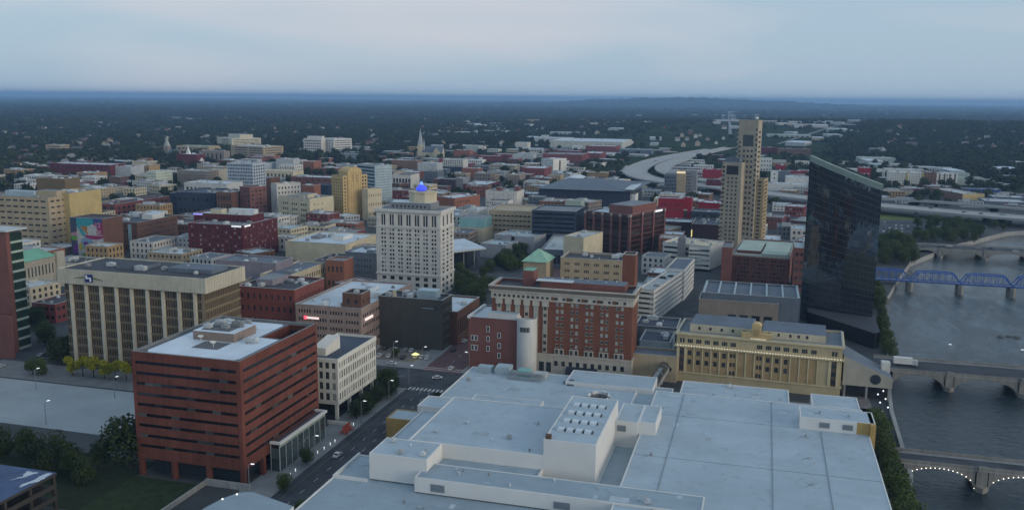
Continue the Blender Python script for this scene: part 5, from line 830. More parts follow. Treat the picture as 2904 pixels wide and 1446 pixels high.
# condominium crown
B_ = BLD['condominium_tower']; nd = B_['node']; w, d, h, rz = B_['w'], B_['d'], B_['h'], B_['rz']
for j in range(25):
    z = h*(.05+j*.0355)
    if z < h*.93: b = MB(); b.box(-1.3,-.02,-.3,2.6,z,z+.9); b.build('balcony', wallmat('tan2'), nd)
B2 = BLD['left_mass']; b = MB()
for j in range(19): z = B2['h']*(.04+j*.049); b.box(-1.2,-.02,-.2,2.4,z,z+.8); b.box(-.1,B2['w']*.14,-.9,-.02,z,z+.7)
b.build('balcony', wallmat('tan2'), B2['node']); b = MB(); ww = B2['w']
b.poly([(ww*.5-ww*.38*math.cos(math.pi*k/10), -.1, B2['h']+.2+4.5*math.sin(math.pi*k/10)) for k in range(11)]); b.box(ww*.12,ww*.88,.0,B2['d']*.6,B2['h']+.17,B2['h']+3.5); b.build('arched_crown', wallmat('slate'), B2['node'])
b = MB(); B2 = BLD['right_mass']
for j in range(19):
    z = B2['h']*(.04+j*.05); b.box(B2['w']*.22,B2['w']*.32,-.7,-.02,z,z+.6); b.box(B2['w']*.93,B2['w']*1.02,-.8,-.02,z,z+.6); b.box(B2['w']+.02,B2['w']+.8,B2['d']*.1,B2['d']*.9,z,z+.6)
b.build('balcony', wallmat('goldtan'), B2['node'])
for (x_, y_, hh) in ((3,3,4),(9,6,3),(12,9,5)): b = MB(); b.bar((x_,y_,rz),(x_,y_,rz+hh),.12); b.build('mast', METAL, nd)
b = MB(); b.lathe([(0,rz+1),(1.4,rz+1.6),(1.6,rz+2.6),(1.2,rz+3.2)], 10, 0, (12.5,4)); b.build('dish', wallmat('white'), nd)
# brown tower piers and glass
B_ = BLD['brown_tower']; nd = B_['node']; w, d, h = B_['w'], B_['d'], B_['h']; PIER = mat('rose_granite', (.17,.075,.07), .6, .15, .3); BRG = mat('brown_glass', (.03,.017,.014), .08, .3, .1, spec=.6)
for i in range(6): x = w*i/5; pbox(nd, 'pier', x-.9, x+.9, -1.0, -.25, 0, h+.4, PIER); pbox(nd, 'pier_cap', x-1.1, x+1.1, -1.15, -1.01, h-1.8, h+.3, mat('cap_pale', (.36,.32,.3), .7))
for i in range(4): y = d*i/3; pbox(nd, 'pier', w+.25, w+1.0, y-1, y+1, 0, h+.4, PIER); pbox(nd, 'pier_cap', w+1.01, w+1.15, y-1.1, y+1.1, h-1.8, h+.3, mat('cap_pale', (.36,.32,.3), .7))
for i in range(5):
    for j in range(8): b = MB(); b.box(w*i/5+.95, w*(i+1)/5-.95, -.2, -.02, h*(.02+j*.119), h*(.02+j*.119)+h*.095); b.build('window', BRG, nd)
for i in range(3):
    for j in range(8): b = MB(); b.box(w+.02, w+.2, d*i/3+1.05, d*(i+1)/3-1.05, h*(.02+j*.119), h*(.02+j*.119)+h*.095); b.build('window', BRG, nd)
pbox(nd, 'sign', w+.3, w+.6, d*.72, d*.93, h-1.6, h-.2, EM('sign_white', (.9,.9,.95), .45))
# arena sloped roof, entrance glow
B_ = BLD['arena']; nd = B_['node']; w, d, h = B_['w'], B_['d'], B_['h']
b = MB(); c4 = [(-3,-4,h+.3),(w+3,-4,h+.6),(w+12,d,h+3),(14,d,h+4.5)]; mid = (w*.5,d*.55,h+7)
for k in range(4): b.poly([c4[k],c4[(k+1) % 4],mid])
b.build('sloped_roof', roofmat('slate'), nd); b = MB(); b.box(w-6,w+3.3,-2,d*.7,h+2.2,h+3); b.build('roof_edge', roofmat('white'), nd)
# museum canopy
mc = thing('museum_canopy', 'museum entrance under a broad pale pointed canopy with dark columns', 'museum', (-206, 583, 0)); b = MB(); P3 = [(0,0),(18,23),(-10,58),(-30,40),(-26,4)]
b.prism(P3, 13.2, 14.4, 0, 1); b.build('canopy', [wallmat('palegrey'), roofmat('white')], mc)
pbox(mc, 'hall', -24,6,16,40,0,13.15, mat('dark_glass', (.03,.04,.05)))
for (x_,y_) in ((-22,7),(-15,6),(-8,5),(-2,5),(5,12),(11,18)): b = MB(); b.bar((x_,y_,0),(x_,y_,13.2),.4,0,8); b.build('column', CONC, mc)
# parking garage roof structures, ballroom roof ribs, courtyard roof panels
B_ = BLD['ballroom_block']; nd = B_['node']; w, d, h = B_['w'], B_['d'], B_['h']
for k in range(7): pbox(nd, 'roof_rib', w*k/6-.45+(.6 if k == 0 else 0)-(.6 if k == 6 else 0), w*k/6+.45+(.6 if k == 0 else 0)-(.6 if k == 6 else 0), .5, d-.5, h-.88, h+.25, wallmat('paleblue'))
B_ = BLD['brick_courtyard_block']; nd = B_['node']; w, d, rz, h = B_['w'], min(B_['d'],60), B_['rz'], B_['h']
pbox(nd, 'roof_panel', w*.52, w*.97, 2, d*.9, rz+.02, h+1.2, wallmat('palegreen'), roofmat('palegreen')); pbox(nd, 'roof_panel', w*.05, w*.48, d*.2, d*.9, rz+.02, h+1.2, wallmat('rosebrick'), roofmat('palegreen')); pbox(nd, 'cornice', -.4, w+.4, -.4, -.02, h-1, h, wallmat('stone'))
B_ = BLD['red_club_block']; nd = B_['node']; w, h = B_['w'], B_['h']
for k in range(4): pbox(nd, 'roof_pier', w*(.14+k*.2)-.5, w*(.14+k*.2)+.5, 1, 2, h, h+(8 if k in (0,3) else 4), wallmat('white'))
pbox(nd, 'cornice', -.6, w+.6, -.6, -.02, h-.8, h, wallmat('palestone'))
B_ = BLD['dark_theatre']; nd = B_['node']; pbox(nd, 'lit_strip', -.3, .5, -.4, -.05, 4.5, 10.5, EM('sign_yellow', (.9,.75,.25), .7))
B_ = BLD['dark_theatre_wing']; b = MB(); b.poly([(B_['w']*.42+1.3*math.cos(t),-.2,5+1.3*math.sin(t)) for t in [2*math.pi*k/16 for k in range(16)]]); b.build('lit_disc', SIGNR, B_['node'])
B_ = BLD['tan_slab_hotel']; pbox(B_['node'], 'lit_crown', .2, B_['w']-.2, -.3, -.02, B_['h']-2.4, B_['h']-.3, EM('crown_glow', (1,.75,.45), .45))
B_ = BLD['white_navy_flats']; w, h = B_['w'], B_['h']; pbox(B_['node'], 'navy_cladding', -.2, w+.2, -.5, -.36, 0, h*.45, wallmat('navywall')); pbox(B_['node'], 'sign_slab', -7, -1.5, 0, 3, 3, h+1, wallmat('crimson'))
B_ = BLD['white_apartment_block']; pbox(B_['node'], 'base_storey', 0, B_['w']*1.7, -3, -.3, 0, 2.6, wallmat('yellowpale'), roofmat('ochre'))
for k in (.52,.98): pbox(B_['node'], 'yellow_bay', B_['w']*k-1.2, B_['w']*k+1.2, -.6, -.02, 2.6, B_['h'], mat('yellow_bay', (.4,.34,.08), .8))
B_ = BLD['yellow_end_warehouse']; pbox(B_['node'], 'end_wall', .0, B_['w'], -.3, -.02, .2, B_['h'], wallmat('yellow'))
B_ = BLD['white_dome_hall']; w, d, h = B_['w'], B_['d'], B_['h']; b = MB(); N_ = 10
f_ = lambda i, j: (w*1.1*(i/N_)-.05*w, d*1.1*(j/N_)-.05*d, h+.2+6*math.sin(math.pi*i/N_)*math.sin(math.pi*j/N_))
for i in range(N_):
    for j in range(N_): b.quad(f_(i,j), f_(i+1,j), f_(i+1,j+1), f_(i,j+1))
b.build('tent_roof', roofmat('white'), B_['node'])
# ------------------------------------------------------------------ convention centre (one building of many flat-roofed volumes)
cc = thing('convention_center', 'vast white flat-roofed convention centre filling the lower middle of the view', 'convention centre', (0,0,0))
CW = mat('conv_wall', (.62,.63,.62), .8, .05, .12)
def roof_mem(name, c):
    m = bpy.data.materials.new(name); m.use_nodes = True; n = m.node_tree.nodes; l = m.node_tree.links; bs = n['Principled BSDF']; bs.inputs['Roughness'].default_value = .6; bs.inputs['Specular IOR Level'].default_value = .35
    g = n.new('ShaderNodeNewGeometry'); a = n.new('ShaderNodeTexNoise'); a.inputs['Scale'].default_value = .06; a.inputs['Detail'].default_value = 9; a.inputs['Roughness'].default_value = .68; l.new(g.outputs['Position'], a.inputs['Vector'])
    r = n.new('ShaderNodeValToRGB'); r.color_ramp.elements[0].position = .3; r.color_ramp.elements[0].color = (*[x*.82 for x in c], 1); r.color_ramp.elements[1].position = .7; r.color_ramp.elements[1].color = (*[x*1.06 for x in c], 1); l.new(a.outputs[0], r.inputs[0])
    br = n.new('ShaderNodeTexBrick'); br.inputs['Scale'].default_value = 1; br.inputs['Brick Width'].default_value = 30; br.inputs['Row Height'].default_value = 3.05; br.inputs['Mortar Size'].default_value = .035; br.inputs['Color1'].default_value = (1,1,1,1); br.inputs['Color2'].default_value = (.94,.95,.96,1); br.inputs['Mortar'].default_value = (.85,.87,.88,1); l.new(g.outputs['Position'], br.inputs['Vector'])
    k = n.new('ShaderNodeMixRGB'); k.blend_type = 'MULTIPLY'; k.inputs[0].default_value = 1; l.new(r.outputs[0], k.inputs[1]); l.new(br.outputs[0], k.inputs[2])
    st = n.new('ShaderNodeTexNoise'); st.inputs['Scale'].default_value = .35; st.inputs['Detail'].default_value = 3; l.new(g.outputs['Position'], st.inputs['Vector']); r2 = n.new('ShaderNodeValToRGB'); r2.color_ramp.elements[0].position = .28; r2.color_ramp.elements[0].color = (.62,.62,.6,1); r2.color_ramp.elements[1].position = .44; r2.color_ramp.elements[1].color = (1,1,1,1); l.new(st.outputs[0], r2.inputs[0])
    k2 = n.new('ShaderNodeMixRGB'); k2.blend_type = 'MULTIPLY'; k2.inputs[0].default_value = .35; l.new(k.outputs[0], k2.inputs[1]); l.new(r2.outputs[0], k2.inputs[2]); l.new(k2.outputs[0], bs.inputs['Base Color']); return m
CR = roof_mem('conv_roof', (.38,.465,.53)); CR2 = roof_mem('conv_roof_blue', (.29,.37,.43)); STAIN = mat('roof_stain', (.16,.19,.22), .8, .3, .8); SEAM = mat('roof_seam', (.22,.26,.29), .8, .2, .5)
def vol(nm, x0,x1,y0,y1,z0,z1, rm=None, par=.6, wm=None, pm=None):
    wm = wm or CW; rm = rm or CR; t = .4
    o = bpy.data.objects.new(nm, None); COL.objects.link(o); o.parent = cc; o.empty_display_size = .5
    b = MB(); b.quad((x0,y0,z0),(x1,y0,z0),(x1,y0,z1),(x0,y0,z1)); b.quad((x1,y0,z0),(x1,y1,z0),(x1,y1,z1),(x1,y0,z1)); b.quad((x0,y0,z0),(x0,y1,z0),(x0,y1,z1),(x0,y0,z1)); b.quad((x0,y1,z0),(x1,y1,z0),(x1,y1,z1),(x0,y1,z1))
    for (a,c,e,f) in ((x0,x1,y0,y0+t),(x0,x1,y1-t,y1),(x0,x0+t,y0+t,y1-t),(x1-t,x1,y0+t,y1-t)): b.quad((a,e,z1),(c,e,z1),(c,f,z1),(a,f,z1))
    zr = z1-par
    b.quad((x0+t,y0+t,zr),(x1-t,y0+t,zr),(x1-t,y0+t,z1),(x0+t,y0+t,z1)); b.quad((x0+t,y1-t,zr),(x1-t,y1-t,zr),(x1-t,y1-t,z1),(x0+t,y1-t,z1)); b.quad((x0+t,y0+t,zr),(x0+t,y1-t,zr),(x0+t,y1-t,z1),(x0+t,y0+t,z1)); b.quad((x1-t,y0+t,zr),(x1-t,y1-t,zr),(x1-t,y1-t,z1),(x1-t,y0+t,z1))
    b.build('wall', wm, o); b = MB(); b.quad((x0+t,y0+t,zr),(x1-t,y0+t,zr),(x1-t,y1-t,zr),(x0+t,y1-t,zr)); b.build('roof', rm, o)
    return o, zr
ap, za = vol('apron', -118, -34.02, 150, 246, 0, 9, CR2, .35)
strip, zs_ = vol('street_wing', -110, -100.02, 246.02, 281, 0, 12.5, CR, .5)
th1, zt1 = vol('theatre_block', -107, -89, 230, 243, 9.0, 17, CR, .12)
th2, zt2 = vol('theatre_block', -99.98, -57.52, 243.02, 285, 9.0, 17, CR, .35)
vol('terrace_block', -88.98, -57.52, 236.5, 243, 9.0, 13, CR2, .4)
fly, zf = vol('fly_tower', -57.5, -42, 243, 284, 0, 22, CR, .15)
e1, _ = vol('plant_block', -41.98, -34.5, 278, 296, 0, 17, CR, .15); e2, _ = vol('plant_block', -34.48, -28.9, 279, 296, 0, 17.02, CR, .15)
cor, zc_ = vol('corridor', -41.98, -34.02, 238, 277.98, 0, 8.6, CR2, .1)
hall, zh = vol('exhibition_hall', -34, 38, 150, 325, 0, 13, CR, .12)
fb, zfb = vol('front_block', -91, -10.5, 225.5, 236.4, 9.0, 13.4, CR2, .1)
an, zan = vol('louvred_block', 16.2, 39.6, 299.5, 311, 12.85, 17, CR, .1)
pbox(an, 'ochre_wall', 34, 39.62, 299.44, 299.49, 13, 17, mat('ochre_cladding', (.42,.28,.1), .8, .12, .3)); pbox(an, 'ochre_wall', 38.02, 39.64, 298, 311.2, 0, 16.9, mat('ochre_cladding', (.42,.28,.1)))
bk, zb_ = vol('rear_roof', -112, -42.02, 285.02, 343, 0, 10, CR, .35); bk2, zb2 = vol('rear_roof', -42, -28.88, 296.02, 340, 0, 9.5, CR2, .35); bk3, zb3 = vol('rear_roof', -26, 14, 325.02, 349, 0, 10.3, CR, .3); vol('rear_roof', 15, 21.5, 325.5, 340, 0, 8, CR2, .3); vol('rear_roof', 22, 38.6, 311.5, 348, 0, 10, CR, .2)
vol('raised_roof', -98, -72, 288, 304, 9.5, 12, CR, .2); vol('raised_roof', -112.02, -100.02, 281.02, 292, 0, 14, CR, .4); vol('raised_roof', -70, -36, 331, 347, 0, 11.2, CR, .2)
tanb, _ = vol('ochre_block', -124, -112.04, 281.2, 291, 0, 8, CR, .25, mat('ochre_cladding', (.42,.28,.1)))
# terrace parapet by the street, louvres, seams, stains, skylights, rings, vents
b = MB(); b.box(-118,-107.02,228,228.5,8.66,9.6); b.box(-118.02,-117.4,228.5,246,8.66,9.6); b.build('parapet', CW, ap)
LOUV = mat('louvre_grey', (.2,.24,.28), .6, .1, .5)
for o, x, y, z, ww, hh in ((fb,-84,225.45,10.9,4.2,2.2),(fb,-48,225.45,10.6,4.6,2),(fb,-20,225.45,10.6,4,2),(an,24,299.45,14.9,3.2,1.8),(an,31.2,299.45,14.9,3.2,1.8),(e1,-39.8,277.95,14.6,2.8,2)):
    lo = pbox(o, 'louvre', x-ww/2, x+ww/2, y-.08, y, z-hh/2, z+hh/2, LOUV); b = MB()
    for k in range(6): b.box(x-ww/2+.1, x+ww/2-.1, y-.2, y-.085, z-hh/2+k*hh/6+.05, z-hh/2+k*hh/6+.16)
    b.build('slat', LOUV, lo)
for x in (-23.5, 7.4, 22.9): pbox(hall, 'roof_seam', x-.12, x+.12, 151, 324 if x < 10 else 298, zh+.004, zh+.16, SEAM)
for y in (262, 300): pbox(hall, 'roof_seam', -33.4, 37.4, y-.05, y+.05, zh+.004, zh+.08, SEAM)
for (x, y, s, zz, o) in ((17.3,292.4,2.4,zh,hall),(17.5,273.6,2.6,zh,hall),(17.6,253.9,2.8,zh,hall),(-30,306,2,zh,hall),(-29,262,2,zh,hall),(22,305,3,zan,an),(31,304,2.4,zan,an),(-112,240,3,za,ap),(-60,262,2,zt2,th2),(-66,268,1.5,zt2,th2),(-95,252,1.4,zt2,th2),(-88,262,1.2,zt2,th2)):
    b = MB(); rr = random.Random(int(x*7+y))
    for k in range(9):
        a = rr.choice((.7,2.4,3.9,5.5))+rr.gauss(0,.12); L_ = s*rr.uniform(.7,1.6); dx, dy = math.cos(a), math.sin(a); w_ = rr.uniform(.06,.16)
        b.poly([(x-dy*w_,y+dx*w_,zz+.006+k*.001),(x+dy*w_,y-dx*w_,zz+.006+k*.001),(x+dx*L_,y+dy*L_,zz+.006+k*.001)])
    b.build('water_stain', STAIN, o); link('roof_vent', VENT, o, (x+.7, y+.4, zz))
for ya0, ya1 in ((301,283),(283,264),(264,244.5)):
    b = MB(); ym = (ya0+ya1)/2; w_ = .07
    for (x0_,y0_,x1_,y1_) in ((17.4,ya0-3,13.6,ym),(13.6,ym,17.4,ya1+3),(17.4,ya0-3,21.4,ym),(21.4,ym,17.4,ya1+3)): b.quad((x0_-w_,y0_,zh+.007),(x0_+w_,y0_,zh+.007),(x1_+w_,y1_,zh+.007),(x1_-w_,y1_,zh+.007))
    b.build('water_stain', mat('roof_trace', (.26,.31,.34), .8, .3, .8), hall)
PATCH = [mat('roof_patch_%d' % k, c, .7, .15, .3) for k, c in enumerate(((.33,.40,.45),(.42,.49,.54),(.30,.36,.40)))]
for k in range(44):
    o, x0, x1, y0, y1, zz = rng.choice(((hall,-31,36,212,298,zh),(hall,-31,14,300,322,zh),(th2,-97,-60,245,283,zt2),(bk,-110,-76,306,332,zb_),(ap,-112,-40,196,222,za),(fb,-88,-12,227,235,zfb),(bk3,-24,12,327,347,zb3)))
    x, y, sx_, sy_ = rng.uniform(x0,x1), rng.uniform(y0,y1), rng.uniform(.5,2.6), rng.uniform(.4,1.6); b = MB(); zq = zz+.009+k*.0004; b.quad((x-sx_,y-sy_,zq),(x+sx_,y-sy_,zq),(x+sx_,y+sy_,zq),(x-sx_,y+sy_,zq)); b.build('roof_patch', PATCH[k % 3], o)
sk = MB(); sk.box(-1.0,1.0,-1.1,1.1,0,.55); sk.box(-.9,.9,-1.0,1.0,.55,.75); skm = sk.mesh('skylight', mat('skylight_dome', (.52,.6,.66), .3, .08, .4, spec=.5))
for j in range(4):
    for i in range(4): link('skylight', skm, fly, (-54.3+i*2.75+(j % 2)*.2, 252+j*7.6, zf))
    for i in range(4): pbox(fly, 'duct', -53.1+i*2.75, -52.8+i*2.75, 251.2+j*7.6, 253+j*7.6, zf+.004, zf+.5, DARKM)
pbox(fly, 'vent_housing', -57.2, -55.6, 243.8, 245.4, zf, zf+1.1, BROWNP)
n_ = 28; ocr = bpy.data.objects.new('oculus', None); COL.objects.link(ocr); ocr.parent = cc
P = lambda r, a_, z: (-54.7+r*math.cos(a_), 318.9+r*1.5*math.sin(a_), z)
for s in range(7):
    b = MB()
    for k in (s*4, s*4+1, s*4+2):
        a, a2 = 2*math.pi*k/n_, 2*math.pi*(k+1)/n_
        b.quad(P(4.2,a,zb_+.01),P(4.2,a2,zb_+.01),P(4.2,a2,zb_+1.2),P(4.2,a,zb_+1.2)); b.quad(P(4.2,a,zb_+1.2),P(4.2,a2,zb_+1.2),P(3.6,a2,zb_+1.2),P(3.6,a,zb_+1.2)); b.quad(P(3.6,a,zb_+.01),P(3.6,a2,zb_+.01),P(3.6,a2,zb_+1.2),P(3.6,a,zb_+1.2))
    b.build('ring_segment', CW, ocr)
b = MB(); b.poly([(-54.7+3.5*math.cos(2*math.pi*k/24), 318.9+5.2*math.sin(2*math.pi*k/24), zb_+.2) for k in range(24)]); b.build('oculus_glass', mat('dark_glass', (.03,.04,.05)), bk)
b = MB(); b.lathe([(3.4,zb_+.01),(3.4,zb_+.5),(0,zb_+1.8)], 20, 0, (-68,334)); b.build('round_skylight', mat('dark_roof_disc', (.1,.13,.16), .6), bk)
for k in range(46):
    o, x0, x1, y0, y1, zz = rng.choice(((th2,-97,-60,245,283,zt2),(bk,-110,-46,287,341,zb_),(fb,-89,-13,227,235,zfb),(ap,-115,-40,200,222,za),(th1,-105,-91,232,241,zt1),(bk3,-24,12,327,347,zb3)))
    x, y = rng.uniform(x0,x1), rng.uniform(y0,y1)
    if o is bk and (x > -74 and y > 326 or abs(x+54.7) < 6): continue
    if rng.random() < .72: link('roof_vent', VENT, o, (x, y, zz))
    else: link('roof_unit', UNITS[2], o, (x, y, zz), rng.choice((0, R(90))))
# rooftop plant by the brick club
pl = bpy.data.objects.new('rooftop_plant', None); COL.objects.link(pl); pl.parent = cc
pbox(pl, 'chiller', -100,-94,336,341,zb_,zb_+3.4, wallmat('paleblue')); pbox(pl, 'chiller', -108,-102,337,341,zb_,zb_+2.4, wallmat('paleblue')); pbox(pl, 'chiller', -91,-86,336,340.5,zb_,zb_+2.6, wallmat('teal')); pbox(pl, 'duct', -94,-80,333.5,334.5,zb_+1.6,zb_+2.4, METAL); pbox(pl, 'duct', -94,-80,331.5,332.3,zb_+.6,zb_+1.3, METAL); pbox(pl, 'chiller', -84,-79,335,340,zb_,zb_+2.0, wallmat('palegrey'))
# curved glazed entrance drum at the near left corner
b = MB(); pts = [(-118,170),(-118,203)]+[(-118-19*math.sin(math.pi*k/12*.5), 203+9*math.sin(math.pi*k/12)) for k in range(1,12)]+[(-139,203),(-139,170)]
cur = [(-118.02,165),(-118.02,205),(-127,207.8),(-133,209.6),(-135.5,209.2),(-137.5,207.2),(-139.2,203.6),(-140.4,198),(-141,190),(-141,165)]
b.prism(cur, 9.0, 10.2, 0, 1); b.build('entrance_canopy', [CW, CR2], cc); b = MB(); b.prism([(x*.985+(-2) if x < -118 else x, y-1.2) for x, y in cur], 0, 9.0); b.build('entrance_glass', mat('dark_glass', (.03,.04,.05)), cc)
for (x,y) in ((-136.8,207.0),(-138.9,203.2)): link('lamp', lm, cc, (x, y, 10.3)).scale = (1.8,1.8,1.8)
# ------------------------------------------------------------------ red office
ro = thing('red_office', 'red brick office with dark ribbon windows and white roof at lower left', 'office building', (-187.5, 230, 0))
W_, D_, H_ = 38.5, 48.8, 41.0
RB = mat('red_brick_panel', (.15,.05,.036), .8, .3, .07, streak=.5, bump=.25); b = MB()
opsF = [(1.2, W_-1.5, 9.7+j*3.42, 9.7+j*3.42+1.05, 'mix') for j in range(9)]; opsR = [(1.7, D_-1.0, 9.7+j*3.42, 9.7+j*3.42+1.05, 'mix') for j in range(9)]
def split(ops, n): return [(a+(c-a)*k/n+.02, a+(c-a)*(k+1)/n-.02, z0, z1, m) for (a,c,z0,z1,m) in ops for k in range(n)]
rbm = MB(); z0 = 6.0
offF = [(a,c,z-z0,e-z0,'mix') for (a,c,z,e,m) in opsF]; offR = [(a,c,z-z0,e-z0,'mix') for (a,c,z,e,m) in opsR]
facade(rbm, (0,0), (1,0), (0,-1), W_, z0, H_-z0, offF); facade(rbm, (W_,0), (0,1), (1,0), D_, z0, H_-z0, offR)
facade(rbm, (0,D_), (0,-1), (-1,0), D_, z0, H_-z0, []); facade(rbm, (W_,D_), (-1,0), (0,1), W_, z0, H_-z0, [])
rbm.quad((0,0,z0),(W_,0,z0),(W_,D_,z0),(0,D_,z0)); rbm.build('wall', RB, ro)
RIB = mat('ribbon_glass', (.01,.011,.013), .06, .3, .05, spec=.55, rgb2=(.09,.115,.12), p=.84)
PANES_R = {}
for ops, O, u, nr, rz_, n_ in ((opsF,(0,0),(1,0),(0,-1),0,12),(opsR,(W_,0),(0,1),(1,0),R(90),14)):
    for (a,c,za_,zb__,m) in split(ops, n_):
        k = round(c-a,2)
        if k not in PANES_R: q_ = MB(); q_.box(-k/2,k/2,0,.06,-.525,.525); PANES_R[k] = q_.mesh('window', RIB)
        link('window', PANES_R[k], ro, (O[0]+u[0]*(a+c)/2-nr[0]*.25, O[1]+u[1]*(a+c)/2-nr[1]*.25, (za_+zb__)/2), rz_)
zr = H_-.7; b = MB(); t = .9
px0, px1, py0, py1 = W_-9.5, W_-1.2, 29, 47
for (a,c,e,f) in ((0,W_,0,t),(0,W_,D_-t,D_),(0,t,t,D_-t),(W_-t,W_,t,D_-t)): b.quad((a,e,H_),(c,e,H_),(c,f,H_),(a,f,H_))
b.quad((t,t,zr),(W_-t,t,zr),(W_-t,t,H_),(t,t,H_)); b.quad((t,D_-t,zr),(W_-t,D_-t,zr),(W_-t,D_-t,H_),(t,D_-t,H_)); b.quad((t,t,zr),(t,D_-t,zr),(t,D_-t,H_),(t,t,H_)); b.quad((W_-t,t,zr),(W_-t,D_-t,zr),(W_-t,D_-t,H_),(W_-t,t,H_)); b.build('parapet', mat('parapet_grey', (.17,.18,.19), .7, .15, .3), ro)
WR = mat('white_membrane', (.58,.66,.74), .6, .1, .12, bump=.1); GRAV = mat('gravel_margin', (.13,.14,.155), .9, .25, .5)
b = MB()
for (a,c,e,f) in ((t,W_-t,t,py0),(t,px0,py0,py1),(px1,W_-t,py0,py1),(t,W_-t,py1,D_-t)): b.quad((a,e,zr),(c,e,zr),(c,f,zr),(a,f,zr))
b.build('roof', GRAV, ro); b = MB(); b.poly([(2.6,4.6,zr+.05),(4.2,2.8,zr+.05),(W_-3.6,2.8,zr+.05),(W_-2.6,4.6,zr+.05),(W_-2.6,27.5,zr+.05),(px0-1.2,28.4,zr+.05),(px0-1.2,D_-4,zr+.05),(px0-3,D_-2.4,zr+.05),(5,D_-2.4,zr+.05),(2.6,D_-5,zr+.05)]); b.build('membrane', WR, ro)
b = MB(); zp = H_-7
for (A,C) in (((px0,py0),(px1,py0)),((px1,py0),(px1,py1)),((px1,py1),(px0,py1)),((px0,py1),(px0,py0))): b.quad((*A,zp),(*C,zp),(*C,zr),(*A,zr))
b.quad((px0,py0,zp),(px1,py0,zp),(px1,py1,zp),(px0,py1,zp)); b.build('roof_well', RB, ro); pbox(ro, 'well_louvre', px0+.5, px1-.5, py1-.3, py1-.05, zp+.5, zp+4.5, DARKM)
ph = pbox(ro, 'penthouse', 8.5, 24, 20, 33, zr+.06, zr+3.0, mat('penthouse_brick', (.24,.19,.165), .8), WR); pbox(ph, 'plant_deck', 10.5, 21, 22, 31, zr+3.01, zr+3.2, GRAV)
for k in range(5): link('roof_unit', UNITS[k % 3], ph, (11.8+k*2.0, 23.8+(k*4.3) % 6, zr+3.2))
pbox(ro, 'roof_mat', 14, 23.5, 11, 19, zr+.07, zr+.12, GRAV)
for (x,y) in ((12.5,18.5),(20.5,13.5)): b = MB(); b.bar((x,y,zr),(x,y,zr+1.2),.1); b.lathe([(0,zr+1.2),(.8,zr+1.5),(1.0,zr+1.9)], 12, 0, (x,y)); b.build('dish', wallmat('white'), ro)
for k in range(9): link('roof_unit' if k % 2 else 'roof_vent', UNITS[k % 3] if k % 2 else VENT, ro, (5+k*3.2 if k < 6 else 25+k*.6, 36+(k*5) % 8 if k < 6 else 20+(k % 3)*2, zr+.06))
for x in (.9, 13, 25.5, W_-.9): pbox(ro, 'column', x-.7, x+.7, .2, 1.6, 0, 6, RB)
for y in (12, 24, 36, 47): pbox(ro, 'column', W_-1.5, W_-.1, y-.7, y+.7, 0, 6, RB)
pbox(ro, 'ground_floor', 3, W_-4, 4, D_-2, 0, 6, mat('dark_glass', (.03,.04,.05)))
gw = bpy.data.objects.new('glass_wing', None); COL.objects.link(gw); gw.parent = ro
b = MB(); GG = mat('green_glass', (.02,.05,.035), .08, .3, .1, spec=.6)
for j in range(7): b.box(W_-26, W_-11.8, D_+.3, D_+17, 1+j*4.1, 4.6+j*4.1)
b.build('window', GG, gw); b = MB()
for j in range(8): b.box(W_-26.3, W_-11.5, D_+.02, D_+17.3, .5+j*4.1, 1.0+j*4.1)
for y in (3, 6.5, 10, 13.5): b.box(W_-11.78, W_-11.45, D_+y-.12, D_+y+.12, 0, 29)
b.box(W_-26.4, W_-11.4, D_+.02, D_+17.4, 29.3, 30.2); b.build('frame', wallmat('midpale'), gw)
# ------------------------------------------------------------------ entrance pavilion
pv = thing('glass_pavilion', 'glazed entrance pavilion with white roof edge at foot of red office', 'pavilion', (-148.6, 244.8, 0))
PG = mat('pavilion_glass', (.06,.085,.085), .08, .25, .3, spec=.6, rnd=.4)
for i in range(8):
    for j in range(2): pp = MB(); pp.box(3.22,3.28,i*3.9+.1,i*3.9+3.8,.3+j*4.0,4.1+j*4.0); pp.build('window', PG, pv)
for j in range(2): pp = MB(); pp.box(.2,3.1,-.06,0,.3+j*4.0,4.1+j*4.0); pp.build('window', PG, pv)
for i in range(9): pbox(pv, 'mullion', 3.15, 3.4, i*3.9-.1, i*3.9+.1, 0, 9.0, wallmat('palegrey'))
pbox(pv, 'mullion', .0, .2, -.1, .1, 0, 9, wallmat('palegrey'))
for k in range(16): pbox(pv, 'clerestory_panel', 3.3, 3.36, k*1.95+.1, k*1.95+1.85, 8.2, 9.4, mat('clerestory', (.3,.36,.32), .4, .1, .4))
b = MB(); b.box(3.0,3.9,-.4,32,9.41,10.2); b.box(.0,3.0,-.4,.4,9.41,10.2); b.box(-1,3.0,31.2,32,9.41,10.2); b.build('roof_edge', CW, pv); pbox(pv, 'roof', 0,3.0,.4,31.2,8.9,9.3, mat('mauve_roof', (.1,.075,.085), .8))
for (y,z) in ((9,6.6),(11,6.9),(13,7.1),(15,7.3),(12,6.2)): link('lamp', lm, pv, (2.2,y,z)).scale = (2.2,2.2,2.2)
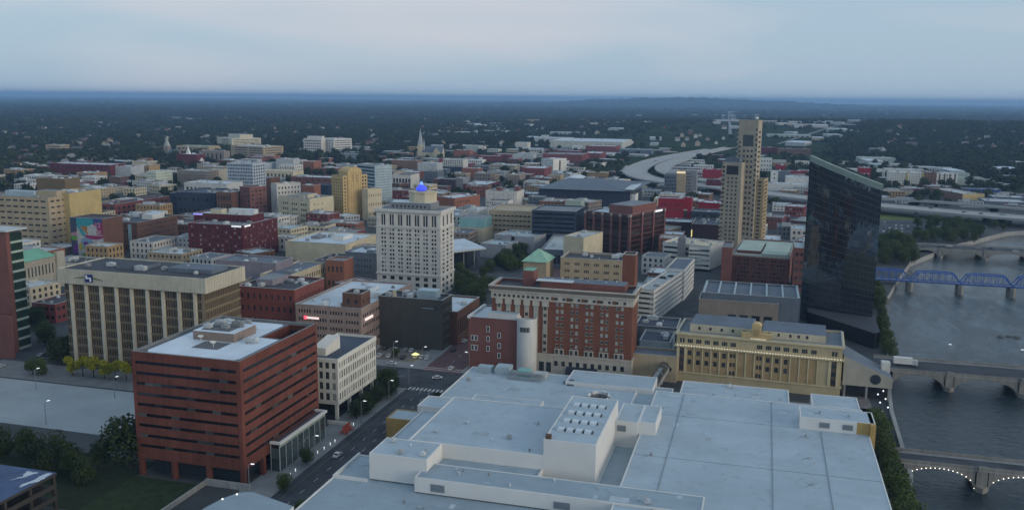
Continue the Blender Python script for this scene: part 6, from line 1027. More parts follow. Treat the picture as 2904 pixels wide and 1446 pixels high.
# ------------------------------------------------------------------ white precast office
wo_ = thing('white_office', 'small white precast office on columns beside the red office', 'office building', (-165, 292.6, 0))
W2, D2, H2, Z2 = 16.8, 34.2, 23.7, 6.3; PC = mat('white_precast', (.62,.61,.56), .8, .08, .2, streak=.15)
oF = [(.9+i*2.6+.35+.0, .9+i*2.6+1.95, 1.5+j*4.1, 4.3+j*4.1, 'blinds') for i in range(6) for j in range(4)]; oR = [(.8+i*1.95+.4, .8+i*1.95+1.5, 1.5+j*4.1, 4.3+j*4.1, 'blinds') for i in range(17) for j in range(4)]
b = MB(); facade(b, (0,0),(1,0),(0,-1),W2,Z2,H2-Z2,oF); facade(b,(W2,0),(0,1),(1,0),D2,Z2,H2-Z2,oR); facade(b,(0,D2),(0,-1),(-1,0),D2,Z2,H2-Z2,[]); facade(b,(W2,D2),(-1,0),(0,1),W2,Z2,H2-Z2,[]); b.quad((0,0,Z2),(W2,0,Z2),(W2,D2,Z2),(0,D2,Z2)); b.build('wall', PC, wo_)
windows(wo_, wo_, oF, (0,0),(1,0),(0,-1),Z2,9,0); windows(wo_, wo_, oR, (W2,0),(0,1),(1,0),Z2,9,R(90))
b = MB()
for (a,c,e,f) in ((-.25,W2+.25,-.25,.25),(-.25,W2+.25,D2-.25,D2+.25),(-.25,.25,.25,D2-.25),(W2-.25,W2+.25,.25,D2-.25)): b.box(a,c,e,f,H2-1.2,H2+.4)
b.build('parapet', PC, wo_); sh = MB(); sh.quad((.25,.25,H2-.5),(W2-.25,.25,H2-.5),(W2-.25,D2-.25,H2-.5),(.25,D2-.25,H2-.5)); sh.build('roof', roofmat('navy'), wo_)
b = MB(); xs0, xs1, ya_, yb_ = 4.2, 9.5, 5, 17; b.prism([(xs0,ya_),(xs1,ya_),(xs1,yb_),(xs0,yb_)], H2-.49, [H2+2.6,H2+2.6,H2+4.6,H2+4.6], 0, 0); b.build('penthouse', PC, wo_); pbox(wo_, 'penthouse', .6, 4.15, 6, 13, H2-.49, H2+2.2, PC, roofmat('slate')); pbox(wo_, 'hatch', 1.2,3.6,7.5,11.5,H2+2.21,H2+2.5, GL)
for x in (1.4, W2-1.4):
    for y in (1.4, 12, 22.5, D2-1.4): pbox(wo_, 'column', x-.55, x+.55, y-.55, y+.55, 0, Z2, PC)
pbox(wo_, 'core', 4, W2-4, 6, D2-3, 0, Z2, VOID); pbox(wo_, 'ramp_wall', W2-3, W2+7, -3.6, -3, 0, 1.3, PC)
# ------------------------------------------------------------------ brick and glass tower at the left edge
lt = thing('brick_glass_tower', 'brick and green glass tower cut by the left edge of the view', 'tower', (-362, 331, 0)); LH = 60
pbox(lt, 'wall', -22, 28.3, 0, .9, 0, LH-3, wallmat('rosebrick')); pbox(lt, 'wall', 26.8, 28.32, .92, 2.1, 0, LH-3, wallmat('rosebrick'))
for j in range(12): pbox(lt, 'window', 27.6, 28.2, 2.2, 9.2, 2+j*4.6, 5.6+j*4.6, GG); pbox(lt, 'spandrel', 27.5, 28.5, 2.15, 9.3, .9+j*4.6, 1.9+j*4.6, wallmat('palegreen'))
for k in range(7): pbox(lt, 'mullion', 28.21, 28.4, 2.3+k*1.12, 2.42+k*1.12, 2, LH-3, DARKM)
pbox(lt, 'wall', -22, 27.4, .95, 9.1, 0, LH-3.2, wallmat('slate')); pbox(lt, 'roof', -24, 30.0, -1.5, 11, LH-2.6, LH-1.9, wallmat('palegrey'), roofmat('palegrey')); pbox(lt, 'brick_screen', 20, 36, -9, -8, 0, 20, wallmat('rosebrick'))
# ------------------------------------------------------------------ low garage with painted roof, lower left corner
nl = thing('painted_roof_garage', 'low open garage with a blue and white painted roof in the corner', 'parking garage', (-262, 130, 0))
b = MB(); b.box(0,69.6,0,71.5,11.2,12.0,0,1); b.build('roof', [mat('garage_edge', (.045,.042,.04), .8), mat('roof_blue_paint', (.06,.095,.19), .7, .25, .3)], nl)
WPaint = mat('roof_white_paint', (.5,.56,.62), .7, .2, .6)
def blob(pts, seed):
    rr = random.Random(seed); b = MB(); out = []
    for (x0,y0),(x1,y1) in zip(pts, pts[1:]+pts[:1]):
        for k in range(5): t = k/5; out.append((x0+(x1-x0)*t+rr.gauss(0,.25), y0+(y1-y0)*t+rr.gauss(0,.25), 12.02))
    b.poly(out); b.build('painted_patch', WPaint, nl)
blob([(60.5,70),(64.8,70),(63.2,66.5),(60.3,62),(62,66.5)], 1); blob([(66.8,70.6),(69,70.8),(69.3,65),(67.2,60)], 2); blob([(44,66),(50,67.5),(54,64),(54.5,58),(53,50),(46,45),(42,52)], 3)
for j in range(3): pbox(nl, 'deck', 0.2, 69.3, .2, 71.2, j*3.7-.0+.05, j*3.7+.45, mat('garage_edge', (.045,.042,.04))); pbox(nl, 'barrier', 69.0, 69.4, .2, 71.3, j*3.7+.46, j*3.7+1.5, mat('garage_edge', (.12,.12,.115)))
for k in range(9): pbox(nl, 'column', 68.0, 68.9, k*8.8+.4, k*8.8+1.2, 0, 11.19, mat('garage_edge', (.045,.042,.04)))
for k in range(7): pbox(nl, 'column', 3+k*10, 3.9+k*10, 70.2, 71.0, 0, 11.19, mat('garage_edge', (.045,.042,.04)))
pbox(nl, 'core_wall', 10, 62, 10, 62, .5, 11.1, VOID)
# street-level bits: sculpture, low walls
sc_ = thing('red_sculpture', 'tangle of bent red metal ribbons, a sculpture on the plaza by the street', 'sculpture', (-140.5, 283, .14)); RP = mat('red_paint', (.42,.07,.04), .45, .15, .5)
for k in range(18):
    rr = random.Random(k); b = MB(); a = rr.uniform(0,6.28); rad_ = rr.uniform(.3,1.5); cyk = rr.uniform(-3,3); p0 = Vector((rad_*math.cos(a), rad_*math.sin(a), 0)); pv_ = None
    for s in range(9):
        t = s/8; p = Vector((p0.x*(1-t*.5)+math.sin(t*6+k)*.8, cyk+p0.y*(1-t*.5)+math.cos(t*5+k)*.9, .15+(1.0+1.5*(k % 3)/2)*math.sin(math.pi*t*.9)*rr.uniform(.85,1.1)))
        if pv_ is not None: b.bar(pv_, p, .16, 0, 5)
        pv_ = p
    b.build('ribbon', RP, sc_)
wl_ = thing('plaza_wall', 'low concrete ramp wall between lawn and red office', 'wall', (-163, 204, 0)); pbox(wl_, 'wall', 0,.6,-40,26,0,1.6, CONC); pbox(wl_, 'wall', .6,16,25.2,25.8,0,2.2, CONC)
# ------------------------------------------------------------------ bridges
STONEB = mat('bridge_stone', (.24,.235,.22), .85, .2, .15, streak=.4)
def arch_bridge(name, label, x0, x1, y0, y1, zd, piers, lamps=False):
    t = thing(name, label, 'bridge', (0,0,0)); 
    pbox(t, 'deck', x0-6, x1, y0, y1, zd-.5, zd, CONC, ASPH); pbox(t, 'footway', x0-6, x1, y0+.35, y0+2.2, zd+.01, zd+.16, PAVE); pbox(t, 'footway', x0-6, x1, y1-2.2, y1-.35, zd+.01, zd+.16, PAVE)
    for y in (y0, y1-.3): pbox(t, 'parapet', x0-6, x1, y, y+.3, zd+.01, zd+1.1, STONEB)
    xs = [x0]+piers+[x1]
    for a, c in zip(xs, xs[1:]):
        a_, c_ = a+(2 if a != x0 else 0), c-(2 if c != x1 else 0); N = 22; P = lambda k: (a_+(c_-a_)*k/N, -3.6+(zd-.3+3.6-.8)*math.sin(math.acos(max(-1,min(1,1-2*k/N)))) if True else 0)
        for y in (y0+.05, y1-.55):
            b = MB()
            for k in range(N):
                (xa,za_),(xb,zb__) = P(k), P(k+1)
                b.quad((xa,y,za_),(xb,y,zb__),(xb,y,zd-.51),(xa,y,zd-.51)); b.quad((xa,y,za_),(xb,y,zb__),(xb,y+.5,zb__),(xa,y+.5,za_)); b.quad((xa,y+.5,za_),(xb,y+.5,zb__),(xb,y+.5,zd-.51),(xa,y+.5,zd-.51))
            b.build('spandrel_wall', STONEB, t)
        b = MB()
        for k in range(N): (xa,za_),(xb,zb__) = P(k), P(k+1); b.quad((xa,y0+.5,za_+.02),(xb,y0+.5,zb__+.02),(xb,y1-.5,zb__+.02),(xa,y1-.5,za_+.02))
        b.build('arch_barrel', STONEB, t)
        if lamps:
            for k in range(17): x, z = P(k*N/16); link('lamp', lm, t, (x, y0-.12, z+.35)).scale = (1.3,1.3,1.3)
    for x in piers:
        b = MB(); b.prism([(x-2,y0-.6),(x,y0-2.6),(x+2,y0-.6),(x+2,y1+.6),(x-2,y1+.6)], -5, -2.2); b.prism([(x-1.6,y0-.35),(x+1.6,y0-.35),(x+1.6,y1+.35),(x-1.6,y1+.35)], -2.2, zd-.52); b.build('pier', STONEB, t)
        pbox(t, 'pier_cap', x-1.3, x+1.3, y0-.7, y0-.01, zd-.4, zd+1.4, STONEB)
    return t
arch_bridge('arch_footbridge', 'low stone arch bridge outlined with a string of lamps at lower right', 50, 150, 305, 315.5, 3, [73.5,100,126], True)
pb_ = arch_bridge('river_road_bridge', 'grey concrete arch road bridge carrying a white truck', 60, 200, 414, 435, 3, [83,112,141,170])
arch_bridge('far_arch_bridge', 'far concrete arch bridge with cars crossing beyond the blue truss', 121, 345, 781, 806, 3, [141,174,207,240,275,310])
tr = thing('blue_truss_bridge', 'long bright blue steel truss footbridge over the river', 'bridge', (0,0,0)); BLUE = mat('truss_blue', (.035,.11,.40), .6, .25, .3)
pbox(tr, 'deck', 58, 252, 634, 640, 2.2, 2.8, mat('truss_deck', (.05,.09,.2), .6), PAVE)
xs = [67.5,98,128.5,159,189.5,220,250]
for a, c in zip(xs, xs[1:]):
    for y in (633.8, 640.2):
        tp = bpy.data.objects.new('truss', None); COL.objects.link(tp); tp.parent = tr; L_ = c-a; hh = 6.4; n_ = 7
        X = [a+L_*k/n_ for k in range(n_+1)]; zz = lambda k: 2.9+(hh if 2 <= k <= n_-2 else hh*.94 if k in (1,n_-1) else 0)
        b = MB(); b.bar((a,y,2.9),(c,y,2.9),.42,0,4); b.build('bottom_chord', BLUE, tp); b = MB(); [b.bar((X[k],y,zz(k)),(X[k+1],y,zz(k+1)),.42,0,4) for k in range(n_)]; b.build('top_chord', BLUE, tp)
        for k in range(1, n_): b = MB(); b.bar((X[k],y,2.9),(X[k],y,zz(k)),.24,0,4); b.build('post', BLUE, tp)
        for k in range(1, n_-1): b = MB(); b.bar((X[k],y,zz(k)),(X[k+1],y,2.9),.1,0,4) if k < n_/2-1 else b.bar((X[k],y,2.9),(X[k+1],y,zz(k+1)),.1,0,4); b.build('diagonal', BLUE, tp)
    b = MB(); [b.bar((a+L_*k/7,633.8,2.9+6.3),(a+L_*k/7,640.2,2.9+6.3),.12,0,4) for k in range(1,7)]; b.build('sway_bracing', BLUE, tr)
for x in xs[1:-1]: b = MB(); b.prism([(x-1.7,632),(x,630.5),(x+1.7,632),(x+1.7,642.5),(x-1.7,642.5)], -5, 2.15); b.build('pier', STONEB, tr)
# ------------------------------------------------------------------ elevated highway
HWY = mat('highway_concrete', (.34,.345,.34), .85, .15, .06); HPAR = mat('highway_barrier', (.34,.35,.34), .85, .15, .1)
def crom(P, n=10):
    out = []
    for i in range(len(P)-1):
        p0 = P[max(0,i-1)]; p1 = P[i]; p2 = P[i+1]; p3 = P[min(len(P)-1,i+2)]
        for k in range(n):
            t = k/n; out.append(tuple(.5*((2*p1[j])+(-p0[j]+p2[j])*t+(2*p0[j]-5*p1[j]+4*p2[j]-p3[j])*t*t+(-p0[j]+3*p1[j]-3*p2[j]+p3[j])*t**3) for j in range(3)))
    return out+[tuple(P[-1])]
def ribbon(root, P, wd, pn=True):
    L_ = crom(P); D = MB(); Q = MB(); S_ = MB(); pr = None
    for k, p in enumerate(L_):
        a = L_[max(0,k-1)]; c = L_[min(len(L_)-1,k+1)]; dx, dy = c[0]-a[0], c[1]-a[1]; m = math.hypot(dx,dy) or 1; nx_, ny_ = -dy/m*wd/2, dx/m*wd/2
        cur_ = ((p[0]+nx_,p[1]+ny_,p[2]),(p[0]-nx_,p[1]-ny_,p[2]),(nx_/wd*2,ny_/wd*2))
        if pr:
            (la,ra,na_),(lb_,rb_,nb_) = pr, cur_; dn = lambda q, z: (q[0],q[1],q[2]+z)
            D.quad(la,lb_,rb_,ra); D.quad(dn(la,-1.3),dn(lb_,-1.3),dn(rb_,-1.3),dn(ra,-1.3)); D.quad(la,lb_,dn(lb_,-1.3),dn(la,-1.3)); D.quad(ra,rb_,dn(rb_,-1.3),dn(ra,-1.3))
            for s, e, n1, n2 in ((la,lb_,na_,nb_),(ra,rb_,(-na_[0],-na_[1]),(-nb_[0],-nb_[1]))):
                i1 = lambda q, n, z: (q[0]-n[0]*.4,q[1]-n[1]*.4,q[2]+z); o1 = lambda q, n, z: (q[0]+n[0]*.05,q[1]+n[1]*.05,q[2]+z)
                Q.quad(o1(s,n1,-.2),o1(e,n2,-.2),o1(e,n2,.95),o1(s,n1,.95)); Q.quad(o1(s,n1,.95),o1(e,n2,.95),i1(e,n2,.95),i1(s,n1,.95)); Q.quad(i1(s,n1,.02),i1(e,n2,.02),i1(e,n2,.95),i1(s,n1,.95))
            if k % 3:
                for f in (-.3,0,.3):
                    c0 = [(la[j]+ra[j])/2+(la[j]-ra[j])*f/1 for j in range(2)]; c1 = [(lb_[j]+rb_[j])/2+(lb_[j]-rb_[j])*f for j in range(2)]
                    S_.quad((c0[0]-.15,c0[1],la[2]+.02),(c0[0]+.15,c0[1],la[2]+.02),(c1[0]+.15,c1[1],lb_[2]+.02),(c1[0]-.15,c1[1],lb_[2]+.02))
        if pn and k % 6 == 3 and p[2] > 3:
            b = MB(); b.box(p[0]-1,p[0]+1,p[1]-1,p[1]+1,-5,p[2]-1.31); b.build('pier', HPAR, root)
        pr = cur_
    D.build('deck', HWY, root); Q.build('barrier', HPAR, root); S_.build('lane_marking', LINE, root)
hw = thing('elevated_highway', 'pale elevated highway curving through the city towards the river', 'highway', (0,0,0))
ribbon(hw, [(-40,2350,8),(-105,2150,8),(-160,1900,8),(-192,1700,8),(-200,1500,8),(-185,1370,8),(-140,1270,8),(-60,1205,8),(40,1110,8),(125,1050,8),(250,985,8),(400,930,8),(600,880,8)], 38)
ribbon(hw, [(-70,2250,9.5),(-120,1960,9.5),(-150,1700,9.5),(-160,1520,9.5),(-140,1400,9),(-95,1310,8.5),(-20,1240,8.4)], 28)
ribbon(hw, [(90,1130,7),(160,1115,8.5),(230,1085,8.5),(330,1040,8.5),(600,960,8.5)], 14)
rp = thing('highway_ramp', 'narrow ramp leading off the highway behind the arena', 'highway', (0,0,0)); ribbon(rp, [(-205,1215,1.5),(-212,1300,2),(-217,1420,4.5),(-222,1540,7.5)], 9, False)
# ------------------------------------------------------------------ churches
ca = thing('cathedral', 'pale stone cathedral with a tall thin spire and slate nave roof', 'cathedral', (-672, 1700, 0)); CS = wallmat('cream'); SL = roofmat('slate')
pbox(ca, 'tower', 0,9,0,9,0,26, CS); b = MB(); b.prism([(.5,.5),(8.5,.5),(8.5,8.5),(.5,8.5)], 26, 30); ap_ = (4.5,4.5,60); c4 = [(1.2,1.2,30),(7.8,1.2,30),(7.8,7.8,30),(1.2,7.8,30)]
for k in range(4): b.poly([c4[k],c4[(k+1) % 4],ap_])
b.build('spire', wallmat('palegrey'), ca)
def gable(root, x0,x1,y0,y1,h,r, wm, rm, alongx=True):
    pbox(root, 'wall', x0,x1,y0,y1,0,h, wm); b = MB(); e = .5
    if alongx:
        ym = (y0+y1)/2; b.quad((x0-e,y0-e,h-.2),(x1+e,y0-e,h-.2),(x1+e,ym,h+r),(x0-e,ym,h+r)); b.quad((x0-e,y1+e,h-.2),(x1+e,y1+e,h-.2),(x1+e,ym,h+r),(x0-e,ym,h+r)); g2 = MB(); g2.poly([(x0,y0,h),(x0,y1,h),(x0,ym,h+r*.95)]); g2.poly([(x1,y0,h),(x1,y1,h),(x1,ym,h+r*.95)])
    else:
        xm = (x0+x1)/2; b.quad((x0-e,y0-e,h-.2),(x0-e,y1+e,h-.2),(xm,y1+e,h+r),(xm,y0-e,h+r)); b.quad((x1+e,y0-e,h-.2),(x1+e,y1+e,h-.2),(xm,y1+e,h+r),(xm,y0-e,h+r)); g2 = MB(); g2.poly([(x0,y0,h),(x1,y0,h),(xm,y0,h+r*.95)]); g2.poly([(x0,y1,h),(x1,y1,h),(xm,y1,h+r*.95)])
    b.build('roof', rm, root); g2.build('gable', wm, root)
gable(ca, 9.02,52,1,15,11,12, CS, SL); gable(ca, 36,48,-6,.98,13,9, CS, SL, False)
b = MB(); b.prism([(11,3),(13.5,3),(13.5,5.5),(11,5.5)], 0, 26); b.poly([(11,3,26),(13.5,3,26),(12.25,4.25,38)]); b.poly([(13.5,3,26),(13.5,5.5,26),(12.25,4.25,38)]); b.build('pinnacle', wallmat('palegrey'), ca)
def steeple(name, label, x, y, s, h, wm, rm, nave=True):
    t = thing(name, label, 'church', (x,y,0)); pbox(t, 'tower', -s/2,s/2,-s/2,s/2,0,h*.55, wm); b = MB(); c4 = [(-s*.4,-s*.4,h*.55),(s*.4,-s*.4,h*.55),(s*.4,s*.4,h*.55),(-s*.4,s*.4,h*.55)]
    for k in range(4): b.poly([c4[k],c4[(k+1) % 4],(0,0,h)])
    b.build('spire', rm, t)
    if nave: gable(t, s/2+.02, s/2+22, -6, 6, h*.25, 5, wm, roofmat('slate'))
    return t
steeple('white_church', 'white church with needle spire on a square tower', -967, 1365, 8, 34, wallmat('white'), wallmat('white')); steeple('yellow_church', 'cream church with square tower behind tan block', -770, 862, 9, 31, wallmat('cream'), roofmat('slate')); steeple('green_spire_church', 'far church with pale green pointed roof', -1124, 1520, 10, 40, wallmat('taupe'), roofmat('sage'))
# ------------------------------------------------------------------ trees
def leaf_mesh(name, n, rx, rz, cz, size, seed, lobes, m):
    g = np.random.RandomState(seed); L_ = []
    for k in range(lobes):
        a = g.rand()*6.283; rr_ = rx*.55*math.sqrt(g.rand()); L_.append((rr_*math.cos(a), rr_*math.sin(a), cz+rz*(g.rand()*1.3-.62), rx*(.42+.25*g.rand()), rz*(.36+.22*g.rand())))
    V = []; F_ = []
    for i in range(n):
        lx, ly, lz, lr, lzr = L_[g.randint(lobes)]
        d = g.normal(size=3); d /= np.linalg.norm(d); rad_ = .55+.5*g.rand()**.5
        p = np.array([lx+d[0]*lr*rad_, ly+d[1]*lr*rad_, lz+d[2]*lzr*rad_]); s = size*(.6+.8*g.rand())
        nrm = d*.8+g.normal(size=3)*.55+np.array([0,0,.35]); nrm /= np.linalg.norm(nrm); u_ = np.cross(nrm, g.normal(size=3)); u_ /= np.linalg.norm(u_); v_ = np.cross(nrm, u_); k = len(V)
        V += [tuple(p+u_*s), tuple(p+v_*s*.75), tuple(p-u_*s), tuple(p-v_*s*.75)]; F_.append((k,k+1,k+2,k+3))
    me = bpy.data.meshes.new(name); me.from_pydata(V, [], F_); me.materials.append(m); return me
def leafmat(name, c, v=.45):
    m = bpy.data.materials.new(name); m.use_nodes = True; n = m.node_tree.nodes; l = m.node_tree.links; bs = n['Principled BSDF']; bs.inputs['Roughness'].default_value = .75; bs.inputs['Specular IOR Level'].default_value = .15
    g = n.new('ShaderNodeNewGeometry'); oi = n.new('ShaderNodeObjectInfo'); ad = n.new('ShaderNodeMath'); ad.operation = 'ADD'; ml_ = n.new('ShaderNodeMath'); ml_.operation = 'MULTIPLY'; ml_.inputs[1].default_value = .55; l.new(g.outputs['Random Per Island'], ml_.inputs[0]); m2 = n.new('ShaderNodeMath'); m2.operation = 'MULTIPLY'; m2.inputs[1].default_value = .45; l.new(oi.outputs['Random'], m2.inputs[0]); l.new(ml_.outputs[0], ad.inputs[0]); l.new(m2.outputs[0], ad.inputs[1])
    r = n.new('ShaderNodeValToRGB'); r.color_ramp.elements[0].color = (*[x*(1-v) for x in c], 1); r.color_ramp.elements[1].color = (c[0]*(1+v)*1.1, c[1]*(1+v), c[2]*(1+v)*.8, 1); l.new(ad.outputs[0], r.inputs[0]); l.new(r.outputs[0], bs.inputs['Base Color']); return m
LM = [leafmat('leaf_dark', (.026,.045,.018)), leafmat('leaf_green', (.048,.075,.024)), leafmat('leaf_yellowgreen', (.24,.25,.02), .3), leafmat('leaf_midgreen', (.06,.09,.03))]
BARK = mat('bark', (.06,.05,.042), .9, .3, .8)
CROWN = {k: [leaf_mesh('crown', 2200 if k != 2 else 1100, .44 if k != 2 else .34, .46 if k != 2 else .42, .54 if k != 2 else .58, .030 if k != 2 else .034, 10*k+j, 14 if k != 2 else 6, LM[k]) for j in range(2)] for k in range(4)}
def trunk_mesh(seed):
    rr_ = random.Random(seed); b = MB(); b.lathe([(.032,0),(.024,.12),(.018,.4),(.008,.66)], 7)
    for k in range(5):
        a = k*1.25+rr_.random(); z = .28+.07*k; e = (math.cos(a)*.2, math.sin(a)*.2, z+.22); b.bar((0,0,z), e, .008, 0, 4)
    return b.mesh('trunk', BARK)
TRUNKS = [trunk_mesh(1), trunk_mesh(2)]
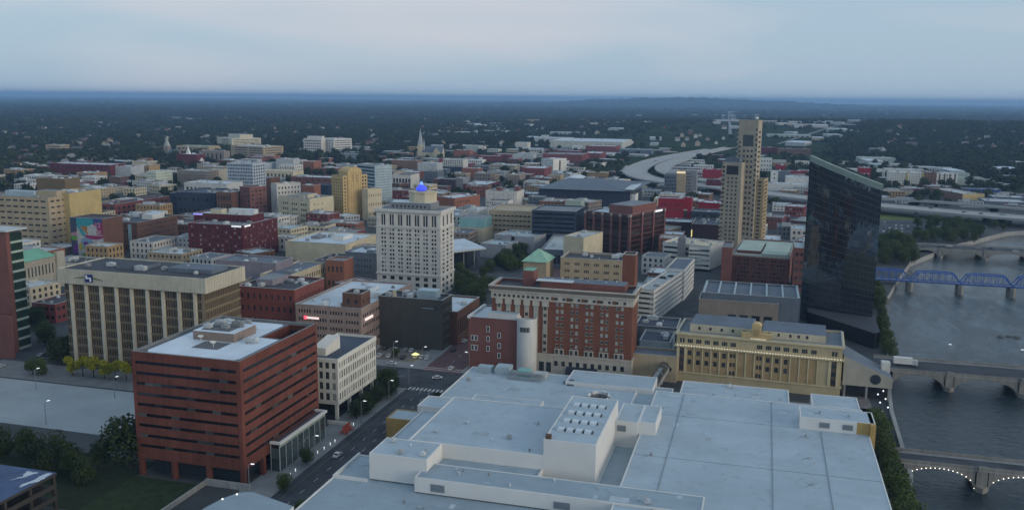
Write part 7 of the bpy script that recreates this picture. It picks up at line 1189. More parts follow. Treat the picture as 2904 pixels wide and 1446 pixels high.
TREES = [(-193.0,233.0,18,0),(43.8,276.0,11.0,1),(45.0,282.0,10.5,1),(44.7,258.0,9.6,1),(44.1,252.0,9.3,1),(44.4,264.0,9.5,1),(-250.0,232.0,12.0,0),(44.0,312.0,10.9,1),(44.5,270.0,9.4,1),(43.5,300.0,10.3,1),(44.0,306.0,10.5,1),(-218.0,230.0,10.5,0),(-120.2,214.0,8.0,1),(43.7,326.0,10.7,1),(44.2,334.0,10.9,1),(-240.0,228.0,10.5,0),(-205.0,222.0,9.5,0),(-225.0,227.0,10.0,0),(-203.0,231.0,9.5,0),(-211.0,227.0,9.5,0),(-232.0,230.0,10.0,0),(44.5,288.0,8.9,1),(43.8,294.0,8.9,1),(-214.0,219.0,9.0,0),(-301.0,322.0,12.0,0),(-199.0,219.0,8.0,0),(44.8,318.0,8.0,1),(-142.4,302.0,8.1,0),(-141.8,323.0,8.4,0),(44.0,342.0,8.2,1),(-119.8,224.0,6.0,1),(-143.3,312.0,8.1,0),(-272.0,309.5,9.5,2),(-330.0,345.0,11.0,1),(-143.1,297.0,7.5,0),(-136.6,232.0,6.0,1),(-255.5,309.5,8.9,2),(-146.0,337.0,8.1,1),(-261.0,309.5,8.8,2),(-142.4,328.0,7.7,0),(-277.5,309.5,8.9,2),(-266.5,309.5,8.7,2),(63.0,464.0,9.9,1),(-143.2,307.0,7.1,0),(-119.6,208.0,5.0,1),(-283.0,309.5,8.7,2),(93.7,718.9,15.0,1),(-307.5,335.1,9.4,0),(-356.9,369.8,10.6,0),(-337.0,352.0,10.0,1),(-296.0,326.0,9.0,0),(-309.6,331.4,9.2,0),(62.3,446.0,9.1,1),(-165.3,498.2,10.6,1),(-163.0,337.0,7.5,1),(99.6,740.6,14.9,1),(-156.0,338.0,7.4,1),(-165.7,523.0,10.7,1),(-363.3,369.2,10.1,0),(-152.0,331.0,7.1,1),(-176.0,513.9,10.5,1),(-150.0,337.0,7.1,1),(-162.2,507.9,10.2,1),(-140.3,253.0,5.5,1),(-142.3,318.0,6.6,0),(101.3,732.7,14.0,1),(-170.0,521.4,10.2,1),(-165.6,494.6,9.7,1),(-311.5,334.7,8.5,0),(64.5,491.0,9.2,1),(-364.7,378.3,9.7,0),(-162.1,530.7,10.2,1),(-182.5,534.5,10.2,1),(69.0,545.0,9.9,1),(-186.2,535.4,10.2,1),(-143.1,333.0,6.5,0),(-305.0,330.0,8.0,0),(111.3,722.0,13.0,1),(91.6,715.0,12.8,1),(108.2,809.9,14.5,1),(-119.3,318.0,6.0,0),(-296.5,306.0,7.5,3),(-300.5,306.0,7.5,3),(-165.5,508.7,9.3,1),(102.7,760.4,12.9,1),(112.6,801.6,13.6,1),(110.1,748.0,12.7,1),(103.9,715.3,12.1,1),(-311.5,340.4,7.7,0),(-364.5,374.3,8.6,0),(-369.6,380.4,8.7,0),(-176.0,539.0,9.3,1),(-156.4,495.3,8.5,1),(71.2,572.0,9.4,1),(65.4,500.0,8.2,1),(105.1,756.2,12.4,1),(112.7,777.3,12.6,1),(-168.2,515.8,8.6,1),(-179.4,656.9,10.7,1),(-196.9,671.7,10.9,1),(119.2,794.7,12.4,1),(-179.2,613.4,9.8,1),(107.4,731.7,11.3,1),(-38.8,854.2,13.0,0),(118.3,800.5,12.3,1),(-181.5,636.1,10.0,1),(73.0,599.0,9.1,1),(118.2,781.3,11.8,1),(-185.1,554.7,8.6,1),(104.1,742.4,11.0,1),(91.1,725.9,10.7,1),(-180.6,624.9,9.5,1),(146.4,845.1,12.5,1),(-189.1,557.8,8.5,1),(114.7,760.7,11.1,1),(-167.1,529.4,8.0,1),(-172.0,602.3,9.0,1),(-197.6,576.4,8.7,1),(-162.9,617.0,9.1,1),(156.4,841.6,12.2,1),(-39.7,723.9,10.3,0),(94.1,776.4,11.1,1),(-173.1,613.8,8.9,1),(-178.1,569.0,8.3,1),(-180.2,669.5,9.6,1),(114.5,808.2,11.3,1),(-159.3,504.0,7.3,1),(180.3,892.6,12.5,1),(62.2,455.0,6.3,1),(-200.3,673.0,9.6,1),(64.5,473.0,6.5,1),(-181.3,591.0,8.4,1),(191.7,886.1,12.3,1),(-34.6,847.8,11.5,0),(172.2,856.1,11.7,1),(-171.7,637.2,8.8,1),(-168.9,639.4,8.8,1),(172.9,870.3,11.8,1),(-190.4,673.0,9.3,1),(66.6,509.0,6.8,1),(158.2,940.7,12.6,1),(-176.2,667.4,9.1,1),(64.2,482.0,6.4,1),(-165.4,601.5,8.2,1),(-182.7,552.3,7.6,1),(164.1,943.5,12.5,1),(181.4,934.3,12.4,1),(137.0,838.3,11.0,1),(102.2,806.7,10.5,1),(-167.1,597.2,8.0,1),(70.7,554.0,7.2,1),(-183.4,627.7,8.4,3),(-168.8,634.7,8.4,1),(-182.8,598.4,8.0,1),(-170.8,618.7,8.2,1),(68.6,536.0,6.9,1),(-181.7,618.0,8.2,1),(-180.5,594.6,7.9,1),(67.9,518.0,6.5,1),(112.3,755.5,9.5,1),(-44.8,837.5,10.4,0),(99.5,811.7,10.1,1),(145.4,931.8,11.6,1),(-174.0,609.8,7.8,1),(-168.0,611.5,7.8,1),(68.4,527.0,6.5,1),(162.7,852.3,10.6,1),(-178.4,632.7,8.0,1),(135.6,863.9,10.6,1),(166.3,904.4,11.1,1),(102.0,798.2,9.7,1),(-359.8,804.1,10.6,1),(-38.8,840.6,10.1,0),(71.5,563.0,6.8,1),(-342.1,853.1,10.9,1),(-356.2,834.1,10.7,1),(185.5,953.9,11.4,1),(101.4,770.3,9.1,1),(-185.3,668.0,8.1,1),(73.8,590.0,6.9,1),(-169.6,599.4,7.2,1),(-178.6,636.0,7.6,1),(-177.2,622.7,7.4,1),(-163.4,603.8,7.1,1),(141.9,851.8,9.8,1),(-48.1,851.4,9.6,0),(-174.0,625.8,7.3,1),(-178.7,619.0,7.2,1),(131.3,842.2,9.5,1),(177.7,935.1,10.6,1),(163.1,893.4,10.0,1),(-161.0,377.0,4.5,1),(190.6,913.0,10.2,1),(72.4,581.0,6.4,1),(-183.4,615.3,7.0,1),(-175.1,619.9,7.0,1),(150.6,882.2,9.7,1),(-644.2,701.1,10.3,1),(153.8,911.7,10.0,1),(-503.9,874.2,10.9,1),(167.5,869.1,9.5,1),(-612.8,724.0,10.1,1),(155.9,859.8,9.1,1),(171.8,936.6,9.9,1),(179.4,849.3,9.0,1),(-156.1,886.8,9.3,1),(-516.5,756.9,9.2,1),(-119.6,1031.0,10.4,1),(136.9,854.5,8.6,1),(-644.2,763.8,9.9,1),(-549.3,908.7,10.4,1),(184.7,878.9,8.7,1),(196.8,908.3,9.0,1),(-663.8,750.5,9.7,1),(-340.8,816.3,8.5,1),(-797.1,1047.4,12.5,3),(-451.1,1006.7,10.4,1),(160.2,847.0,8.0,1),(-276.6,1351.7,12.8,1),(196.8,960.4,9.0,1),(-284.6,1500.0,14.0,1),(156.0,882.2,8.2,1),(-269.3,1434.1,13.3,1),(-743.1,973.3,11.1,3),(-237.9,1409.5,12.9,1),(-247.6,1477.5,13.4,1),(181.6,948.7,8.6,1),(-158.8,1095.4,9.8,1),(219.0,959.7,8.7,1),(195.8,924.6,8.3,1),(-250.5,1400.7,12.4,1),(-473.9,852.8,8.5,1),(-799.8,1036.4,11.4,3),(234.6,1003.1,8.9,1),(-257.6,1710.5,14.9,0),(-615.4,929.3,9.6,1),(-572.5,891.6,9.1,1),(-617.9,1227.8,11.8,1),(215.7,958.4,8.4,1),(-639.7,1251.3,12.0,1),(-333.2,1066.0,9.5,1),(-669.7,1011.2,10.3,1),(-290.6,1499.6,12.9,1),(-278.6,1847.4,15.7,0),(-568.4,896.9,8.9,1),(-569.2,1011.1,9.7,1),(-1241.8,1263.7,14.8,0),(-698.5,741.8,8.5,1),(-786.4,1018.4,10.7,3),(204.2,1262.4,10.6,0),(-622.6,1040.8,10.0,1),(-126.3,992.6,8.2,1),(-1264.6,1279.9,14.7,0),(-747.8,1012.9,10.2,1),(-128.1,1208.7,9.8,1),(-242.3,1420.6,11.6,1),(-395.1,844.2,7.5,1),(-387.4,960.2,8.3,1),(-242.7,1393.0,11.3,1),(-282.6,1618.2,13.1,1),(-620.6,1050.7,9.7,1),(-1134.2,1145.7,12.8,0),(-424.6,966.1,8.3,1),(-779.1,1009.8,10.0,3),(-123.5,1091.0,8.6,1),(191.4,1249.7,9.9,0),(-657.6,1199.8,10.7,1),(-806.9,1107.4,10.7,1),(-455.3,773.9,7.0,1),(-789.5,1059.7,10.3,3),(-233.4,1484.3,11.7,1),(195.7,1234.1,9.7,0),(-626.9,1248.8,10.8,1),(-660.6,1247.1,10.9,1),(-676.6,1329.4,11.5,1),(-258.6,1398.1,10.9,1),(-300.8,999.3,8.0,1),(-492.3,1222.6,10.1,1),(-724.2,1330.9,11.6,1),(-684.0,1295.4,11.2,1),(-503.1,830.8,7.4,1),(-666.7,743.1,7.6,1),(-300.4,1616.3,12.5,1),(-1000.9,1149.9,11.5,0),(-258.0,1423.2,10.9,1),(199.1,1258.3,9.6,0),(222.6,943.8,7.3,1),(-254.4,1723.1,13.1,0),(-315.2,1311.1,10.1,1),(193.9,1228.3,9.3,0),(-539.1,1034.2,8.7,1),(-1222.5,1264.0,13.1,0),(-283.1,1572.6,11.9,1),(-1220.7,1322.7,13.4,0),(-1004.0,1164.9,11.4,0),(-691.5,1206.5,10.3,1),(-262.8,1599.8,12.0,1),(-1118.1,1158.6,11.9,0),(-276.2,1820.8,13.6,0),(-256.1,1453.3,10.8,1),(-271.0,1509.3,11.2,1),(-557.7,830.1,7.3,1),(39.1,1809.5,13.2,0),(40.7,1895.0,13.8,0),(-211.6,1371.5,10.1,1),(-1001.3,1187.0,11.3,0),(-706.9,965.4,8.7,1),(-685.5,1323.0,10.8,1),(-293.1,1632.7,12.0,1),(-360.5,1237.1,9.3,1),(-522.0,965.0,7.9,1),(-1310.0,1317.7,13.3,0),(-439.8,1065.0,8.2,1),(-645.9,1234.1,9.9,1),(-276.9,1568.3,11.3,1),(-249.9,984.1,7.2,1),(-244.8,1375.4,9.9,1),(-306.2,1565.3,11.3,1),(-232.7,1422.2,10.2,1),(-314.0,1194.6,8.7,1),(-305.6,1502.7,10.8,1),(-237.4,1401.3,10.0,1),(-389.6,1233.7,9.1,1),(-556.6,1298.5,9.9,1),(-579.5,1180.0,9.2,1),(-1210.4,1294.8,12.4,0),(-1248.4,1342.0,12.8,0),(-286.2,1378.3,9.8,1),(-472.8,1033.6,7.9,1),(-247.1,1613.3,11.3,1),(-697.7,1314.3,10.3,1),(-1143.3,1245.0,11.7,0),(-804.1,1041.2,9.1,1),(-806.3,1540.6,12.0,1),(-700.3,1253.4,9.9,1),(-88.9,1304.0,9.0,1),(-1364.8,1455.7,13.7,0),(-1020.5,1216.4,10.9,0),(-366.1,1334.9,9.5,1),(232.3,964.0,6.8,1),(-240.7,1543.6,10.7,1),(-256.9,1487.7,10.3,1),(218.4,988.3,6.9,1),(-190.1,1268.3,8.7,1),(62.1,1371.5,9.3,1),(231.0,992.3,6.9,1),(-1285.7,1387.5,12.8,0),(-255.1,1611.1,11.0,1),(-710.5,1337.5,10.2,1),(-826.3,918.1,8.3,1),(-598.2,1183.8,8.9,1),(-1184.1,1259.8,11.6,0),(-518.6,1111.7,8.2,1),(-540.9,986.3,7.5,1),(-260.0,1584.0,10.7,1),(-639.5,1277.0,9.5,1),(-843.1,1561.0,11.8,1),(-265.2,1362.6,9.2,1),(-797.4,1527.7,11.4,1),(-217.0,1377.2,9.2,1),(-716.2,1249.6,9.5,1),(-293.0,1351.3,9.1,1),(55.7,1764.6,11.6,0),(-270.0,1405.4,9.4,1),(-1296.9,1288.2,12.0,0),(-804.8,1092.4,8.9,1),(-288.5,1467.8,9.8,1),(-929.6,979.8,8.8,1),(-234.8,1504.2,9.9,1),(-680.2,1336.6,9.7,1),(102.7,2023.0,13.1,0),(-1224.3,1230.0,11.2,0),(57.8,1874.7,12.1,0),(-263.0,1577.9,10.3,1),(-672.4,1243.1,9.1,1),(-298.9,1047.2,7.0,1),(-308.2,1623.9,10.6,1),(-203.7,1090.9,7.1,1),(234.6,995.8,6.5,1),(-664.6,1274.0,9.1,1),(-267.1,1447.5,9.3,1),(-757.9,959.5,7.7,1),(-793.7,1592.3,11.2,1),(-711.0,1331.7,9.5,1),(-639.8,1319.2,9.2,1),(-1228.0,1235.9,10.9,0),(-724.8,1317.8,9.4,1),(-1001.5,1195.7,9.7,0),(115.0,2219.7,13.8,0),(-306.3,1552.0,9.8,1),(-1175.0,1288.3,10.8,0),(-1067.9,1220.2,10.0,0),(-226.0,1475.1,9.2,1),(120.6,1424.1,8.8,1),(-722.7,1291.0,9.1,1),(-1405.7,1496.4,12.6,0),(-272.5,1639.8,10.2,1),(-286.7,1506.1,9.4,1),(-364.1,1288.1,8.2,1),(-687.2,1301.2,9.0,1),(-258.0,1577.3,9.7,1),(-1011.7,1168.4,9.3,0),(-687.2,1314.5,8.9,1),(-1341.2,1361.7,11.4,0),(-847.9,883.9,7.3,1),(31.3,1449.2,8.6,1),(-1394.5,1423.5,11.8,0),(44.0,1935.2,11.4,0),(-1244.1,1308.9,10.6,0),(-1048.4,1250.3,9.5,0),(-843.4,1611.2,10.5,1),(-290.0,1552.2,9.1,1),(-816.3,1694.5,10.8,1),(-721.6,1337.7,8.7,1),(-745.2,1507.6,9.6,1),(-710.5,1248.9,8.2,1),(-1006.8,1030.6,8.2,1),(-550.7,1206.1,7.5,1),(-33.3,1735.9,9.8,1),(-311.9,1584.1,9.1,1),(-745.6,1028.1,7.1,1),(4.1,1652.5,9.2,1),(-699.4,1297.7,8.2,1),(-1374.3,1477.6,11.2,0),(-100.7,1316.9,7.3,1),(-21.6,1401.7,7.7,1),(114.8,2242.1,12.3,0),(-806.4,1565.2,9.6,1),(20.4,1376.4,7.5,1),(-806.1,1665.7,10.0,1),(153.8,1987.5,10.7,0),(-374.4,1327.0,7.4,1),(97.8,2050.7,11.0,0),(163.5,1630.0,8.7,1),(-812.5,1600.5,9.5,1),(-70.7,1865.2,9.8,1),(-1464.8,1533.9,11.0,0),(143.3,1891.2,9.5,0),(-1435.9,1452.2,10.1,0),(-731.8,1511.4,8.2,1),(-1459.0,1538.9,10.3,0),(-844.8,1565.2,8.6,1),(-1543.3,1611.0,10.7,0),(-830.2,1660.8,8.7,1),(134.7,2038.4,9.5,0),(-58.8,1686.3,7.8,1),(131.2,1909.2,8.8,0),(-880.0,1654.8,8.4,1),(-863.6,1619.0,8.1,1),(154.5,2060.3,9.1,0),(-839.6,1688.7,8.2,1),(167.8,2078.9,8.4,0)]
def tree_label(i, x, y, h, k):
    if k == 2: return 'small round yellow-green tree in the row before the bank building', 'row of small plaza trees'
    if y < 260 and x < -180: return 'dark leafy tree in the clump beside the red office lawn', 'trees by the lawn'
    if x > 35 and y < 360: return 'slim dark green tree in the quayside row beside the convention centre', 'quayside trees'
    if x > 55 and y < 620: return 'small green tree on the bank below the black glass tower', 'bank trees by the tower'
    if x > 80 and y < 1000: return 'leafy green tree in the riverbank grove by the far bridges', 'riverbank grove'
    if y < 345 and x > -170: return 'street tree beside the white precast office', 'street trees'
    if y < 800: return '%s green downtown tree %s' % ('tall' if h > 9.5 else 'small', near_phrase(x, y)), 'downtown trees'
    if -300 < x < -120 and y < 1750: return 'green tree in the thicket between arena and highway', 'highway thicket'
    return 'distant %s green tree %s' % ('tall' if h > 11 else 'small', near_phrase(x, y)), 'trees among the city blocks'
rest_trees = TREES[300:]
ORD = ('first','second','third','fourth','fifth','sixth','seventh','eighth','ninth','tenth','eleventh','twelfth','thirteenth','fourteenth','fifteenth','sixteenth','seventeenth','eighteenth','nineteenth','twentieth')
byg = {}
for i, (x, y, h, k) in enumerate(TREES[:300]): byg.setdefault(tree_label(i,x,y,h,k)[1], []).append(i)
OWN = {}
for gname, key, ph in (('trees by the lawn', lambda t: -t[0], '%s dark leafy tree counted away from the red office beside the lawn'), ('row of small plaza trees', lambda t: t[0], '%s yellow-green tree from the left in the row before the bank building'), ('quayside trees', lambda t: t[1], '%s quayside tree counted from the near end beside the convention centre'), ('bank trees by the tower', lambda t: t[1], '%s bank tree counted from the road bridge below the black glass tower'), ('street trees', lambda t: t[1], '%s tree counted from the near end by the white precast office')):
    for o_, i in enumerate(sorted(byg.get(gname, []), key=lambda i: key(TREES[i]))):
        if o_ < 20: OWN[i] = ph % ORD[o_]
for i, (x, y, h, k) in enumerate(TREES[:300]):
    lb_, gr_ = tree_label(i, x, y, h, k); lb_ = OWN.get(i, lb_)
    if i == 0: lb_, gr_ = 'largest dark round tree at the left corner of the red office', 'trees by the lawn'
    t = thing('tree', lb_, 'tree', (x, y, .1 if y < 345 else 0), rng.uniform(0,6.28), gr_); wd = rng.uniform(.92,1.15)
    t.scale = (h*wd, h*wd, h); link('trunk', TRUNKS[i % 2], t); link('crown', CROWN[k][i % 2], t)
# ------------------------------------------------------------------ cars, truck, lamps
def car_proto(far=False):
    root = bpy.data.objects.new('car', None); b = MB(); w_ = .9
    prof = [(-2.2,.35),(-2.2,.85),(-1.5,.95),(-.95,1.42),(.75,1.45),(1.45,.98),(2.15,.85),(2.2,.4)]
    for s in (-w_, w_): b.poly([(x,s,z) for x,z in prof])
    for (xa,za_),(xb,zb__) in zip(prof, prof[1:]+prof[:1]): b.quad((xa,-w_,za_),(xb,-w_,zb__),(xb,w_,zb__),(xa,w_,za_))
    bm_ = b.mesh('body', mat('car_paint', (.55,.56,.57), .3, .02, .1, spec=.5, rgb2=(.04,.045,.055), p=.42)); o = link('body', bm_, root)
    g2 = MB()
    for s in (-w_-.01, w_+.01): g2.poly([(-1.3,s,.98),(-.88,s,1.35),(.7,s,1.38),(1.2,s,1.0)])
    g2.quad((-1.48,-.75,.99),(-1.48,.75,.99),(-1.0,.7,1.4),(-1.0,-.7,1.4)); g2.quad((1.43,-.75,1.02),(1.43,.75,1.02),(.82,.7,1.44),(.82,-.7,1.44)); link('window', g2.mesh('window', GL), root)
    if not far:
        wh = MB(); n_ = 12
        for k in range(n_):
            a, a2 = 2*math.pi*k/n_, 2*math.pi*(k+1)/n_; wh.quad((.33*math.cos(a),-.11,.33*math.sin(a)),(.33*math.cos(a2),-.11,.33*math.sin(a2)),(.33*math.cos(a2),.11,.33*math.sin(a2)),(.33*math.cos(a),.11,.33*math.sin(a)))
        for s in (-.11,.11): wh.poly([(.33*math.cos(2*math.pi*k/n_),s,.33*math.sin(2*math.pi*k/n_)) for k in range(n_)])
        wh = wh.mesh('wheel', mat('tyre', (.02,.02,.022), .8))
        for x in (-1.4,1.35):
            for y in (-.82,.82): link('wheel', wh, root, (x,y,.33))
        hl = MB(); hl.box(-.03,.03,-.16,.16,-.08,.08); hlm = hl.mesh('headlight', mat('headlight_glass', (.7,.7,.66), .2)); tl = MB(); tl.box(-.03,.03,-.16,.16,-.08,.08); tlm = tl.mesh('tail_light', mat('tail_glass', (.3,.02,.02), .3))
        for y in (-.6,.6): link('headlight', hlm, root, (2.2,y,.68)); link('tail_light', tlm, root, (-2.2,y,.75))
    return root
CARN, CARF = car_proto(), car_proto(True)
for o_ in list(CARN.children)+list(CARF.children): COL.objects.unlink(o_)
def copy_link(o, parent=None):
    c = o.copy(); COL.objects.link(c)
    if parent is not None: c.parent = parent
    for ch in list(o.children): copy_link(ch, c)
    return c
def car(x, y, z, rz, label, group, far=False):
    c = copy_link(CARF if far else CARN); c.location = (x,y,z); c.rotation_euler = (0,0,rz); tag(c, label, 'car', group); return c
for k, (x,y) in enumerate(((-175,388.5),(-171,388.2),(-166,388),(-160.5,388.6),(-157.5,388.4),(-172,376),(-168.6,376),(-164,376.5),(-157,376.2),(-151.5,379),(-148.8,379.4),(-146,379.2))): car(x,y,.02,R(90+(k % 3)*3), 'car parked on the forecourt of the dark grey block', 'cars on the forecourt')
car(-158,365.5,.15,R(2),'lone pale car at the kerb corner of the forecourt',None); car(-131,352,.02,R(20),'pale car crossing the street junction',None); car(-129.8,352.5+14,.02,R(88),'car waiting on the brick-paved street',None)
for k, (x,y) in enumerate(((-137,418),(-128,431),(-137,446),(-128,470))): car(x,y,.02,R(90), 'car on the brick-paved street beside the arcade block', 'cars on the brick street')
for k in range(11): car(128+k*11+rng.uniform(-3,3), 786+(k % 3)*5.5, 3.02, R(0 if k % 2 else 180), 'car crossing the far arch bridge', 'cars on the far bridge', True)
for k in range(38):
    x, y = 111+(k % 10)*5.4+(k//10)*3, 893+(k//10)*23+((k*7) % 3)*1.0
    if rng.random() < .85: car(x, y, .03, R(80), 'car parked on the riverside lot beyond the tower', 'cars on the riverside lot', True)
for k in range(16):
    t_ = rng.random(); P = ((140+t_*110, 1046-t_*56),(-192+t_*10,1690-t_*170),(-135+t_*60,1275-t_*50),(-130-t_*28,2040-t_*130))[k % 4]; car(P[0]+rng.uniform(-6,6), P[1]+rng.uniform(-5,5), 8.03, R(-25 if k % 4 in (0,2) else 95), 'car on the elevated highway', 'cars on the highway', True)
g_ = BLD['parking_garage']
for k, (u_, v_) in enumerate(((.7,.25),(.4,.6),(.75,.7))):
    a = g_['a']; x = g_['x']+math.cos(a)*g_['w']*u_-math.sin(a)*g_['d']*v_; y = g_['y']+math.sin(a)*g_['w']*u_+math.cos(a)*g_['d']*v_; car(x,y,g_['rz']+.02,a, 'car parked on the roof deck of the banded car park', 'cars on the garage roof')
for k in range(3): car(-70+k*1.2*9, 428-3+8*(k-3), .02, 0, 'car', None) if False else None
for k, (x,y,a,lb_) in enumerate(((-133.5,262,90,'car driving up the street past the glass pavilion'),(-129.6,300,-90,'car driving down the street beside the ochre block'),(-125.2,322,-90,'car waiting at the crosswalk by the convention centre'),(-176,352,0,'car on the cross street behind the white office'),(-205,348,180,'car on the cross street in front of the brick block'),(-318,330,90,'car on the street beside the bank building'),(-322,352,90,'car at the corner by the bank building'),(-322,310,90,'car beside the plaza edge'),(-38,440,90,'car on the lane beside the banded car park'),(-36,470,90,'car further along the lane by the banded car park'))): car(x,y,.02,R(a),lb_,None)
for k in range(26): x_, y_ = -146+frg.uniform(0,3)-(k % 2)*170, 400+k*9; car(-127.2 if k % 2 else -138.8, 395+k*8.5, .02, R(90), 'car parked along the brick-paved street', 'cars parked on the brick street')
tk = thing('box_truck', 'white box truck on the grey concrete river bridge', 'truck', (66.5, 424, 3.02)); pbox(tk, 'box', -5.2,2.6,-1.25,1.25,.9,3.7, wallmat('white')); pbox(tk, 'cab', 2.7,4.9,-1.2,1.2,.6,2.8, wallmat('palegrey')); pbox(tk, 'windscreen', 4.91,4.96,-1.05,1.05,1.7,2.6, GL); pbox(tk, 'chassis', -5.1,4.7,-1,1,.45,.88, DARKM)
for x in (-3.8,-2.6,3.7):
    for y in (-1.1,1.1): b = MB(); b.bar((x,y-.15,.48),(x,y+.15,.48),.48,0,12); b.build('wheel', mat('tyre', (.02,.02,.022)), tk)
pole = MB(); pole.lathe([(.16,0),(.09,8.5)], 7); pole.bar((0,0,8.4),(1.3,0,8.8),.06,0,5); pole = pole.mesh('pole', METAL); hd = MB(); hd.box(.9,2.0,-.2,.2,8.72,8.86); hd = hd.mesh('lamp_head', LAMPW)
for (x,y,rz_,lb_) in ((-147.3,229.7,0,'street lamp at the near corner of the red office'),(-139.6,256.6,0,'street lamp in front of the glass pavilion'),(-139.2,293.1,0,'street lamp by the white precast office corner'),(-139.2,318.8,0,'street lamp beside the street trees'),(-139.3,340,0,'street lamp at the street junction'),(-283.2,289.4,1.2,'lamp post at the far edge of the pale plaza, left one'),(-245.1,289.6,1.2,'lamp post at the far edge of the pale plaza, right one'),(-249.3,258,1.2,'lamp post at the near edge of the pale plaza'),(-144,368,.5,'street lamp at the forecourt corner'),(-160,372.5,.5,'street lamp in front of the forecourt cars'),(-121,366,3.1,'street lamp by the brick club corner'),(-143.2,420,0,'street lamp by the arcade block')):
    t = thing('street_lamp', lb_, 'street lamp', (x,y,.1), rz_); link('pole', pole, t); link('lamp_head', hd, t)
bl = MB(); bl.lathe([(.09,0),(.07,3.8)], 6); bl = bl.mesh('pole', DARKM); gl_ = MB(); gl_.lathe([(0,3.8),(.3,4.05),(.32,4.3),(0,4.6)], 8); gl_ = gl_.mesh('globe', LAMPW)
for k in range(13):
    t = thing('globe_lamp', 'globe lamp in the lit row along the quay by the beige annex', 'lamp', (48.5+(k//2)*.35+(k % 2)*2.6, 352+k*5.2, .14), 0, 'quay globe lamps'); link('pole', bl, t); link('globe', gl_, t)
for (x, lb_) in ((84.5,'tall lamp post over the first pier of the river bridge'),(114,'tall lamp post over the second pier of the river bridge')): t = thing('bridge_lamp', lb_, 'street lamp', (x,434,3)); link('pole', pole, t); link('lamp_head', hd, t)
for (x,y) in ((-141,262),(-140.6,266),(-140.3,270),(-140,273),(-141,290),(-140.8,246.5),(-140.7,243)):
    b = MB(); b.lathe([(.08,0),(.08,.7),(.16,.75),(.16,.95),(0,1)], 7); t = tag(b.build('bollard_light', LAMPW, None, (x,y,.14)), 'low lit bollard along the kerb before the glass pavilion', 'bollard', 'kerb bollard lights')
for (x,y,lb_) in ((-151,377,'yellow lit kiosk umbrella on the forecourt'),): 
    t = thing('lit_umbrella', lb_, 'umbrella', (x,y,.02)); b = MB(); b.lathe([(1.9,2.3),(1.0,2.8),(0,3.3)], 10); b.build('canopy', EM('umbrella_glow', (.9,.85,.35), .6), t); b = MB(); b.bar((0,0,0),(0,0,2.9),.06); b.build('pole', METAL, t)
# ------------------------------------------------------------------ houses and sheds of the suburbs
HW = [mat('house_%d' % k, c, .8, .1, .3) for k, c in enumerate(((.55,.54,.5),(.42,.36,.28),(.5,.52,.53),(.24,.1,.08),(.46,.42,.33)))]; HR = [mat('shingle_%d' % k, c, .85, .2, .5) for k, c in enumerate(((.1,.1,.11),(.14,.12,.11),(.2,.2,.2),(.12,.07,.06),(.08,.09,.11)))]
hm = {}
def hmeshes(v):
    if v not in hm:
        a = MB(); a.box(-5,5,-4,4,0,5.5); a.poly([(-5,-4,5.5),(-5,4,5.5),(-5,0,9)]); a.poly([(5,-4,5.5),(5,4,5.5),(5,0,9)]); r_ = MB(); r_.quad((-5.5,-4.6,5.1),(5.5,-4.6,5.1),(5.5,0,9.2),(-5.5,0,9.2)); r_.quad((-5.5,4.6,5.1),(5.5,4.6,5.1),(5.5,0,9.2),(-5.5,0,9.2)); w_ = MB()
        for z in (1.2,3.6):
            for x in (-3.2,0,3.2): w_.box(x-.5,x+.5,-4.05,-4.01,z,z+1.4)
            for y in (-2,2): w_.box(5.01,5.05,y-.5,y+.5,z,z+1.4)
        c_ = MB(); c_.box(2,2.8,-.4,.4,8,10.2); hm[v] = (a.mesh('wall', HW[v]), r_.mesh('roof', HR[(v*3+1) % 5]), w_.mesh('window', GL), c_.mesh('chimney', HW[3]))
    return hm[v]
sm = {}
def smeshes(v):
    if v not in sm:
        a = MB(); a.box(-24,24,-13,13,0,6.5); r_ = MB(); r_.box(-24.3,24.3,-13.3,13.3,6.51,7.0); w_ = MB()
        for k in range(8): w_.box(-22+k*5.8,-19+k*5.8,-13.06,-13.01,.5,3.5)
        sm[v] = (a.mesh('wall', [wallmat('palegrey'),wallmat('white'),wallmat('tan'),wallmat('sage'),wallmat('palestone')][v]), r_.mesh('roof', [roofmat('white'),roofmat('palegrey'),roofmat('white'),roofmat('paleblue'),roofmat('palegrey')][v]), w_.mesh('loading_door', VOID))
    return sm[v]
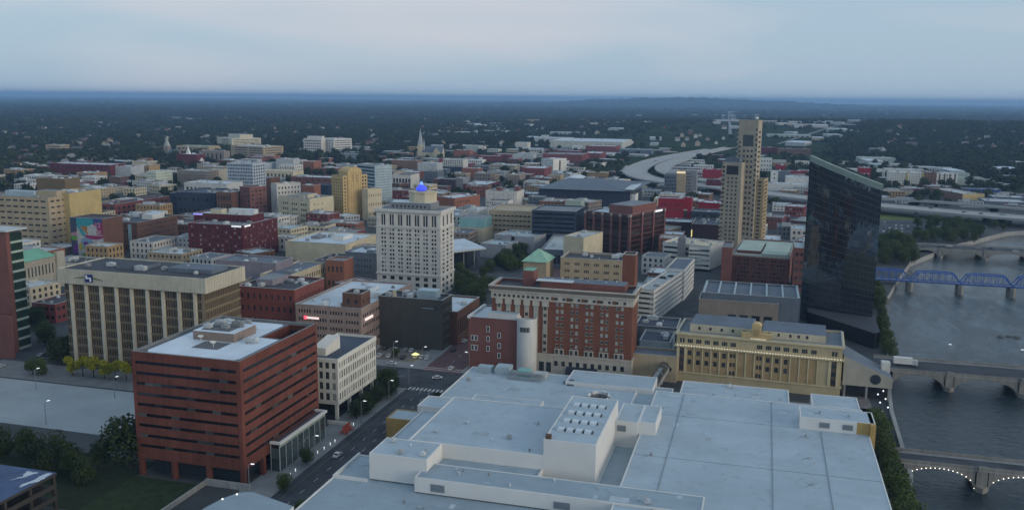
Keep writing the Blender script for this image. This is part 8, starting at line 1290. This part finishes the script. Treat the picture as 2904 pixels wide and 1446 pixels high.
HOUSES = [(-1947,2704,8,0,2),(-2098,2554,0,0,1),(-1787,1808,0,0,3),(-1883,2552,8,0,4),(-1889,2513,0,0,3),(-2191,2357,98,0,0),(-1927,2669,8,0,2),(-1473,1770,90,0,4),(-954,1740,98,0,0),(-1235,1762,8,0,1),(-1803,1882,0,0,0),(-1480,1564,0,0,3),(-1555,1574,0,0,0),(-1274,1562,90,0,3),(-1376,2300,8,0,1),(-2331,2827,90,0,2),(-2005,2051,8,0,4),(-1453,2170,90,0,3),(-2232,2451,8,0,3),(-1323,1736,8,0,1),(-1574,1788,8,0,4),(-1791,2420,0,0,1),(-2266,2690,8,0,1),(-1198,1785,0,0,0),(-1402,2108,98,0,1),(-1624,1743,0,0,0),(-1270,2397,90,0,3),(-1404,1690,98,0,2),(-1173,1622,0,0,3),(-2558,2626,0,0,3),(-1594,2834,90,0,1),(-980,1691,8,0,2),(-2286,2460,8,0,0),(-2242,2486,90,0,3),(-1434,1756,8,0,1),(-1668,3023,90,0,2),(-1841,2754,8,0,1),(-1719,2413,98,0,4),(-2260,2608,90,0,0),(-2065,2146,90,0,1),(-1102,2037,0,0,2),(-1249,1642,98,0,2),(-1207,1714,98,0,0),(-1699,3176,98,0,4),(-2311,2371,90,0,3),(-1667,2599,0,0,0),(-1469,1650,98,0,4),(-1460,2147,90,0,2),(-2118,2129,0,0,2),(-1591,1831,8,0,3),(-1493,1708,90,0,2),(-1704,1835,98,0,3),(-1547,2112,8,0,3),(-1365,1545,90,0,3),(-1181,1577,8,0,1),(-1385,2498,98,0,1),(-1547,2354,0,0,0),(-1588,1923,98,0,4),(-1283,1883,98,0,3),(-1627,1881,98,0,0),(-1824,1908,98,0,0),(-1753,2041,0,0,2),(-1584,2584,98,0,0),(-1375,1575,0,0,3),(-2242,2729,0,0,3),(-1634,2787,8,0,4),(-1218,1621,90,0,3),(-1015,1657,90,0,1),(-1169,1901,8,0,1),(-1829,1943,90,0,0),(-1761,3144,8,0,3),(-1242,2012,98,0,0),(-1516,2829,8,0,2),(-1440,2476,90,0,4),(-1098,2062,90,0,0),(-1678,2146,98,0,0),(-1446,2106,98,0,2),(-1511,1535,98,0,1),(-2274,2418,98,0,2),(-1398,1821,0,0,2),(-1102,1656,8,0,2),(-1323,1547,8,0,3),(-1496,2395,8,0,1),(-1534,2070,0,0,0),(-1247,2130,98,0,4),(-1284,1340,8,0,1),(-1153,1248,8,0,0),(-1107,1340,98,0,1),(-1236,1332,98,0,0),(-1190,1210,98,0,4),(-939,1029,98,0,0),(-1238,1368,0,0,4),(-1134,1158,8,0,4),(-1138,1310,0,0,0),(-1134,1233,0,0,3),(-1265,1306,0,0,4),(-1279,1288,98,0,1),(-1016,1239,90,0,3),(-1159,1361,98,0,0),(-1110,1156,98,0,0),(-1014,1167,90,0,1),(-1044,1235,8,0,0),(-1371,1457,98,0,3),(-1173,1393,0,0,0),(-1084,1243,8,0,3),(-1394,1445,8,0,4),(-964,1051,98,0,3),(-1066,1214,98,0,0),(-906,1040,98,0,3),(-1239,1283,0,0,4),(-1134,1261,98,0,2),(-1206,1356,98,0,2),(-1147,1400,98,0,0),(-1171,3012,90,0,3),(-927,1827,8,0,2),(-994,2705,98,0,4),(-1413,2935,8,0,4),(-758,2789,8,0,4),(-735,2710,98,0,3),(-893,2006,98,0,1),(-1431,2873,98,0,4),(-911,2444,0,0,2),(-882,2060,0,0,0),(-933,2109,8,0,1),(-1098,2611,8,0,4),(-1165,3080,8,0,3),(-1004,2896,8,0,4),(-1236,2712,0,0,0),(-1096,3113,90,0,2),(-1471,2830,0,0,2),(-843,2860,8,0,2),(-845,1956,90,0,3),(-1051,3136,8,0,4),(-979,2532,90,0,4),(-1027,2880,8,0,3),(-843,2930,90,0,4),(-978,2865,8,0,4),(-936,2801,8,0,1),(-849,2176,0,0,4),(-888,3237,8,0,0),(-767,2111,98,0,4),(-950,2504,0,0,3),(-1062,2042,90,0,4),(-956,2126,8,0,0),(-1038,2616,0,0,2),(-1372,3010,8,0,2),(-1354,2990,8,0,3),(-976,2684,0,0,1),(-741,2487,90,0,2),(-623,2139,98,0,4),(-909,1987,8,0,4),(-1066,2360,90,0,2),(-1282,2468,0,0,0),(-951,2668,90,0,2),(-615,2105,98,0,2),(-803,2477,98,0,4),(-539,2060,90,0,0),(-1099,2220,8,0,4),(468,2859,0,0,2),(380,2131,0,0,4),(1314,5371,90,0,3),(522,2525,98,0,4),(577,2336,0,0,4),(985,4828,90,0,3),(406,3080,8,0,4),(670,2836,0,0,1),(469,2251,0,0,1),(761,3581,0,0,1),(327,2339,90,0,1),(503,4731,90,0,1),(493,2528,98,0,2),(506,2298,90,0,2),(540,2773,0,0,4),(329,2249,8,0,3),(857,4180,98,0,0),(488,3617,90,0,0),(424,3930,90,0,3),(331,2297,0,0,3),(875,3686,0,0,0),(449,2783,0,0,4),(592,4339,8,0,4),(538,3476,90,0,4),(638,4957,90,0,3),(317,2473,0,0,4),(1165,5148,90,0,3),(397,2328,98,0,1),(552,2585,0,0,2),(976,4416,90,0,4),(491,4759,98,0,1),(517,4667,8,0,4),(612,2483,0,0,1),(565,3991,0,0,3),(342,2631,90,0,0),(355,2848,98,0,3),(338,2771,0,0,3),(341,3443,0,0,1),(496,2249,98,0,4),(850,3775,8,0,1),(291,2344,8,0,0),(1190,5118,8,0,2),(353,2448,0,0,1),(451,2322,8,0,2),(244,2085,98,0,2),(-146,2440,8,0,1),(-107,2479,90,0,2),(-184,2536,90,0,0),(-186,2178,98,0,1),(-198,2424,0,0,2),(-225,2578,90,0,4),(-129,3016,8,0,0),(-220,2394,8,0,2),(-177,2600,0,0,0),(-156,2221,98,0,1),(-116,2291,98,0,2),(-212,2710,8,0,3),(-531,3085,90,0,1),(-644,4026,0,0,3),(-749,3900,90,0,4),(-542,3587,0,0,2),(-1017,4178,98,0,2),(-483,3236,8,0,0),(-732,2929,98,0,1),(-735,3030,0,0,1),(-708,4085,8,0,0),(-595,2999,8,0,3),(-534,3147,0,0,4),(-401,3840,8,0,3),(-808,4402,98,0,2),(-485,2682,90,0,4),(-679,3144,8,0,4),(-821,4108,8,0,0),(-602,3249,8,0,3),(-328,3085,98,0,3),(-534,4344,0,0,0),(-478,3265,90,0,3),(-1121,3461,90,1,1),(-959,3937,8,1,3),(-575,4472,0,1,0),(-476,3688,90,1,1),(-871,2658,0,1,4),(-792,4328,98,1,1),(-985,4893,0,1,2),(-654,3737,0,1,0),(-575,2683,8,1,3),(-474,2966,90,1,3),(-1091,3390,90,1,2),(-1198,3433,0,1,4),(-824,2755,8,1,1),(-1041,3275,90,1,4),(-970,3560,90,1,3),(-1129,3241,90,1,1),(-1046,3512,98,1,2),(-1391,4482,90,1,4),(-921,4582,98,1,3),(-773,2577,98,1,2),(-1284,3878,98,1,2),(-816,4547,8,1,3),(349,5770,98,1,2),(132,2500,90,1,2),(170,3143,90,1,4),(432,5539,8,1,3),(61,2611,8,1,3),(237,2833,98,1,2),(104,3523,90,1,4),(296,4166,90,1,0),(69,5335,0,1,1),(136,3216,8,1,2),(23,3662,8,1,2),(346,4064,0,1,1),(103,3124,90,1,4),(208,3508,90,1,3),(236,4241,8,1,4),(119,4191,0,1,3),(210,3601,8,1,0),(57,3353,98,1,4),(178,2638,98,1,0),(214,2928,90,1,2),(62,4928,90,1,4),(290,5309,8,1,3),(160,1579,0,1,1),(190,1701,90,1,3),(238,1572,98,1,3),(192,1794,98,1,0),(298,1616,98,1,0),(446,1828,98,1,1),(392,1691,90,1,0),(261,1665,0,1,0),(-1562,5010,8,1,0),(-2306,3708,8,1,3),(1592,7643,8,1,3),(-1130,4145,8,1,4),(-317,5905,98,1,4),(-2162,4717,0,1,3),(-481,5650,8,1,0),(-3159,3653,0,1,2),(250,6532,98,1,2),(-2892,4033,0,1,3),(108,6077,0,1,1),(-2699,3864,0,1,2),(-3100,3346,0,1,3),(-2625,3142,0,1,2),(-709,4414,0,1,1),(665,6303,90,1,0),(-1340,4061,0,1,4),(-413,5739,98,1,4),(-3273,3469,8,1,3),(-1953,4800,98,1,0),(-1730,4440,8,1,3),(-2717,4235,0,1,2),(-1667,4284,98,1,4),(-1147,4915,98,1,0),(-464,2348,0,1,0),(-598,2487,98,1,4),(-494,1930,8,1,0),(-616,2414,98,1,0),(-414,2040,98,1,1),(-340,2262,0,1,4),(-258,2206,90,1,3),(-282,2435,98,1,0)]
CN = ('white','tan','pale grey','brick red','cream')
for (x, y, a, kind, v) in HOUSES:
    z = th(x, y) - .3
    if kind == 0:
        t = thing('house', 'small %s gabled house among the trees of the suburb' % CN[v], 'house', (x,y,z), R(a), '%s suburb houses' % CN[v]); A = hmeshes(v)
        link('wall', A[0], t); rf = link('roof', A[1], t); link('window', A[2], t); link('chimney', A[3], rf); s = rng.uniform(.9,1.5); t.scale = (s,s,s)
    else:
        nm = ('pale grey','white-walled','tan','sage green','stone coloured')[v]
        t = thing('warehouse', 'long low %s flat-roofed shed in the far districts' % nm, 'warehouse', (x,y,z), R(a), '%s far sheds' % nm); A = smeshes(v); link('wall', A[0], t); link('roof', A[1], t); link('loading_door', A[2], t); s = rng.uniform(.7,1.5)*(1 if y < 2600 else 1.8); t.scale = (s, s*.8, 1.0)
# far avenues lined with pale sheds
AVE = []
for (oa, ra, ob, rb_) in ((.235,2700,.232,9500),(.285,2300,.40,5600),(.0,4300,.17,5000),(-.05,3300,.16,3700),(.12,6500,.33,7800)):
    p_, q_ = dirpx(oa)*ra, dirpx(ob)*rb_; n_ = 14; AVE.append((p_, q_)); dv = (q_-p_).normalized(); nv = Vector((-dv.y, dv.x)); b = MB()
    for k in range(n_):
        s_, e_ = p_+(q_-p_)*k/n_, p_+(q_-p_)*(k+1)/n_; wd_ = 5
        b.quad((s_.x-nv.x*wd_,s_.y-nv.y*wd_,th(s_.x,s_.y)+1.6),(s_.x+nv.x*wd_,s_.y+nv.y*wd_,th(s_.x,s_.y)+1.6),(e_.x+nv.x*wd_,e_.y+nv.y*wd_,th(e_.x,e_.y)+1.6),(e_.x-nv.x*wd_,e_.y-nv.y*wd_,th(e_.x,e_.y)+1.6))
    tag(b.build('road', mat('far_avenue', (.2,.21,.21), .9, .2, .02)), kind='structure')
    L_ = (q_-p_).length
    for k in range(int(min(15, L_/170))):
        c_ = p_+dv*(L_*(k+rng.random())/max(1,int(min(15, L_/170))))+nv*(48 if k % 2 else -48); v = rng.randrange(5); nm = ('pale grey','white-walled','tan','sage green','stone coloured')[v]
        t = thing('warehouse', 'long low %s flat-roofed shed in the far districts' % nm, 'warehouse', (c_.x,c_.y,th(c_.x,c_.y)-.3), math.atan2(dv.y,dv.x)+rng.choice((0,R(90))), '%s far sheds' % nm); A = smeshes(v); link('wall', A[0], t); link('roof', A[1], t); link('loading_door', A[2], t); s = rng.uniform(1.0,2.2); t.scale = (s, s*.8, 1.2); HOUSES.append((round(c_.x), round(c_.y), 0, 1, v))
def on_avenue(x, y):
    for p_, q_ in AVE:
        d_ = q_-p_; t = max(0, min(1, ((x-p_.x)*d_.x+(y-p_.y)*d_.y)/d_.length_squared))
        if (x-p_.x-t*d_.x)**2+(y-p_.y-t*d_.y)**2 < 42**2: return True
    return False
# ------------------------------------------------------------------ woodland to the horizon
CITYR = [(-.62,1500),(-.51,1650),(-.3,1950),(-.1,2100),(0,2500),(.12,3000),(.2,4300),(.30,4000),(.345,1950),(.55,1650),(.62,1600)]
def interp(tab, t):
    for (a, r_), (c, s_) in zip(tab, tab[1:]):
        if a <= t <= c: return r_+(s_-r_)*(t-a)/(c-a)
    return tab[-1][1]
wood = leaf_mesh('wood_crown', 120, 6.5, 4.8, 6.0, 1.9, 5, 6, leafmat('leaf_wood', (.022,.037,.015))); wood2 = leaf_mesh('wood_crown', 120, 6.0, 5.8, 6.5, 1.8, 6, 5, leafmat('leaf_wood_light', (.032,.05,.02)))
core = leaf_mesh
def scatter(name, label, me, pts, scl, seed):
    o = bpy.data.objects.new(name+'_source', me)
    pm = bpy.data.meshes.new(name); pm.from_pydata(pts, [], []); at = pm.attributes.new('s', 'FLOAT_VECTOR', 'POINT'); at.data.foreach_set('vector', [c for s in scl for c in s])
    ob = bpy.data.objects.new(name, pm); COL.objects.link(ob); tag(ob, label, 'woodland', None, 'stuff')
    ng = bpy.data.node_groups.new(name, 'GeometryNodeTree'); ng.interface.new_socket('Geometry', in_out='INPUT', socket_type='NodeSocketGeometry'); ng.interface.new_socket('Geometry', in_out='OUTPUT', socket_type='NodeSocketGeometry')
    N = ng.nodes; L_ = ng.links; gi = N.new('NodeGroupInput'); go = N.new('NodeGroupOutput'); ip = N.new('GeometryNodeInstanceOnPoints'); oi = N.new('GeometryNodeObjectInfo'); oi.inputs['Object'].default_value = o; oi.inputs['As Instance'].default_value = True
    rv = N.new('FunctionNodeRandomValue'); rv.data_type = 'FLOAT_VECTOR'; rv.inputs[0].default_value = (0,0,0); rv.inputs[1].default_value = (0,0,6.283); rv.inputs['Seed'].default_value = seed
    na = N.new('GeometryNodeInputNamedAttribute'); na.data_type = 'FLOAT_VECTOR'; na.inputs['Name'].default_value = 's'
    L_.new(gi.outputs[0], ip.inputs['Points']); L_.new(oi.outputs['Geometry'], ip.inputs['Instance']); L_.new(rv.outputs[0], ip.inputs['Rotation']); L_.new(na.outputs[0], ip.inputs['Scale']); L_.new(ip.outputs[0], go.inputs[0])
    md = ob.modifiers.new('scatter', 'NODES'); md.node_group = ng; return ob
HG = {}
for (x, y, a, kind, v) in HOUSES: HG.setdefault((int(x//40), int(y//40)), []).append((x, y, kind))
def house_clear(x, y):
    i, j = int(x//40), int(y//40)
    for di in (-1,0,1):
        for dj in (-1,0,1):
            for (hx,hy,k) in HG.get((i+di,j+dj), ()):
                if abs(x-hx) < (9 if k == 0 else 34) and -(24 if k == 0 else 40) < y-hy < (8 if k == 0 else 20): return False
    return True
g = np.random.RandomState(21); PA, SA, PB, SB = [], [], [], []
for (x, y, h, k) in rest_trees: PB.append((x,y,0)); SB.append((h/11,h/11,h/11))
cnt = 0
while cnt < 52000:
    r_ = 1/(1/24000+(1/1050-1/24000)*g.rand()); off = (g.rand()*2-1)*.60; d = dirpx(off); x, y = d.x*r_, d.y*r_; cnt += 1
    cr = interp(CITYR, off); pr_ = 1 if r_ > cr else (.30 if r_ > cr*.86 else .10 if r_ > cr*.7 else .03)
    clr = math.sin(x*.0043+1)*math.sin(y*.0031+2)+.5*math.sin(x*.013)*math.sin(y*.009)
    if r_ > cr and clr > .78 and r_ > 2200: pr_ = .25
    if g.rand() > pr_ or (x > bx(BANK, min(max(y,-300),1040))-8 and y < 1060): continue
    if r_ < 4200 and (not far_clear(x, y, 4, 3.5) or near_hwy(x, y) or on_road(x, y) or not house_clear(x, y)): continue
    if (abs((x+130)-(y-2000)*.16) < 26 and 1200 < y < 2600) or on_avenue(x, y): continue
    f = 1.0 if r_ < 2500 else min(6.5, r_/2500); s = (.75+.6*g.rand()); sc3 = (s*f, s*f, s*(.9+.25*min(f-1,2)))
    (PA if g.rand() < .6 else PB).append((x, y, th(x,y)-.8)); (SA if PA and PA[-1][0] == x else SB).append(sc3)
scatter('woodland', 'mass of dark tree crowns covering the suburbs to the horizon', wood, PA, SA, 1); scatter('woodland', 'paler tree crowns mixed through the far suburbs', wood2, PB, SB, 2)
# ------------------------------------------------------------------ river rocks, haze
rk = MB(); rr = random.Random(4)
for k in range(9):
    cx_, cy__, s = 131+rr.uniform(-6,6), 523+rr.uniform(-2,2), rr.uniform(.8,2.2); rk.lathe([(s*1.4,-4.4),(s*1.1,-3.8),(s*.6,-3.4),(0,-3.2)], 7, 0, (cx_,cy__))
tag(rk.build('river_rocks', mat('wet_rock', (.06,.065,.06), .5, .3, .4)), 'dark clump of wet rocks in the rapids below the blue truss', 'rocks', None, 'stuff')
hz = MB(); hz.box(-46000,46000,-3000,47000,-10.5,180); hm_ = bpy.data.materials.new('haze_air'); hm_.use_nodes = True; n = hm_.node_tree.nodes; l = hm_.node_tree.links; n.clear(); out_ = n.new('ShaderNodeOutputMaterial'); pv2 = n.new('ShaderNodeVolumePrincipled'); pv2.inputs['Density'].default_value = 7.2e-5; pv2.inputs['Color'].default_value = (.36,.6,.95,1); pv2.inputs['Anisotropy'].default_value = .1; l.new(pv2.outputs[0], out_.inputs['Volume'])
tag(hz.build('haze', hm_), 'thin blue evening haze over the whole city', 'haze', None, 'stuff')
